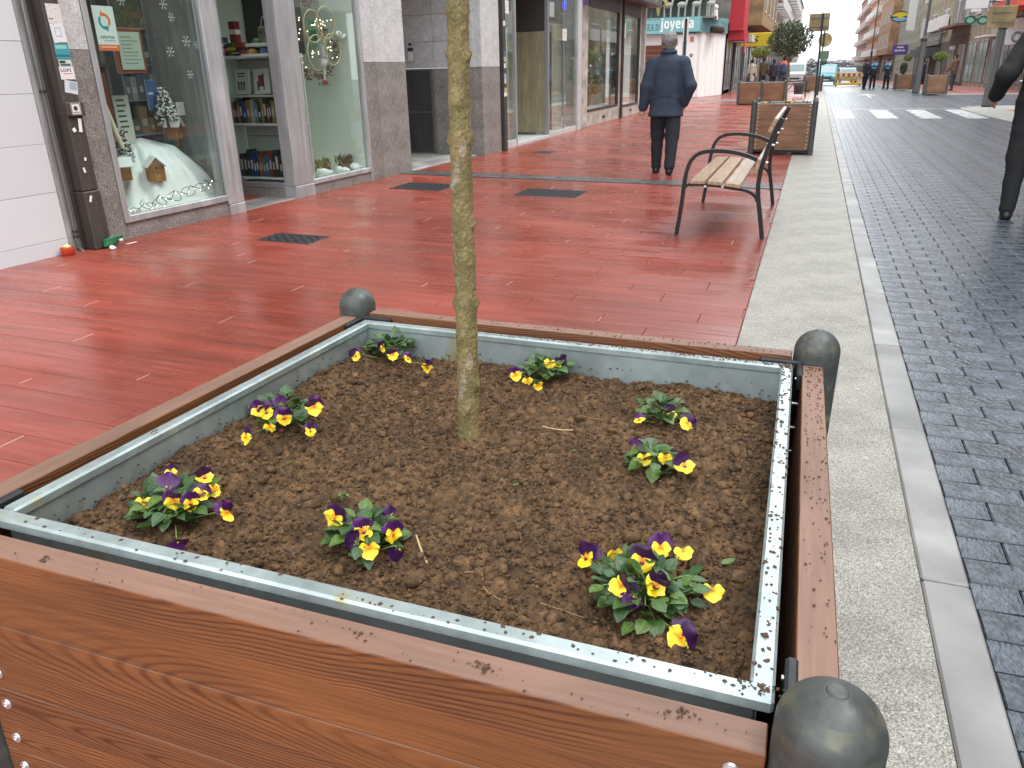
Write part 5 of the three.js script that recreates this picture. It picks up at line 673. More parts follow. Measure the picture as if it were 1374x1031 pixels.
{ // second window: hoops with lights, garland, hanging figure, plants
  const mH = M(L(0.6, 0.5, 0.3), 0.6), mBulb = M(L(1, 0.92, 0.7), 0.5, { emissive: L(1, 0.85, 0.55), emissiveIntensity: 1.8 });
  for (const [s, h, r, lab] of [[4.42, 1.79, 0.17, 'upper left of four'], [4.68, 1.84, 0.17, 'upper right of four'], [4.46, 1.51, 0.19, 'lower left of four'], [4.76, 1.55, 0.17, 'lower right of four']]) { const o = FT('wooden_hoop', 'wooden ring with tiny lights, ' + lab + ' in the second shop window', 'ring', s, h, -0.2); P(o, 'ring', new THREE.TorusGeometry(r, 0.008, 6, 40), mH); P(o, 'wire', bar([-r, 0, 0], [r, 0, 0], 0.0015, 4), mH); for (let k = 0; k < 8; k++) P(o, 'bulb', new THREE.SphereGeometry(0.0065, 6, 5), mBulb, [rr(-0.7, 0.7) * r, k < 4 ? rr(-0.01, 0.03) : rr(-0.6, 0.5) * r, 0.004]); }
  const ga = FT('garland', 'dried berry and pine garland around the wooden rings', 'garland', 4.55, 1.6, -0.3), red = [], brown = []; const around = [[-0.42, 0.4], [-0.38, 0.3], [-0.42, 0.1], [-0.36, -0.1], [-0.3, -0.3], [-0.15, -0.32], [0, -0.3], [0.1, -0.38], [0.28, -0.28], [0.38, -0.1], [0.4, 0.02], [0.2, 0.14], [-0.1, 0.46], [0.05, 0.5]]; for (const [x, y] of around) for (let k = 0; k < 34; k++) (k % 3 ? brown : red).push(crumb(crumbBase[k % 4], rr(0.01, 0.022), x + rr(-0.07, 0.07), y + rr(-0.06, 0.06), rr(-0.04, 0.04))); P(ga, 'twigs', mg(brown), M(L(0.26, 0.2, 0.1), 0.8)); P(ga, 'berries', mg(red), M(L(0.24, 0.035, 0.045), 0.5)); for (let k = 0; k < 16; k++) P(ga, 'bulb', new THREE.SphereGeometry(0.007, 6, 5), mBulb, [-0.38 + rr(-0.05, 0.1), rr(-0.3, 0.4), 0.06]);
  const gn = FT('hanging_figure', 'small hanging figure with white beard and dangling red boots', 'ornament', 4.5, 1.42, -0.16); P(gn, 'beard', new THREE.SphereGeometry(0.06, 12, 10).scale(0.8, 1.1, 0.7), mWhiteP); P(gn, 'hat', new THREE.ConeGeometry(0.055, 0.16, 12).translate(0, 0.12, 0), M(L(0.3, 0.29, 0.28), 0.9)); P(gn, 'leg', bar([0.01, -0.05, 0], [-0.01, -0.2, 0], 0.008), mWhiteP); P(gn, 'boot', new THREE.SphereGeometry(0.03, 8, 6).scale(1.3, 0.8, 0.8).translate(0.0, -0.22, 0), M(L(0.3, 0.03, 0.05), 0.6)); P(gn, 'string', bar([0, 0.2, 0], [0, 1.4, 0], 0.002, 4), mDark);
  const bd = FT('white_bird', 'white paper bird perched on the upper right ring', 'ornament', 4.86, 1.72, -0.16); P(bd, 'body', new THREE.SphereGeometry(0.045, 10, 8).scale(1.4, 0.8, 0.6), mWhiteP); P(bd, 'tail', new THREE.ConeGeometry(0.03, 0.09, 8).rotateZ(1.9).translate(0.08, -0.03, 0), mWhiteP); P(bd, 'eye', new THREE.SphereGeometry(0.008, 6, 5).translate(-0.02, 0.01, 0.026), mDark);
  for (const [s, r, m, lab] of [[4.86, 0.17, mLeaf[1], 'green succulent tray'], [4.38, 0.19, mLime[0], 'mossy brown plant arrangement']]) { const o = FT('display_plant', lab + ' on the floor of the second shop window', 'plant', s, 0.2, -0.25); const l = []; for (let k = 0; k < 130; k++) l.push(leafG(rr(0.04, 0.07), 0.012, 0.2, 0.2, 0, 3).rotateX(rr(-1.4, -0.2)).rotateY(rr(0, 6.3)).translate(rr(-1, 1) * r * 0.8, rr(0.0, 0.1), rr(-0.06, 0.06))); P(o, 'leaves', mg(l), m); P(o, 'moss', new THREE.SphereGeometry(r * 0.8, 14, 8).scale(1, 0.42, 0.45), M(L(0.22, 0.16, 0.08), 0.95, { map: tSoil })); }
  for (const s of [4.25, 4.6, 4.95]) { const o = FT('crumpled_paper', 'crumpled white paper on the floor of the second shop window', 'paper', s, 0.17, -0.16, 0, 'crumpled papers in the second shop window'); P(o, 'paper', crumb(clodBase[2], 0.075, 0, 0.01, 0), M(L(0.72, 0.78, 0.76), 0.7)); P(o, 'fold', crumb(clodBase[4], 0.05, 0.1, 0, 0.02), M(L(0.7, 0.75, 0.74), 0.7)); }
  card('greeting_card', 'pale card with small figures standing in the second shop window', 'card', 4.2, 0.46, -0.4, 0.2, 0.16, txt('#cdd5c4', '#5c6a58')); card('green_picture', 'green picture hanging on the back wall of the second window', 'picture', 5.0, 1.75, -0.6, 0.24, 0.3, (g, w, h) => { g.fillStyle = '#7fb08c'; g.fillRect(0, 0, w, h); g.fillStyle = '#2f6f52'; g.fillRect(10, h * 0.4, w, h * 0.4); });
  one('red_book', bb(-0.03, 0.03, 0, 0.2, -0.01, 0.01), M(L(0.24, 0.04, 0.06), 0.5), 'dark red book standing at the edge of the second window', 'book', atA(3.95, 0.85, -0.25), [0, TA, 0]);
}
// ---------- left side: next shops ----------
const TB = Math.PI / 2, OB = V(-5.0, 0.066, -12.9);
const BT = (name, label, cat, s, h, d, ry = 0, group) => { const p = V(s, h, d).applyAxisAngle(V(0, 1, 0), TB).add(OB); return T(name, label, cat, [p.x, p.y, p.z], TB + ry, group); };
const mStone = M(L(0.72, 0.66, 0.58), 0.6, { map: nBlot }), mBeige = M(L(0.42, 0.38, 0.23), 0.6, { map: nStreak }), mCurtain = M(L(0.62, 0.63, 0.52), 0.9, { map: nStreak });
{
  const b = BT('glass_shopfront', 'shopfront with tall pale panes and a beige panel door in a recess', 'building', 0, 0, 0);
  const al = (n, x0, x1, y0, y1, z0, z1, m = mAlu) => P(b, n, uvm(bb(x0, x1, y0, y1, z0, z1, 0.005), 1, rnd()), m);
  P(b, 'plinth', uvm(bb(0.32, 1.02, -0.02, 0.12, -0.25, 0.0), 1), mGranL[0]); P(b, 'window_pane', bb(0.34, 0.98, 0.13, 2.55, -0.03, -0.022, 0.0005), mGlass); P(b, 'curtain', uvm(bb(0.34, 0.98, 0.13, 2.0, -0.14, -0.12), 1), mCurtain); al('upper_panel', 0.34, 0.98, 2.0, 2.9, -0.13, -0.1, mGreyM); al('frame', 0.3, 0.34, 0.12, 2.9, -0.1, 0.005); al('frame', 0.98, 1.03, 0.0, 2.9, -0.3, 0.006);
  P(b, 'step', bb(1.03, 3.0, -0.02, 0.05, -1.2, -0.004), mGranL[1]); P(b, 'panel_door', uvm(bb(2.94, 2.99, 0.1, 1.98, -1.18, -0.09), 1), mBeige); P(b, 'dark_void_panel', bb(2.95, 2.99, 1.984, 2.9, -1.18, -0.09), M(L(0.06, 0.06, 0.055), 0.2)); P(b, 'door_jamb', bb(2.93, 3.0, 0.05, 2.9, -0.088, -0.02), mAluD); P(b, 'recess_side', bb(2.991, 3.02, 0.05, 2.9, -1.2, -0.3), mInner); P(b, 'recess_ceiling', bb(1.03, 3.0, 2.9, 2.95, -1.24, -0.4), mInner); P(b, 'recess_wall', bb(1.0, 1.05, 0, 2.9, -1.2, -0.3), mInner); P(b, 'recess_back', bb(1.03, 3.0, 0, 2.9, -1.24, -1.2), mInner);  // near-black sheet over the panel door stands in for a dark void
  P(b, 'plinth', bb(3.0, 4.98, -0.02, 0.1, -0.3, 0.0), mGranL[0]); P(b, 'window_pane', bb(3.03, 4.0, 0.1, 2.7, -0.028, -0.02, 0.0005), mGlass); P(b, 'window_pane', bb(4.03, 4.95, 0.1, 2.7, -0.0275, -0.0195, 0.0005), mGlass); al('frame', 4.0, 4.03, 0.1, 2.7, -0.035, -0.01, mAluD); P(b, 'curtain', uvm(bb(3.03, 4.95, 0.1, 2.8, -0.36, -0.33), 1), mCurtain); P(b, 'blind', bb(3.03, 4.95, 2.25, 2.8, -0.3, -0.28), mGreyM); al('frame', 4.95, 5.02, 0.0, 2.9, -0.1, 0.01); al('pillar', 5.02, 5.32, -0.02, 1.35, -0.3, 0.015, mGranL[0]); al('pillar', 5.02, 5.32, 1.353, 3, -0.3, 0.015, mGranL[1]);
  P(b, 'fascia', uvm(bb(0.28, 5.32, 2.9, 3.6, -0.5, 0.06), 1), mGreyM); P(b, 'upper_wall', uvm(bb(0.02, 5.32, 3.6, 17, -9, 0.0), 3), M(L(0.42, 0.36, 0.3), 0.85, { map: nBlot }));
  for (let k = 0; k < 2; k++) for (let j = 0; j < 4; j++) { const w = P(b, 'window', bb(0.7 + k * 2.5, 2.1 + k * 2.5, 4.4 + j * 3, 6.2 + j * 3, -0.05, 0.02), M(L(0.06, 0.07, 0.08), 0.12)); P(w, 'sill', bb(0.6 + k * 2.5, 2.2 + k * 2.5, 4.3 + j * 3, 4.39 + j * 3, 0, 0.1), mWhiteP); }
  for (const [s, y, w, hh, d, lab] of [[0.55, 2.27, 0.26, 0.2, 0.004, 'white notice at the top of the narrow pane'], [0.52, 1.65, 0.26, 0.55, -0.035, 'pale sheet taped inside the narrow pane'], [4.05, 1.95, 0.3, 0.22, -0.01, 'white notice high on the wide pane'], [3.25, 2.38, 0.3, 0.26, -0.035, 'grey sheet in the corner of the wide pane']]) { const o = BT('notice', lab, 'notice', s, y, d); P(o, 'sheet', bb(-w / 2, w / 2, -hh / 2, hh / 2, -0.002, 0, 0.0005), mWhiteP); P(o, 'print', mg([0.2, 0, -0.2].map((q) => bb(-w * 0.35, w * 0.3, q * hh - 0.006, q * hh + 0.006, 0.0005, 0.0015))), M(L(0.5, 0.52, 0.52), 0.8)); }
  const sg = BT('blue_sign', 'small glowing blue round sign hanging in the wide pane', 'sign', 4.15, 2.5, -0.05); const mBl = M(L(0.03, 0.06, 0.5), 0.4, { emissive: L(0.03, 0.08, 0.9), emissiveIntensity: 0.8 }); P(sg, 'letter', new THREE.TorusGeometry(0.07, 0.025, 8, 20), mBl); P(sg, 'letter', tr(cbox(0.04, 0.14, 0.04, 0.01), 0.08, 0.1, 0), mBl);
  P(BT('purple_scarf', 'purple cloth hanging behind the wide pane', 'cloth', 3.55, 0.9, -0.2), 'cloth', new THREE.SphereGeometry(0.13, 12, 10).scale(0.9, 1.6, 0.3).translate(0, 0.3, 0), M(L(0.2, 0.18, 0.36), 0.9)); P(BT('dark_stand', 'thin dark stand behind the wide pane', 'stand', 3.75, 0.1, -0.22), 'pole', cyl(0.02, 0.025, 1.9, 8).translate(0, 0.95, 0), M(L(0.14, 0.1, 0.08), 0.7));
  const dp = BT('downpipe', 'dark downpipe covered in small stickers beside the glass shopfront', 'pipe', 0.16, 0, 0.05); P(dp, 'shaft', bb(-0.07, 0.07, 0, 3, -0.05, 0.06, 0.008), M(L(0.07, 0.065, 0.06), 0.6, { map: nStreak })); for (const [y, c, w] of [[2.0, '#d9d6d0', 0.1], [1.55, '#4a6f8a', 0.09], [1.46, '#b0a59a', 0.1], [1.36, '#c8cdd2', 0.1], [1.2, '#9aa4b8', 0.1], [1.12, '#d0c8c0', 0.08], [0.98, '#c8b070', 0.1], [0.92, '#e0ddd6', 0.14]]) P(dp, 'sticker', plane(w, 0.075), M(S(c), 0.7), [0.0, y, 0.0615], [0, 0, rr(-0.2, 0.2)]);
}
{
  const b = BT('stone_shop', 'cream stone shop with two framed display windows and a grey lettered fascia', 'building', 0, 0, 0), x0 = 5.34, x1 = 12.85;
  const st = (a, c, y0, y1, d0 = -0.3, d1 = -0.05) => P(b, 'stone_slab', uvm(bb(a, c, y0, y1, d0, d1, 0.004), 1, rnd(), rnd()), mStone);
  st(x0, 6.1, -0.02, 3.0); st(6.103, 9.3, -0.02, 0.33); st(9.303, 9.75, -0.02, 3.0); st(9.753, 12.0, -0.02, 0.27); st(12.003, 12.3, -0.02, 3.0); st(12.303, x1, -0.02, 3, -0.3, -0.02);
  for (const [a, c, y] of [[6.105, 9.3, 0.335], [9.755, 12.0, 0.275]]) { const mBk = M(L(0.03, 0.03, 0.032), 0.4); P(b, 'window_frame', bb(a, c, y, y + 0.05, -0.12, -0.03), mBk); P(b, 'window_frame', bb(a, c, 2.62, 3.0, -0.12, -0.028), mBk); P(b, 'window_frame', bb(c - 0.1, c, y + 0.05, 2.62, -0.2, -0.03), mBk); P(b, 'window_pane', bb(a, c - 0.1, y + 0.05, 2.62, -0.07, -0.064, 0.0005), mGlass); P(b, 'display_back', uvm(bb(a, c, y, 2.9, -1.1, -1.05), 1), M(L(0.42, 0.44, 0.4), 0.8, { map: nBlot })); P(b, 'display_floor', bb(a, c, y - 0.1, y + 0.03, -1.05, -0.1), mWhiteP); }
  for (const s of [7.6, 10.9]) P(b, 'air_vent', bb(s, s + 0.3, 0.1, 0.17, -0.06, -0.046), mDark);
  P(b, 'pipe', cyl(0.04, 0.04, 3, 10).translate(9.55, 1.5, 0.0), M(L(0.06, 0.035, 0.03), 0.5)); P(b, 'metal_post', bb(12.35, 12.45, 0, 2.9, -0.02, 0.04), mAlu);
  const fs = P(b, 'fascia', uvm(bb(x0 + 0.2, x1, 2.95, 3.6, -0.4, 0.42), 1), M(L(0.11, 0.11, 0.115), 0.45, { map: nBlot }));
  const wt = cvs(512, 128, (g) => { g.fillStyle = '#5a5a5c'; g.fillRect(0, 0, 512, 128); g.fillStyle = '#e6e4e0'; g.font = '92px sans-serif'; g.fillText('TU AUJA', 70, 100); }); P(fs, 'lettering', plane(2.4, 0.56), M(L(0.8, 0.8, 0.8), 0.5, { map: wt }), [11.5, 3.27, 0.4225]);
  P(b, 'upper_wall', uvm(bb(x0, x1, 3.6, 15, -8, 0.0), 3), M(L(0.5, 0.43, 0.36), 0.85, { map: nBlot }));
  for (let k = 0; k < 3; k++) for (let j = 0; j < 3; j++) { const w = P(b, 'window', bb(6 + k * 2.4, 7.3 + k * 2.4, 4.6 + j * 3, 6.3 + j * 3, -0.05, 0.02), M(L(0.06, 0.07, 0.08), 0.12)); P(w, 'sill', bb(5.9 + k * 2.4, 7.4 + k * 2.4, 4.5 + j * 3, 4.59 + j * 3, 0, 0.1), mWhiteP); }
  const fig = BT('purple_letters', 'small purple letters on the stone pier above the notice', 'sign', 5.75, 2.66, -0.045); for (let k = 0; k < 4; k++) P(fig, 'letter', bb(-0.24 + k * 0.13, -0.15 + k * 0.13, -0.05, 0.06, 0, 0.01), M(L(0.25, 0.15, 0.5), 0.5));
  // displays: branches with silver baubles and brown baskets
  const tr2 = BT('twig_display', 'branch arrangement with silver baubles and baskets in the stone shop window', 'display', 7.0, 0.4, -0.5), tw = [], ba = []; for (let k = 0; k < 26; k++) { const a = rr(-0.9, 0.9); tw.push(bar([a * 0.3, 0.2, rr(-0.2, 0.2)], [a, rr(0.8, 1.7), rr(-0.3, 0.3)], 0.012, 4)); ba.push(tr(new THREE.SphereGeometry(rr(0.02, 0.045), 8, 6), rr(-0.6, 0.9), rr(0.3, 1.3), rr(-0.3, 0.3))); } P(tr2, 'branches', mg(tw), M(L(0.24, 0.19, 0.1), 0.8)); P(tr2, 'baubles', mg(ba), M(L(0.75, 0.77, 0.8), 0.2, { metalness: 0.6 })); P(tr2, 'basket', new THREE.LatheGeometry([[0, 0], [0.3, 0], [0.42, 0.3], [0.38, 0.3]].map((p) => new THREE.Vector2(...p)), 14).scale(1.4, 1, 0.7), M(L(0.25, 0.13, 0.06), 0.8)); leafBlob(tr2, 'dry_foliage', [0.5, 0.45, 0], 0.45, 0.3, 400, 0.12, [M(L(0.3, 0.24, 0.1), 0.8)], 0.2);
  const lb = BT('light_panel', 'white lit panel sign inside the second stone shop window', 'sign', 11.0, 2.3, -0.4); P(lb, 'panel', bb(-0.7, 0.7, -0.2, 0.2, -0.02, 0, 0.004), M(L(0.8, 0.8, 0.78), 0.5, { emissive: L(1, 1, 0.97), emissiveIntensity: 0.35 })); P(lb, 'bracket', mg([bar([-0.5, 0.2, -0.01], [-0.5, 0.55, -0.01], 0.01), bar([0.5, 0.2, -0.01], [0.5, 0.55, -0.01], 0.01)]), mGreyM);
  const cl = BT('wall_clock', 'round pale clock on a stand in the second stone shop window', 'clock', 10.7, 1.5, -0.5); P(cl, 'face', cyl(0.32, 0.32, 0.03, 28).rotateX(Math.PI / 2).translate(0, 0.2, 0), M(L(0.62, 0.58, 0.42), 0.6)); P(cl, 'stand', bar([0, -1.15, 0], [0, 0.2, -0.02], 0.02), mDark); P(cl, 'hand', bar([0, 0.2, 0.02], [0.0, 0.42, 0.02], 0.01, 4), mDark);
}
{ // jewellery shop on the far corner, facing the side street
  const b = T('corner_shop', 'white jewellery shop on the corner with a turquoise sign band', 'building', [0, 0.07, 0]);
  const mWhS = M(L(0.8, 0.78, 0.75), 0.6), mTeal = M(L(0.22, 0.47, 0.48), 0.45, { map: nBlot }), mDoor = M(L(0.1, 0.3, 0.29), 0.4);
  P(b, 'wall', uvm(bb(-9.5, -4.95, 0, 2.65, -38.2, -37.9), 1), mWhS); P(b, 'wall', uvm(prism([[-4.95, 37.9], [-4.25, 40.5], [-4.25, 46], [-4.6, 46], [-4.6, 40.6], [-5.25, 38.1]], 2.9).rotateX(-Math.PI / 2), 1), mWhS);
  const bnd = P(b, 'sign_band', uvm(prism([[-9.5, 37.5], [-4.95, 37.5], [-4.15, 40.4], [-4.15, 41], [-4.6, 41], [-5.2, 38], [-9.5, 38]], 0.62).rotateX(-Math.PI / 2), 1), mTeal, [0, 2.68, 0]);
  const word = (t, w, x, y, z, fg, sz, op = 1) => P(b, 'lettering', plane(w, 0.56), M(L(0.95, 0.95, 0.95), 0.5, { map: cvs(512, 128, (g) => { g.fillStyle = '#7fb4b5'; g.fillRect(0, 0, 512, 128); g.fillStyle = fg; g.font = sz; g.fillText(t, 10, 96); }) }), [x, y, z]);
  word('joyería', 1.75, -5.85, 2.99, -37.492, '#f2f4f2', 'bold 128px sans-serif'); word('LINEA DE', 1.3, -7.05, 2.93, -37.493, '#33565a', 'bold 84px serif');
  for (const [x0, x1] of [[-6.05, -5.72], [-5.55, -5.1]]) P(b, 'column', uvm(bb(x0, x1, 0, 2.6, -37.9, -37.7, 0.02), 1), mWhS); for (const x of [-6.2, -5.64]) { const d = P(b, 'door_leaf', bb(x - 0.11, x + 0.11, 0.8, 2.3, -37.89, -37.85), mDoor); P(d, 'lower_panel', bb(x - 0.08, x + 0.08, 0.9, 1.5, -37.85, -37.83), mWhiteP); } P(b, 'window', bb(-7.4, -6.35, 0.6, 2.2, -37.89, -37.85), M(L(0.14, 0.045, 0.025), 0.3)); for (let k = 0; k < 5; k++) P(b, 'display_rail', bb(-7.38, -6.37, 1.15 + k * 0.2, 1.19 + k * 0.2, -37.85, -37.8), M(L(0.3, 0.09, 0.05), 0.4));
  P(b, 'small_sign', bb(-5.4, -5.25, 2.3, 2.5, -37.7, -37.68), M(L(0.55, 0.14, 0.08), 0.6)); P(b, 'house_mark', new THREE.TorusGeometry(0.06, 0.02, 6, 16, 3.6).translate(-5.33, 1.15, -37.69), mGreyM); P(b, 'house_mark', new THREE.TorusGeometry(0.05, 0.02, 6, 16).translate(-5.32, 1.75, -37.69), mGreyM);
  for (let k = 0; k < 4; k++) P(b, 'pilaster_rib', cyl(0.05, 0.05, 2.8, 8).translate(-4.9 + k * 0.15, 1.4, -38.15 - k * 0.55), mWhS);
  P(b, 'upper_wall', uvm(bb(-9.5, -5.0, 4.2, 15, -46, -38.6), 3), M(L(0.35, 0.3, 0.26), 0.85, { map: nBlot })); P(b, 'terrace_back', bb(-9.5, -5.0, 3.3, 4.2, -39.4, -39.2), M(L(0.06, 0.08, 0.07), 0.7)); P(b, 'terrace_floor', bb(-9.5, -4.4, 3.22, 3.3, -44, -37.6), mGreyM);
  for (const [x, w] of [[-7.25, 0.02], [-6.6, 0.02]]) P(b, 'railing_post', bb(x - w, x + w, 3.3, 4.3, -38.2, -38.16), mGreyM); P(b, 'railing', bb(-9.5, -4.6, 4.2, 4.25, -38.2, -38.15), mGreyM);
  for (let k = 0; k < 4; k++) { const st = T('wire_stag', 'grey wire animal figure standing on the terrace above the turquoise sign', 'ornament', [-6.5 + k * 0.62, 3.37, -38.0], 0.3 * k, 'wire animal figures on the terrace'); P(st, 'body', new THREE.SphereGeometry(0.16, 10, 8).scale(1.4, 0.8, 0.7).translate(0, 0.5, 0), M(L(0.4, 0.4, 0.36), 0.8, { map: nFine })); for (const [a, c] of [[-0.14, 0.06], [-0.14, -0.06], [0.14, 0.06], [0.14, -0.06]]) P(st, 'leg', bar([a, 0, c], [a, 0.45, c], 0.03), M(L(0.36, 0.36, 0.33), 0.8)); P(st, 'neck', bar([0.16, 0.52, 0], [0.24, 0.8, 0], 0.05), M(L(0.4, 0.4, 0.36), 0.8)); }
  const gz = T('terrace_palm', 'drooping ochre palm fronds on the shop terrace', 'plant', [-6.9, 3.37, -37.95]); for (let k = 0; k < 9; k++) { const a = k * 0.7; P(gz, 'frond', tube([[0, 0.1, 0], [Math.cos(a) * 0.2, 0.75, Math.sin(a) * 0.1], [Math.cos(a) * 0.55, 0.45, Math.sin(a) * 0.2]], 0.035, 8, 5), M(L(0.38, 0.3, 0.12), 0.8)); }
  const fg = T('climbing_figure', 'pale climbing doll hanging on the corner of the turquoise sign', 'ornament', [-4.5, 3.25, -38.6]); P(fg, 'body', cyl(0.1, 0.14, 0.4, 10).translate(0, 0.2, 0), M(L(0.62, 0.6, 0.55), 0.9)); P(fg, 'head', new THREE.SphereGeometry(0.12, 10, 8).translate(0, 0.5, 0), M(L(0.65, 0.62, 0.58), 0.9)); P(fg, 'arm', bar([0.05, 0.35, 0], [-0.35, -0.05, 0.1], 0.05), M(L(0.6, 0.5, 0.44), 0.9)); P(fg, 'bough', crumb(clodBase[0], 0.3, 0.12, -0.4, -0.1), M(L(0.06, 0.05, 0.035), 0.9));
  const pm = T('shop_pole_sign', 'black and white vertical sign on a post before the turquoise band', 'sign', [-4.62, 0.06, -31]); P(pm, 'post', cyl(0.035, 0.04, 2.9, 10).translate(0, 1.45, 0), mPole); P(pm, 'board', bb(-0.09, 0.1, 2.12, 2.9, -0.02, 0.02), mWhiteP); P(pm, 'dark_strip', bb(-0.045, 0.045, 2.12, 2.88, 0.02, 0.035), mDark);
}
// ---------- buildings further along the street ----------
function block(name, label, side, xf, z1, z0, h, col, o = {}) {           // facade at x = xf from z1 back to z0, side -1 left, 1 right
  const b = T(name, label, 'building', [xf, dip((z1 + z0) / 2) * 0.9, z1]); const dz = z1 - z0, inw = side; // local: x into the block is side, z runs to -dz
  const X = (a, c) => side > 0 ? [a, c] : [-c, -a], m = M(L(...col), 0.85, { map: nBlot });
  const bx = (d0, d1, y0, y1, za, zb, c) => bb(X(d0, d1)[0], X(d0, d1)[1], y0, y1, -zb, -za, c);
  P(b, 'ground_floor', uvm(bx(0, 7, -1.2, o.gf || 3.2, 0.02, dz - 0.02), 1.5), o.gm || M(L(0.4, 0.36, 0.3), 0.7, { map: nBlot }));
  P(b, 'wall', uvm(bx(-(o.jut || 0), 7, (o.gf || 3.2) + 0.01, h, 0.01, dz - 0.01), 2.5), m);
  const nw = o.nw ?? Math.max(1, Math.round(dz / 3)), fl = Math.floor((h - (o.gf || 3.2)) / 3), j0 = -(o.jut || 0);
  for (let j = 0; j < fl; j++) for (let k = 0; k < nw; k++) {
    const zc = dz * (k + 0.5) / nw, y = (o.gf || 3.2) + 0.8 + j * 3, ww = o.ww || 0.55; const w = P(b, 'window', bx(j0 - 0.03, j0 + 0.05, y, y + 1.5, zc - ww, zc + ww), o.wm || M(L(0.16, 0.18, 0.2), 0.25)); P(w, 'frame', mg([bx(j0 - 0.06, j0, y - 0.08, y - 0.001, zc - ww - 0.08, zc + ww + 0.08), bx(j0 - 0.05, j0, y + 1.501, y + 1.58, zc - ww - 0.08, zc + ww + 0.08), bx(j0 - 0.055, j0 - 0.031, y, y + 1.5, zc - 0.03, zc + 0.03)]), o.fm || mWhiteP);
    if (o.balc) { const bl = P(b, 'balcony', bx(j0 - 0.8, j0, y - 0.45, y - 0.32, zc - 1.1, zc + 1.1), o.bm || mWhiteP); P(bl, 'parapet', mg([bx(j0 - 0.8, j0 - 0.74, y - 0.319, y + 0.5, zc - 1.1, zc + 1.1), bx(j0 - 0.739, j0, y - 0.319, y + 0.5, zc - 1.1, zc - 1.04), bx(j0 - 0.739, j0, y - 0.319, y + 0.5, zc + 1.04, zc + 1.1)]), o.bm || mWhiteP); }
  }
  const nd = o.nd ?? Math.max(1, Math.round(dz / 4)); for (let k = 0; k < nd; k++) { const zc = dz * (k + 0.5) / nd, w = Math.min(1.4, dz / nd * 0.38); const s = P(b, 'shop_window', bx(-0.03, 0.06, 0.25, 2.5, zc - w, zc + w), o.sm || M(L(0.09, 0.1, 0.1), 0.15)); P(s, 'frame', mg([bx(-0.06, -0.0301, 0.2, 2.55, zc - w - 0.07, zc - w), bx(-0.06, -0.0301, 0.2, 2.55, zc + w, zc + w + 0.07), bx(-0.06, -0.0301, 2.5, 2.58, zc - w, zc + w), bx(-0.055, -0.0301, 0.25, 2.5, zc - 0.03, zc + 0.03)]), o.sf || mAluD); }
  P(b, 'cornice', bx(j0 - 0.2, 0.2, h, h + 0.25, 0, dz), mPlaster);
  if (o.extra) o.extra(b, bx, dz); return b;
}
const mRedA = M(L(0.45, 0.02, 0.035), 0.5), mYelS = M(L(0.72, 0.55, 0.03), 0.45);
block('town_building', 'narrow building with crimson vertical sign and slatted red awning', -1, -4.25, -41.2, -45, 13, [0.34, 0.31, 0.28], { jut: 0.1, extra: (b, bx, dz) => { P(b, 'vertical_sign', bx(-0.75, -0.1, 2.9, 7, 0.3, 2.8), mRedA); const a = P(b, 'awning', bx(-0.8, -0.05, 2.5, 2.9, 0.6, 3.2), mRedA); for (let k = 0; k < 5; k++) P(a, 'slat', bx(-0.9 + k * 0.05, -0.85 + k * 0.05, 1.95, 2.55, 0.4 + k * 0.5, 0.62 + k * 0.5), M(L(0.6, 0.1, 0.12), 0.5)); } });
block('town_building', 'grey stone building with a small concrete canopy and dark doorway', -1, -4.25, -45.05, -50.5, 14, [0.36, 0.35, 0.33], { ww: 0.3, nw: 4, extra: (b, bx) => P(b, 'canopy', bx(-0.9, 0, 2.5, 2.85, 0.2, 2.4), M(L(0.5, 0.49, 0.46), 0.8)) });
block('town_building', 'tan building with a projecting upper bay over a yellow shop sign', -1, -4.15, -50.55, -66, 15, [0.6, 0.39, 0.2], { gf: 3.6, jut: 0.9, nw: 4, ww: 0.4, gm: M(L(0.2, 0.2, 0.2), 0.6, { map: nBlot }) });
{ const s = T('yellow_sign', 'bright yellow projecting shop sign with a black letter', 'sign', [-3.85, 2.35, -50.3]); P(s, 'panel', bb(-0.6, 1.35, 0, 0.72, -0.12, 0, 0.03), mYelS); P(s, 'lettering', plane(1.7, 0.62), M(L(0.9, 0.9, 0.9), 0.5, { map: cvs(256, 96, (g) => { g.fillStyle = '#dcc12a'; g.fillRect(0, 0, 256, 96); g.fillStyle = '#3a3418'; g.font = 'italic bold 78px serif'; g.fillText('S', 92, 76); g.font = 'italic 40px serif'; g.fillText('y', 60, 70); }) }), [0.4, 0.36, 0.004]); P(s, 'bracket', bar([-0.6, 0.6, -0.06], [-0.9, 0.8, -0.06], 0.03), mPole); }
block('town_building', 'dark grey building with pink-brown balconies beyond the tan bay', -1, -4.2, -66.05, -78, 17, [0.4, 0.27, 0.23], { balc: true, nw: 3, bm: M(L(0.45, 0.26, 0.22), 0.8) });
block('town_building', 'cream building with pale balconies far along the shops', -1, -4.2, -78.05, -100, 17, [0.62, 0.56, 0.5], { balc: true, nw: 6 });
block('town_building', 'pale far building with red-framed windows', -1, -4.2, -100.05, -150, 17, [0.66, 0.6, 0.55], { balc: true, nw: 9, fm: M(L(0.4, 0.1, 0.08), 0.7) });
block('town_building', 'last pale building at the end of the shop side', -1, -4.4, -150.05, -200, 14, [0.66, 0.62, 0.58], { nw: 10 });
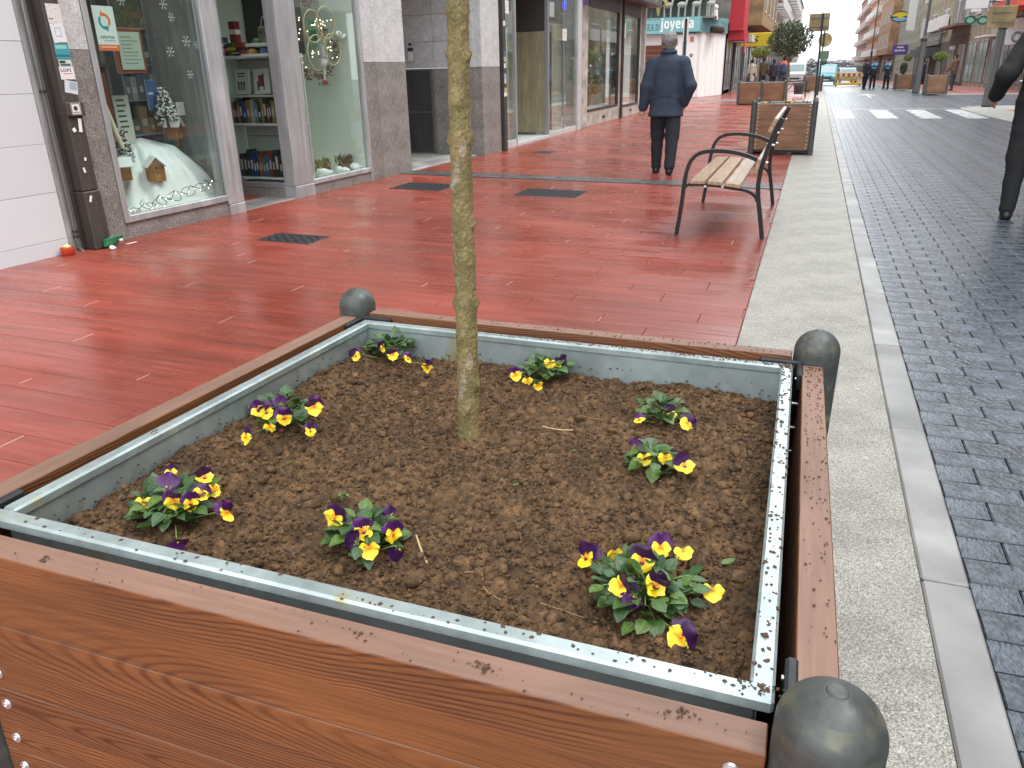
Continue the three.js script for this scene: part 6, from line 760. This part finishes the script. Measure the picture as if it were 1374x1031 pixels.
// opposite side, near: outside the picture, mirrored in the shop windows
block('town_building', 'cream building across the road with regular balconies and shop windows', 1, 9, 6, -28.5, 15, [0.55, 0.5, 0.42], { balc: true, nw: 11, nd: 8 });
block('town_building', 'corner building across the side street with a red awning', 1, 9.0, -41.5, -50.4, 15, [0.5, 0.45, 0.4], { balc: true, nw: 3, nd: 3, extra: (b, bx) => { P(b, 'awning', bx(-1.3, 0, 3.5, 3.9, 0.5, 6.0), M(L(0.6, 0.09, 0.05), 0.6)); P(b, 'white_band', bx(-0.1, 0, 2.65, 3.2, 2, 8.6), mWhiteP); } });
block('town_building', 'optician building with pale columns and tall greenish shop windows', 1, 9.0, -50.45, -61.5, 16, [0.5, 0.46, 0.4], { gf: 3.4, gm: M(L(0.55, 0.46, 0.34), 0.7, { map: nBlot }), sm: M(L(0.2, 0.27, 0.25), 0.12), nd: 3, nw: 3, extra: (b, bx) => P(b, 'canopy', bx(-0.8, 0, 2.62, 2.72, 0.5, 4), mWhiteP) });
block('town_building', 'brown stone building with grey metal doors between optician and cafe', 1, 9.0, -61.55, -70.5, 15, [0.46, 0.44, 0.4], { gm: M(L(0.3, 0.23, 0.18), 0.7, { map: nGranite }), sm: M(L(0.2, 0.15, 0.12), 0.3), nd: 2, nw: 2, extra: (b, bx) => { P(b, 'eave', bx(-0.9, 0, 3.7, 3.85, 0.3, 8.5), M(L(0.2, 0.12, 0.1), 0.7)); P(b, 'lamp_box', bx(-0.5, -0.2, 2.3, 2.5, 4, 4.3), mWhiteP); } });
block('town_building', 'beige building above a dark cafe front with charcoal awning', 1, 9.0, -70.55, -93, 16, [0.6, 0.52, 0.37], { gf: 3.1, gm: M(L(0.3, 0.28, 0.25), 0.8, { map: nGranite }), sm: M(L(0.03, 0.03, 0.05), 0.3), nd: 3, nw: 3, ww: 1.2, extra: (b, bx) => { P(b, 'awning', bx(-1.0, 0, 2.1, 2.75, 4, 17), M(L(0.075, 0.078, 0.09), 0.7)); P(b, 'loggia', bx(-0.08, 0.1, 3.0, 4.0, 4.5, 14), M(L(0.09, 0.09, 0.1), 0.4)); P(b, 'loggia_rail', mg([0, 1, 2, 3].map((k) => bx(-0.3, -0.26, 3.0 + k * 0.16, 3.06 + k * 0.16, 4, 15))), M(L(0.5, 0.46, 0.4), 0.6)); for (const [a, c] of [[1.5, 6], [6.5, 13]]) P(b, 'white_lightbox', bx(-0.4, -0.09, 4.05, 5.0, a, c), M(L(0.85, 0.82, 0.82), 0.5)); P(b, 'lamp', new THREE.SphereGeometry(0.16, 10, 8).translate(-1.1, 2.95, -6), mWhiteP); } });
block('town_building', 'pale grey-green windowless wall with an oval sign', 1, 9.0, -93.05, -116, 18, [0.5, 0.5, 0.42], { nw: 0, nd: 0, gm: M(L(0.5, 0.49, 0.42), 0.8, { map: nBlot }) });
block('town_building', 'peach building with pale window strips beyond the grey-green wall', 1, 8.9, -116.05, -138, 17, [0.62, 0.36, 0.22], { jut: 0.9, nw: 6, nd: 3, fm: M(L(0.7, 0.6, 0.45), 0.7) });
block('town_building', 'bright orange building with white balconies', 1, 8.6, -138.05, -175, 17, [0.72, 0.3, 0.12], { balc: true, nw: 8, jut: 0.3 });
block('town_building', 'red brick building furthest along the opposite side', 1, 8.4, -175.05, -225, 16, [0.42, 0.17, 0.12], { balc: true, nw: 12, bm: M(L(0.5, 0.4, 0.36), 0.8) });
{ const s = T('glasses_sign', 'green spectacles-shaped hanging shop sign', 'sign', [6.9, 3.15, -46.2]); s.rotation.z = -0.05; for (const q of [-1, 1]) { P(s, 'rim', new THREE.TorusGeometry(0.2, 0.055, 8, 26).scale(1.05, 0.8, 1).translate(q * 0.27, 0, 0), M(L(0.02, 0.17, 0.09), 0.4)); P(s, 'lens', cyl(0.17, 0.17, 0.02, 22).rotateX(Math.PI / 2).scale(1.05, 0.8, 1).translate(q * 0.27, 0, 0), M(L(0.3, 0.5, 0.42), 0.3)); P(s, 'hinge', bar([q * 0.46, 0.05, 0], [q * 0.56, 0.1, 0], 0.04), M(L(0.02, 0.17, 0.09), 0.4)); } P(s, 'bridge', bar([-0.09, 0.03, 0], [0.09, 0.03, 0], 0.04), M(L(0.02, 0.17, 0.09), 0.4)); P(s, 'arm', bar([0.5, 0.1, 0], [2.2, 0.2, 0], 0.025), mPole);
  const w = T('white_sign', 'stepped white sign panel hanging above the spectacles sign', 'sign', [6.75, 0, -46]); P(w, 'panel', bb(-0.45, 0.5, 3.62, 4.5, -0.1, 0.1, 0.02), mWhiteP); P(w, 'panel', bb(-0.2, 0.25, 3.48, 3.62, -0.09, 0.09, 0.02), mWhiteP); P(w, 'arm', bar([0.5, 3.9, 0], [2.3, 3.9, 0], 0.03), mPole);
  const r = T('round_mark_sign', 'white square sign with a dark round mark on the corner building', 'sign', [8.6, 2.3, -45.2]); P(r, 'panel', bb(-0.5, 0.35, -0.3, 0.35, -0.03, 0.03, 0.01), mWhiteP); P(r, 'mark', new THREE.TorusGeometry(0.2, 0.05, 8, 24).translate(-0.05, 0.02, 0.035), mAluD); P(r, 'arm', bar([0.3, 0, 0], [0.45, 0, 0], 0.03), mPole);
  const o = T('oval_sign', 'oval yellow, black and blue projecting sign', 'sign', [8.3, 6.2, -108]); P(o, 'rim', cyl(1.05, 1.05, 0.2, 32).rotateX(Math.PI / 2).scale(1, 0.56, 1), M(L(0.03, 0.03, 0.03), 0.4)); P(o, 'upper_field', new THREE.CircleGeometry(0.95, 28, 0.15, Math.PI - 0.3).scale(1, 0.5, 1).translate(0, 0, 0.105), mYelS); P(o, 'lower_field', new THREE.CircleGeometry(0.95, 28, Math.PI + 0.35, Math.PI - 0.7).scale(1, 0.5, 1).translate(0, 0, 0.106), M(L(0.2, 0.45, 0.7), 0.4)); P(o, 'mark', prism([[-0.3, -0.2], [0.3, -0.2], [0.12, 0.3], [-0.12, 0.3]], 0.02).translate(0, 0, 0.11), mYelS); P(o, 'arm', bar([0.9, 0, 0], [1.3, 0, 0], 0.05), mPole);
  const p = T('purple_sign', 'purple projecting shop sign with white wavy lettering', 'sign', [8.2, 2.55, -100]); P(p, 'panel', bb(-0.85, 0.7, -0.45, 0.55, -0.08, 0.08, 0.02), M(L(0.13, 0.07, 0.28), 0.5)); P(p, 'lettering', plane(1.4, 0.9), M(L(0.9, 0.9, 0.9), 0.5, { map: cvs(128, 84, (g) => { g.fillStyle = '#5d4a92'; g.fillRect(0, 0, 128, 84); g.fillStyle = '#e4ddf0'; g.fillRect(34, 12, 60, 14); for (let k = 0; k < 3; k++) { g.beginPath(); g.arc(30 + k * 32, 56, 16, Math.PI, 0); g.fill(); } }) }), [-0.07, 0.05, 0.085]); P(p, 'arm', bar([0.6, 0.05, 0], [0.9, 0.05, 0], 0.04), mPole);
  const v = T('vertical_banner', 'tall white vertical banner sign beside the grey-green wall', 'sign', [8.0, 4.2, -92.5]); P(v, 'panel', bb(-0.25, 0.5, 0, 8, -0.1, 0.1, 0.02), mWhiteP); P(v, 'lettering', bb(-0.02, 0.16, 3.6, 7.2, 0.1, 0.105), M(L(0.35, 0.37, 0.45), 0.6)); P(v, 'arm', bar([0.4, 4, 0], [1.1, 4, 0], 0.05), mPole);
}
// ---------- vehicles, barrier and trees at the far end ----------
function vehicle(label, cat, name, x, z, w, h, body, glassM, o) {
  const v = T(name, label, cat, [x, -0.035 + dip(z), z], o.ry || 0); const W = w / 2, L4 = o.len;
  const prof = o.van ? [[0, 0.3], [0, 0.95], [0.35, 1.15], [0.95, h - 0.1], [1.3, h], [L4, h], [L4, 0.3]] : [[0, 0.3], [0, 0.75], [0.9, 0.95], [1.5, h - 0.05], [1.8, h], [L4 - 1.1, h], [L4 - 0.2, 0.95], [L4, 0.85], [L4, 0.3]];
  P(v, 'body', prism(prof, w - 0.1, 0.05).translate(0, 0, -(w - 0.1) / 2).rotateY(Math.PI / 2), body);
  const [a, c] = o.van ? [[0.42, 1.22], [0.93, h - 0.16]] : [[0.98, 1.0], [1.5, h - 0.1]], sl = Math.atan2(c[1] - a[1], c[0] - a[0]);
  P(v, 'windscreen', tr(cbox(w - 0.3, Math.hypot(c[0] - a[0], c[1] - a[1]), 0.03, 0.01).rotateX(-(Math.PI / 2 - sl)), 0, (a[1] + c[1]) / 2 + 0.04, -(a[0] + c[0]) / 2 + 0.06), glassM);
  for (const s of [-1, 1]) { P(v, 'headlight', tr(cbox(0.3, 0.16, 0.06, 0.03), s * (W - 0.25), 0.72, 0.04), M(L(0.8, 0.82, 0.84), 0.15)); P(v, 'mirror', tr(cbox(0.18, 0.16, 0.1, 0.03), s * (W + 0.08), 1.1, -1.1), body); for (const q of [0.8, L4 - 0.8]) { const wh = P(v, 'wheel', cyl(0.31, 0.31, 0.2, 20).rotateZ(Math.PI / 2).translate(s * (W - 0.08), 0.31, -q), M(L(0.02, 0.02, 0.02), 0.8)); P(wh, 'rim', cyl(0.19, 0.19, 0.21, 14).rotateZ(Math.PI / 2).translate(s * (W - 0.075), 0.31, -q), mGreyM); } }
  P(v, 'grille', tr(cbox(w * 0.5, 0.14, 0.04, 0.02), 0, 0.6, 0.05), mDark); P(v, 'bumper', tr(cbox(w - 0.05, 0.2, 0.12, 0.05), 0, 0.42, 0.04), o.bump || mAluD); P(v, 'number_plate', tr(cbox(0.5, 0.11, 0.02, 0.004), 0, 0.45, 0.115), mWhiteP);
}
const mCarG = M(L(0.25, 0.34, 0.36), 0.08);
vehicle('white van parked by the pavement far up the street', 'van', 'parked_van', -2.0, -84, 1.9, 1.95, M(L(0.72, 0.73, 0.74), 0.3), mCarG, { van: true, len: 4.6 });
vehicle('turquoise and white car facing this way near the yellow barrier', 'car', 'parked_car', 0.85, -82, 1.75, 1.7, M(L(0.14, 0.44, 0.5), 0.25), M(L(0.5, 0.66, 0.68), 0.1), { len: 4.2, bump: M(L(0.08, 0.12, 0.13), 0.5) });
vehicle('grey car parked beyond the turquoise car', 'car', 'parked_car', 3.3, -98, 1.75, 1.5, M(L(0.5, 0.52, 0.54), 0.25), mCarG, { len: 4.2, ry: 0.1 });
vehicle('dark car parked in the shade of the far building', 'car', 'parked_car', -2.9, -100, 1.75, 1.5, M(L(0.2, 0.24, 0.3), 0.25), mCarG, { len: 4.2 });
{ const b = T('road_barrier', 'yellow plastic works barrier with red and white reflective squares across the road', 'barrier', [2.35, -0.035 + dip(-70), -70]), my = M(L(0.8, 0.5, 0.03), 0.5); P(b, 'top_rail', bb(-1, 1, 0.66, 1.0, -0.03, 0.03, 0.02), my); P(b, 'bottom_rail', bb(-1, 1, 0.1, 0.24, -0.03, 0.03, 0.02), my); for (let k = 0; k < 13; k++) P(b, 'upright', bb(-0.98 + k * 0.158, -0.92 + k * 0.158, 0.24, 0.66, -0.02, 0.02), my); for (let k = 0; k < 5; k++) { P(b, 'reflector', bb(-0.86 + k * 0.38, -0.68 + k * 0.38, 0.72, 0.94, 0.03, 0.036), M(L(0.4, 0.06, 0.04), 0.4)); P(b, 'reflector', bb(-0.67 + k * 0.38, -0.49 + k * 0.38, 0.72, 0.94, 0.03, 0.036), M(L(0.78, 0.7, 0.62), 0.4)); } for (const x of [-0.85, 0.85]) P(b, 'foot', bb(x - 0.05, x + 0.05, 0, 0.1, -0.3, 0.3, 0.02), mDark); }
{ const g = []; for (let k = 0; k < 2600; k++) { const x = rr(-4, 14), t = Math.pow(rnd(), 0.7); const g1 = crumb(crumbBase[k % 4], rr(0.2, 0.55), x, -2 + t * (3.4 + 1.6 * fb(x * 0.6 + 20, 3, 3, 701)), -236 + rr(-4, 4)); g.push(g1); } const m = P(scene, 'distant_trees', mg(g), M(L(0.36, 0.36, 0.37), 0.9)); tag(m, 'grey leafless trees at the end of the street, lightened in colour for haze', 'trees', 0, 'stuff'); }  // tree grey is lightened to stand in for distant haze; no fog is drawn
// ---------- people ----------
const smin = (a, b, k) => { const h = clamp(0.5 + 0.5 * (b - a) / k); return lerp(b, a, h) - k * h * (1 - h); };
const cap = (p, a, b, ra, rb, fl = 1) => { const ax = a[0], ay = a[1], az = a[2], bx = b[0] - ax, by = b[1] - ay, bz = b[2] - az, px = p[0] - ax, py = p[1] - ay, pz = p[2] - az, t = clamp((px * bx + py * by + pz * bz) / (bx * bx + by * by + bz * bz + 1e-9)); const dx = px - bx * t, dy = py - by * t, dz = (pz - bz * t) * fl; return (Math.sqrt(dx * dx + dy * dy + dz * dz) - lerp(ra, rb, t)) * (fl > 1 ? 0.8 : 1); };
function mc(prims, k, N, pad = 0.05, cut = -9) {                                  // prims: [a, b, ra, rb, flatten]
  const lo = [9, 9, 9], hi = [-9, -9, -9]; for (const [a, b, ra, rb] of prims) for (let i = 0; i < 3; i++) { const r = Math.max(ra, rb) + pad; lo[i] = Math.min(lo[i], a[i] - r, b[i] - r); hi[i] = Math.max(hi[i], a[i] + r, b[i] + r); }
  const m = new MarchingCubes(N, mDark, false, false, 120000); m.isolation = 0; const half = N / 2, c = lo.map((v, i) => (v + hi[i]) / 2), e = lo.map((v, i) => (hi[i] - v) / 2);
  for (let z = 0; z < N; z++) for (let y = 0; y < N; y++) for (let x = 0; x < N; x++) { const p = [c[0] + (x - half) / half * e[0], c[1] + (y - half) / half * e[1], c[2] + (z - half) / half * e[2]]; let d = 9; for (const q of prims) { const v = cap(p, q[0], q[1], q[2], q[3], q[4] || 1); d = d > 8 ? v : smin(d, v, k); } m.field[z * N * N + y * N + x] = -Math.max(d, cut - p[1]); }
  m.update(); const n = m.count, pos = new Float32Array(n * 3); for (let i = 0; i < n; i++) for (let j = 0; j < 3; j++) pos[i * 3 + j] = c[j] + m.positionArray[i * 3 + j] * e[j];
  let g = new THREE.BufferGeometry(); g.setAttribute('position', new THREE.BufferAttribute(pos, 3)); g = mergeVertices(g, 1e-5); g.computeVertexNormals(); return g;
}
// local frame: faces +z, y up, feet at 0; angles in radians, forward positive
function person(label, x, y, z, ry, h, o) {
  const g = T('person', label, 'person', [x, y, z], ry, o.group), N = o.N || 40, u = (v) => v * h, A = (p, len, pitch, side = 0) => [p[0] + Math.sin(side) * len, p[1] - Math.cos(pitch) * Math.cos(side) * len, p[2] + Math.sin(pitch) * len];
  const lean = o.lean || 0, hip = [0, u(0.515), 0], chest = [0, u(0.72), u(0.205) * Math.sin(lean)], neck = [0, u(0.845), u(0.33) * Math.sin(lean)], head = [0, u(0.928), neck[2] + u(0.012)];
  const leg = (s, [hp, kn]) => { const a = [s * u(0.05), hip[1], 0], k = A(a, u(0.235), hp, s * 0.02), f = A(k, u(0.24), hp - kn); return [a, k, f]; };
  const arm = (s, [sp, ab, el, inn = 0]) => { const a = [s * u(0.1), u(0.792), neck[2] * 0.9], e = A(a, u(0.17), sp, s * ab), w = A(e, u(0.15), sp + el, s * (ab - inn)); return [a, e, w]; };
  const lg = [leg(-1, o.legs[0]), leg(1, o.legs[1])], am = [arm(-1, o.arms[0]), arm(1, o.arms[1])];
  const low = Math.min(lg[0][2][1], lg[1][2][1]) - u(0.042), fy = -low; for (const l of [...lg, ...am]) for (const p of l) p[1] += fy; for (const p of [hip, chest, neck, head]) p[1] += fy;
  const fold = (gg, amp, f) => { const p = gg.attributes.position, n = gg.attributes.normal; for (let i = 0; i < p.count; i++) { const w = amp * (fb(p.getX(i) * f + p.getZ(i) * f * 0.7 + 40, p.getY(i) * f * 1.8 + 40, 3, 811) - 0.5); p.setXYZ(i, p.getX(i) + n.getX(i) * w, p.getY(i) + n.getY(i) * w, p.getZ(i) + n.getZ(i) * w); } gg.computeVertexNormals(); return gg; };
  const hw = u(0.047), body = [[hip, chest, u(0.06), u(0.068), 1.3], [chest, neck, u(0.06), u(0.036), 1.2], [neck, [0, head[1] - u(0.02), head[2]], u(0.033), u(0.036)], [[0, head[1] + u(0.018), head[2] - u(0.012)], [0, head[1] - u(0.012), head[2] + u(0.004)], u(0.05), u(0.044)], [[0, head[1] - u(0.03), head[2] + u(0.014)], [0, head[1] - u(0.042), head[2] + u(0.022)], u(0.03), u(0.022)], [[0, head[1] + u(0.0), head[2] + u(0.05)], [0, head[1] - u(0.012), head[2] + u(0.058)], u(0.006), u(0.009)]];
  for (const s of [-1, 1]) { body.push([[s * u(0.046), head[1] + u(0.006), head[2] - u(0.004)], [s * u(0.048), head[1] - u(0.014), head[2]], u(0.009), u(0.007)]); const a = am[(s + 1) / 2], l = lg[(s + 1) / 2]; body.push([a[0], a[1], u(0.026), u(0.023)], [a[1], a[2], u(0.023), u(0.015)], [l[0], l[1], u(0.045), u(0.03)], [l[1], l[2], u(0.03), u(0.02)]); }
  const mSkin = M(L(0.5, 0.28, 0.2), 0.6), parts = [mc(body, u(0.012), o.NB || N + 8)];
  for (const s of [-1, 1]) { // hands: palm, four fingers, thumb
    const a = am[(s + 1) / 2], d = V(...a[2]).sub(V(...a[1])).normalize(), w = V(...a[2]), k = u(0.0057), pl = w.clone().addScaledVector(d, u(0.042)), sd = V(0, 0, 1).sub(d.clone().multiplyScalar(d.z)).normalize(), inn = V(-s, 0, 0), F3 = (v) => [v.x, v.y, v.z], hp = [[F3(w), F3(pl), u(0.012), u(0.017), 1]];
    [-1.5, -0.5, 0.5, 1.5].forEach((q, i) => { const b0 = pl.clone().addScaledVector(sd, q * u(0.0092)), l = u([0.03, 0.038, 0.04, 0.034][i]), m1 = b0.clone().addScaledVector(d, l * 0.6).addScaledVector(inn, u(0.005)), t = m1.clone().addScaledVector(d, l * 0.45).addScaledVector(inn, u(0.014)); hp.push([F3(b0), F3(m1), k, k * 0.95], [F3(m1), F3(t), k * 0.95, k * 0.8]); });
    const tb = w.clone().addScaledVector(d, u(0.016)).addScaledVector(sd, u(0.014)), tm = tb.clone().addScaledVector(d, u(0.018)).addScaledVector(sd, u(0.012)); hp.push([F3(tb), F3(tm), k * 1.2, k], [F3(tm), F3(tm.clone().addScaledVector(d, u(0.02)).addScaledVector(inn, u(0.006))), k, k * 0.8]); if (!o.far) parts.push(mc(hp, u(0.004), 40, 0.012));
    else parts.push(mc([[F3(w), F3(pl.clone().addScaledVector(d, u(0.02))), u(0.014), u(0.012)]], 0.01, 14, 0.02));
  }
  P(g, 'body', mg(parts), mSkin);
  for (const s of [-1, 1]) P(g, 'eye', new THREE.SphereGeometry(u(0.006), 6, 5), mDark, [s * u(0.019), head[1] + u(0.003), head[2] + u(0.042)]);
  P(g, 'mouth', cbox(u(0.024), u(0.004), u(0.004)), M(L(0.3, 0.1, 0.08), 0.7), [0, head[1] - u(0.033), head[2] + u(0.044)]);
  P(g, 'hair', fold(mc([[[0, head[1] + u(0.024), head[2] - u(0.02)], [0, head[1] + u(0.028), head[2] - u(0.002)], u(0.052), u(0.048)], [[0, head[1] + u(0.006), head[2] - u(0.026)], [0, head[1] - u(o.longHair ? 0.08 : 0.028), head[2] - u(0.02)], u(0.046), u(o.longHair ? 0.04 : 0.03)]], u(0.01), Math.min(N, 36)), u(0.012), 60), M(L(...o.hair), 0.9, { map: nFine, bumpMap: bFine, bumpScale: 0.004 }));
  // trousers
  const tp = []; for (const l of lg) tp.push([l[0], l[1], u(0.058), u(0.047), 1.05], [l[1], [l[2][0], l[2][1] + u(0.012), l[2][2]], u(0.045), u(0.034), 1]); tp.push([[-u(0.035), hip[1] + u(0.02), 0], [u(0.035), hip[1] + u(0.02), 0], u(0.068), u(0.068), 1.1]);
  P(g, 'trousers', fold(mc(tp, u(0.014), N + 8), u(0.008), 7), M(L(...o.pants), 0.85, { bumpMap: bFine, bumpScale: 0.002 }));
  // jacket
  const hem = fy + u(o.hem || 0.44), jk = [[[0, hem - u(0.03), -u(0.004)], [0, u(0.62) + fy, u(0.005)], u(o.flare || 0.102), u(0.094), 1.35], [[0, u(0.62) + fy, 0], [0, u(0.745) + fy, neck[2] * 0.7], u(0.094), u(0.1), 1.35], [[-u(0.075), u(0.79) + fy, neck[2] * 0.9], [u(0.075), u(0.79) + fy, neck[2] * 0.9], u(0.044), u(0.044)], [[0, u(0.8) + fy, neck[2]], [0, u(0.858) + fy, neck[2] + u(0.004)], u(0.07), u(0.048)]];
  for (const a of am) jk.push([a[0], a[1], u(0.043), u(0.041)], [a[1], [lerp(a[1][0], a[2][0], 0.97), lerp(a[1][1], a[2][1], 0.97), lerp(a[1][2], a[2][2], 0.97)], u(0.041), u(0.032)]);
  const mj = M(L(...o.jacket), 0.8, { bumpMap: bFine, bumpScale: 0.0015 }); const J = P(g, 'jacket', fold(mc(jk, u(0.02), N + 12, 0.05, hem), u(0.009), 6), mj);
  if (o.detail) { P(J, 'collar', new THREE.TorusGeometry(u(0.044), u(0.012), 8, 20).rotateX(Math.PI / 2).scale(1, 1.3, 1.1).translate(0, u(0.862) + fy, neck[2]), mj); P(J, 'back_seam', bb(-u(0.1), u(0.1), hem + u(0.14), hem + u(0.143), -u(0.078), -u(0.07)), mj); P(J, 'vent', bb(-0.003, 0.003, hem - u(0.04), hem + u(0.05), -u(0.086), -u(0.07)), mDark); }
  if (o.top) P(J, 'shoulder_panel', fold(mc([[[-u(0.08), u(0.785) + fy, neck[2]], [u(0.08), u(0.785) + fy, neck[2]], u(0.054), u(0.054)], [[0, u(0.72) + fy, neck[2] * 0.8], [0, u(0.8) + fy, neck[2]], u(0.103), u(0.09), 1.3]], u(0.02), N), u(0.01), 9), M(L(...o.top), 0.7));
  for (const l of lg) P(g, 'shoe', mc([[[l[2][0], l[2][1] - u(0.024), l[2][2] - u(0.012)], [l[2][0], l[2][1] - u(0.03), l[2][2] + u(0.085)], u(0.024), u(0.02)], [[l[2][0], l[2][1], l[2][2]], [l[2][0], l[2][1] - u(0.02), l[2][2]], u(0.025), u(0.025)]], u(0.01), 26), M(L(0.018, 0.016, 0.016), 0.4));
  if (o.pack) { const k = P(g, 'backpack', mc([[[0, u(0.6) + fy, -u(0.1)], [0, u(0.74) + fy, -u(0.09)], u(0.085), u(0.075), 1.3]], 0.01, 30), M(L(...o.pack), 0.8)); P(k, 'pocket', tr(cbox(u(0.12), u(0.09), u(0.03), u(0.012)), 0, u(0.61) + fy, -u(0.17)), M(L(...o.pack), 0.7)); }
  if (o.wide) g.scale.x = o.wide;
  return g;
}
person('grey-haired man in a dark navy jacket walking away past the bench', -1.8, 0.022, -10.76, Math.PI + 0.03, 1.745, { N: 60, NB: 64, legs: [[-0.14, 0.16], [0.16, 0.12]], arms: [[-0.1, 0.32, 0.55, 0.6], [-0.1, 0.22, 0.2, 0.08]], wide: 1.1, hair: [0.32, 0.31, 0.29], pants: [0.016, 0.018, 0.026], jacket: [0.028, 0.042, 0.07], hem: 0.42, flare: 0.122, lean: 0.03, detail: true });
person('person in black coat and trousers striding over the setts with back turned', 1.9, -0.03, -8.4, Math.PI - 0.1, 1.95, { N: 52, NB: 56, legs: [[0.05, 0.05], [0.02, 0.08]], arms: [[0.1, 0.14, 0.3], [-0.3, 0.42, 1.2, 0.3]], hair: [0.03, 0.025, 0.02], pants: [0.016, 0.017, 0.018], jacket: [0.012, 0.012, 0.013], hem: 0.52, flare: 0.12, detail: true });
person('person in an orange-red jacket with a navy rucksack walking away', -1.55, 0.02, -43, Math.PI, 1.72, { N: 32, legs: [[0.2, 0.1], [-0.2, 0.2]], arms: [[0.1, 0.15, 0.2], [-0.1, 0.15, 0.2]], hair: [0.03, 0.03, 0.04], pants: [0.04, 0.06, 0.11], jacket: [0.07, 0.08, 0.12], top: [0.62, 0.12, 0.07], pack: [0.03, 0.05, 0.12], far: 1 });
person('woman in a cream coat walking beside the shop fronts', -3.55, 0.0, -50, Math.PI, 1.66, { N: 32, legs: [[0.1, 0.1], [-0.15, 0.2]], arms: [[0.1, 0.12, 0.2], [-0.1, 0.12, 0.2]], hair: [0.03, 0.022, 0.018], pants: [0.05, 0.05, 0.05], jacket: [0.55, 0.5, 0.38], hem: 0.3, far: 1 });
person('person in a brown jacket in front of the shops', -2.95, 0.0, -50.5, Math.PI, 1.78, { N: 32, legs: [[0.1, 0.1], [-0.15, 0.2]], arms: [[0.1, 0.15, 0.2], [-0.1, 0.15, 0.2]], hair: [0.03, 0.025, 0.02], pants: [0.03, 0.03, 0.035], jacket: [0.1, 0.07, 0.04], far: 1 });
person('person in dark clothes between the brown jacket and the rucksack', -2.45, -0.03, -52, Math.PI, 1.68, { N: 28, legs: [[0.1, 0.1], [-0.15, 0.2]], arms: [[0.1, 0.12, 0.2], [-0.1, 0.12, 0.2]], hair: [0.03, 0.03, 0.03], pants: [0.02, 0.02, 0.03], jacket: [0.04, 0.045, 0.06], far: 1 });
const cop = { N: 34, legs: [[0.08, 0.05], [-0.08, 0.1]], hair: [0.02, 0.02, 0.03], pants: [0.018, 0.02, 0.03], jacket: [0.022, 0.026, 0.04], top: [0.16, 0.36, 0.5], far: 1, group: 'officers by the barrier' };
person('person in dark clothes holding something at the side, standing with the officers', 2.85, -0.035 + dip(-56.5), -56.5, 0.4, 1.68, { ...cop, top: 0, group: 0, legs: [[0.12, 0.05], [-0.1, 0.12]], arms: [[0.2, 0.15, 0.5], [0.1, 0.1, 0.3]] });
person('officer with pale blue shoulders standing next to the person in dark clothes', 3.3, -0.035 + dip(-56.5), -56.5, -0.3, 1.72, { ...cop, arms: [[0.25, 0.2, 0.9, 0.3], [0.1, 0.15, 0.4]] });
person('officer with pale blue shoulders standing alone by the topiary', 4.05, -0.035 + dip(-56.5), -56, -0.6, 1.7, { ...cop, arms: [[0.3, 0.2, 1.0, 0.3], [0.1, 0.15, 0.3]] });
person('person in dark clothes standing under the cafe awning', 8.0, dip(-74), -74, -1.2, 1.7, { N: 28, legs: [[0, 0.05], [0, 0.05]], arms: [[0.2, 0.12, 0.8], [0.1, 0.1, 0.3]], hair: [0.04, 0.03, 0.02], pants: [0.02, 0.02, 0.03], jacket: [0.02, 0.022, 0.05], far: 1 });
person('person in a brown coat standing beside the olive ball tree', 6.3, 0, -46, -2.4, 1.66, { N: 28, legs: [[0.1, 0.05], [-0.1, 0.1]], arms: [[0.3, 0.15, 0.9], [0.2, 0.12, 0.7]], hair: [0.08, 0.05, 0.03], pants: [0.05, 0.05, 0.05], jacket: [0.16, 0.1, 0.06], far: 1 });
renderer.render(scene, camera);
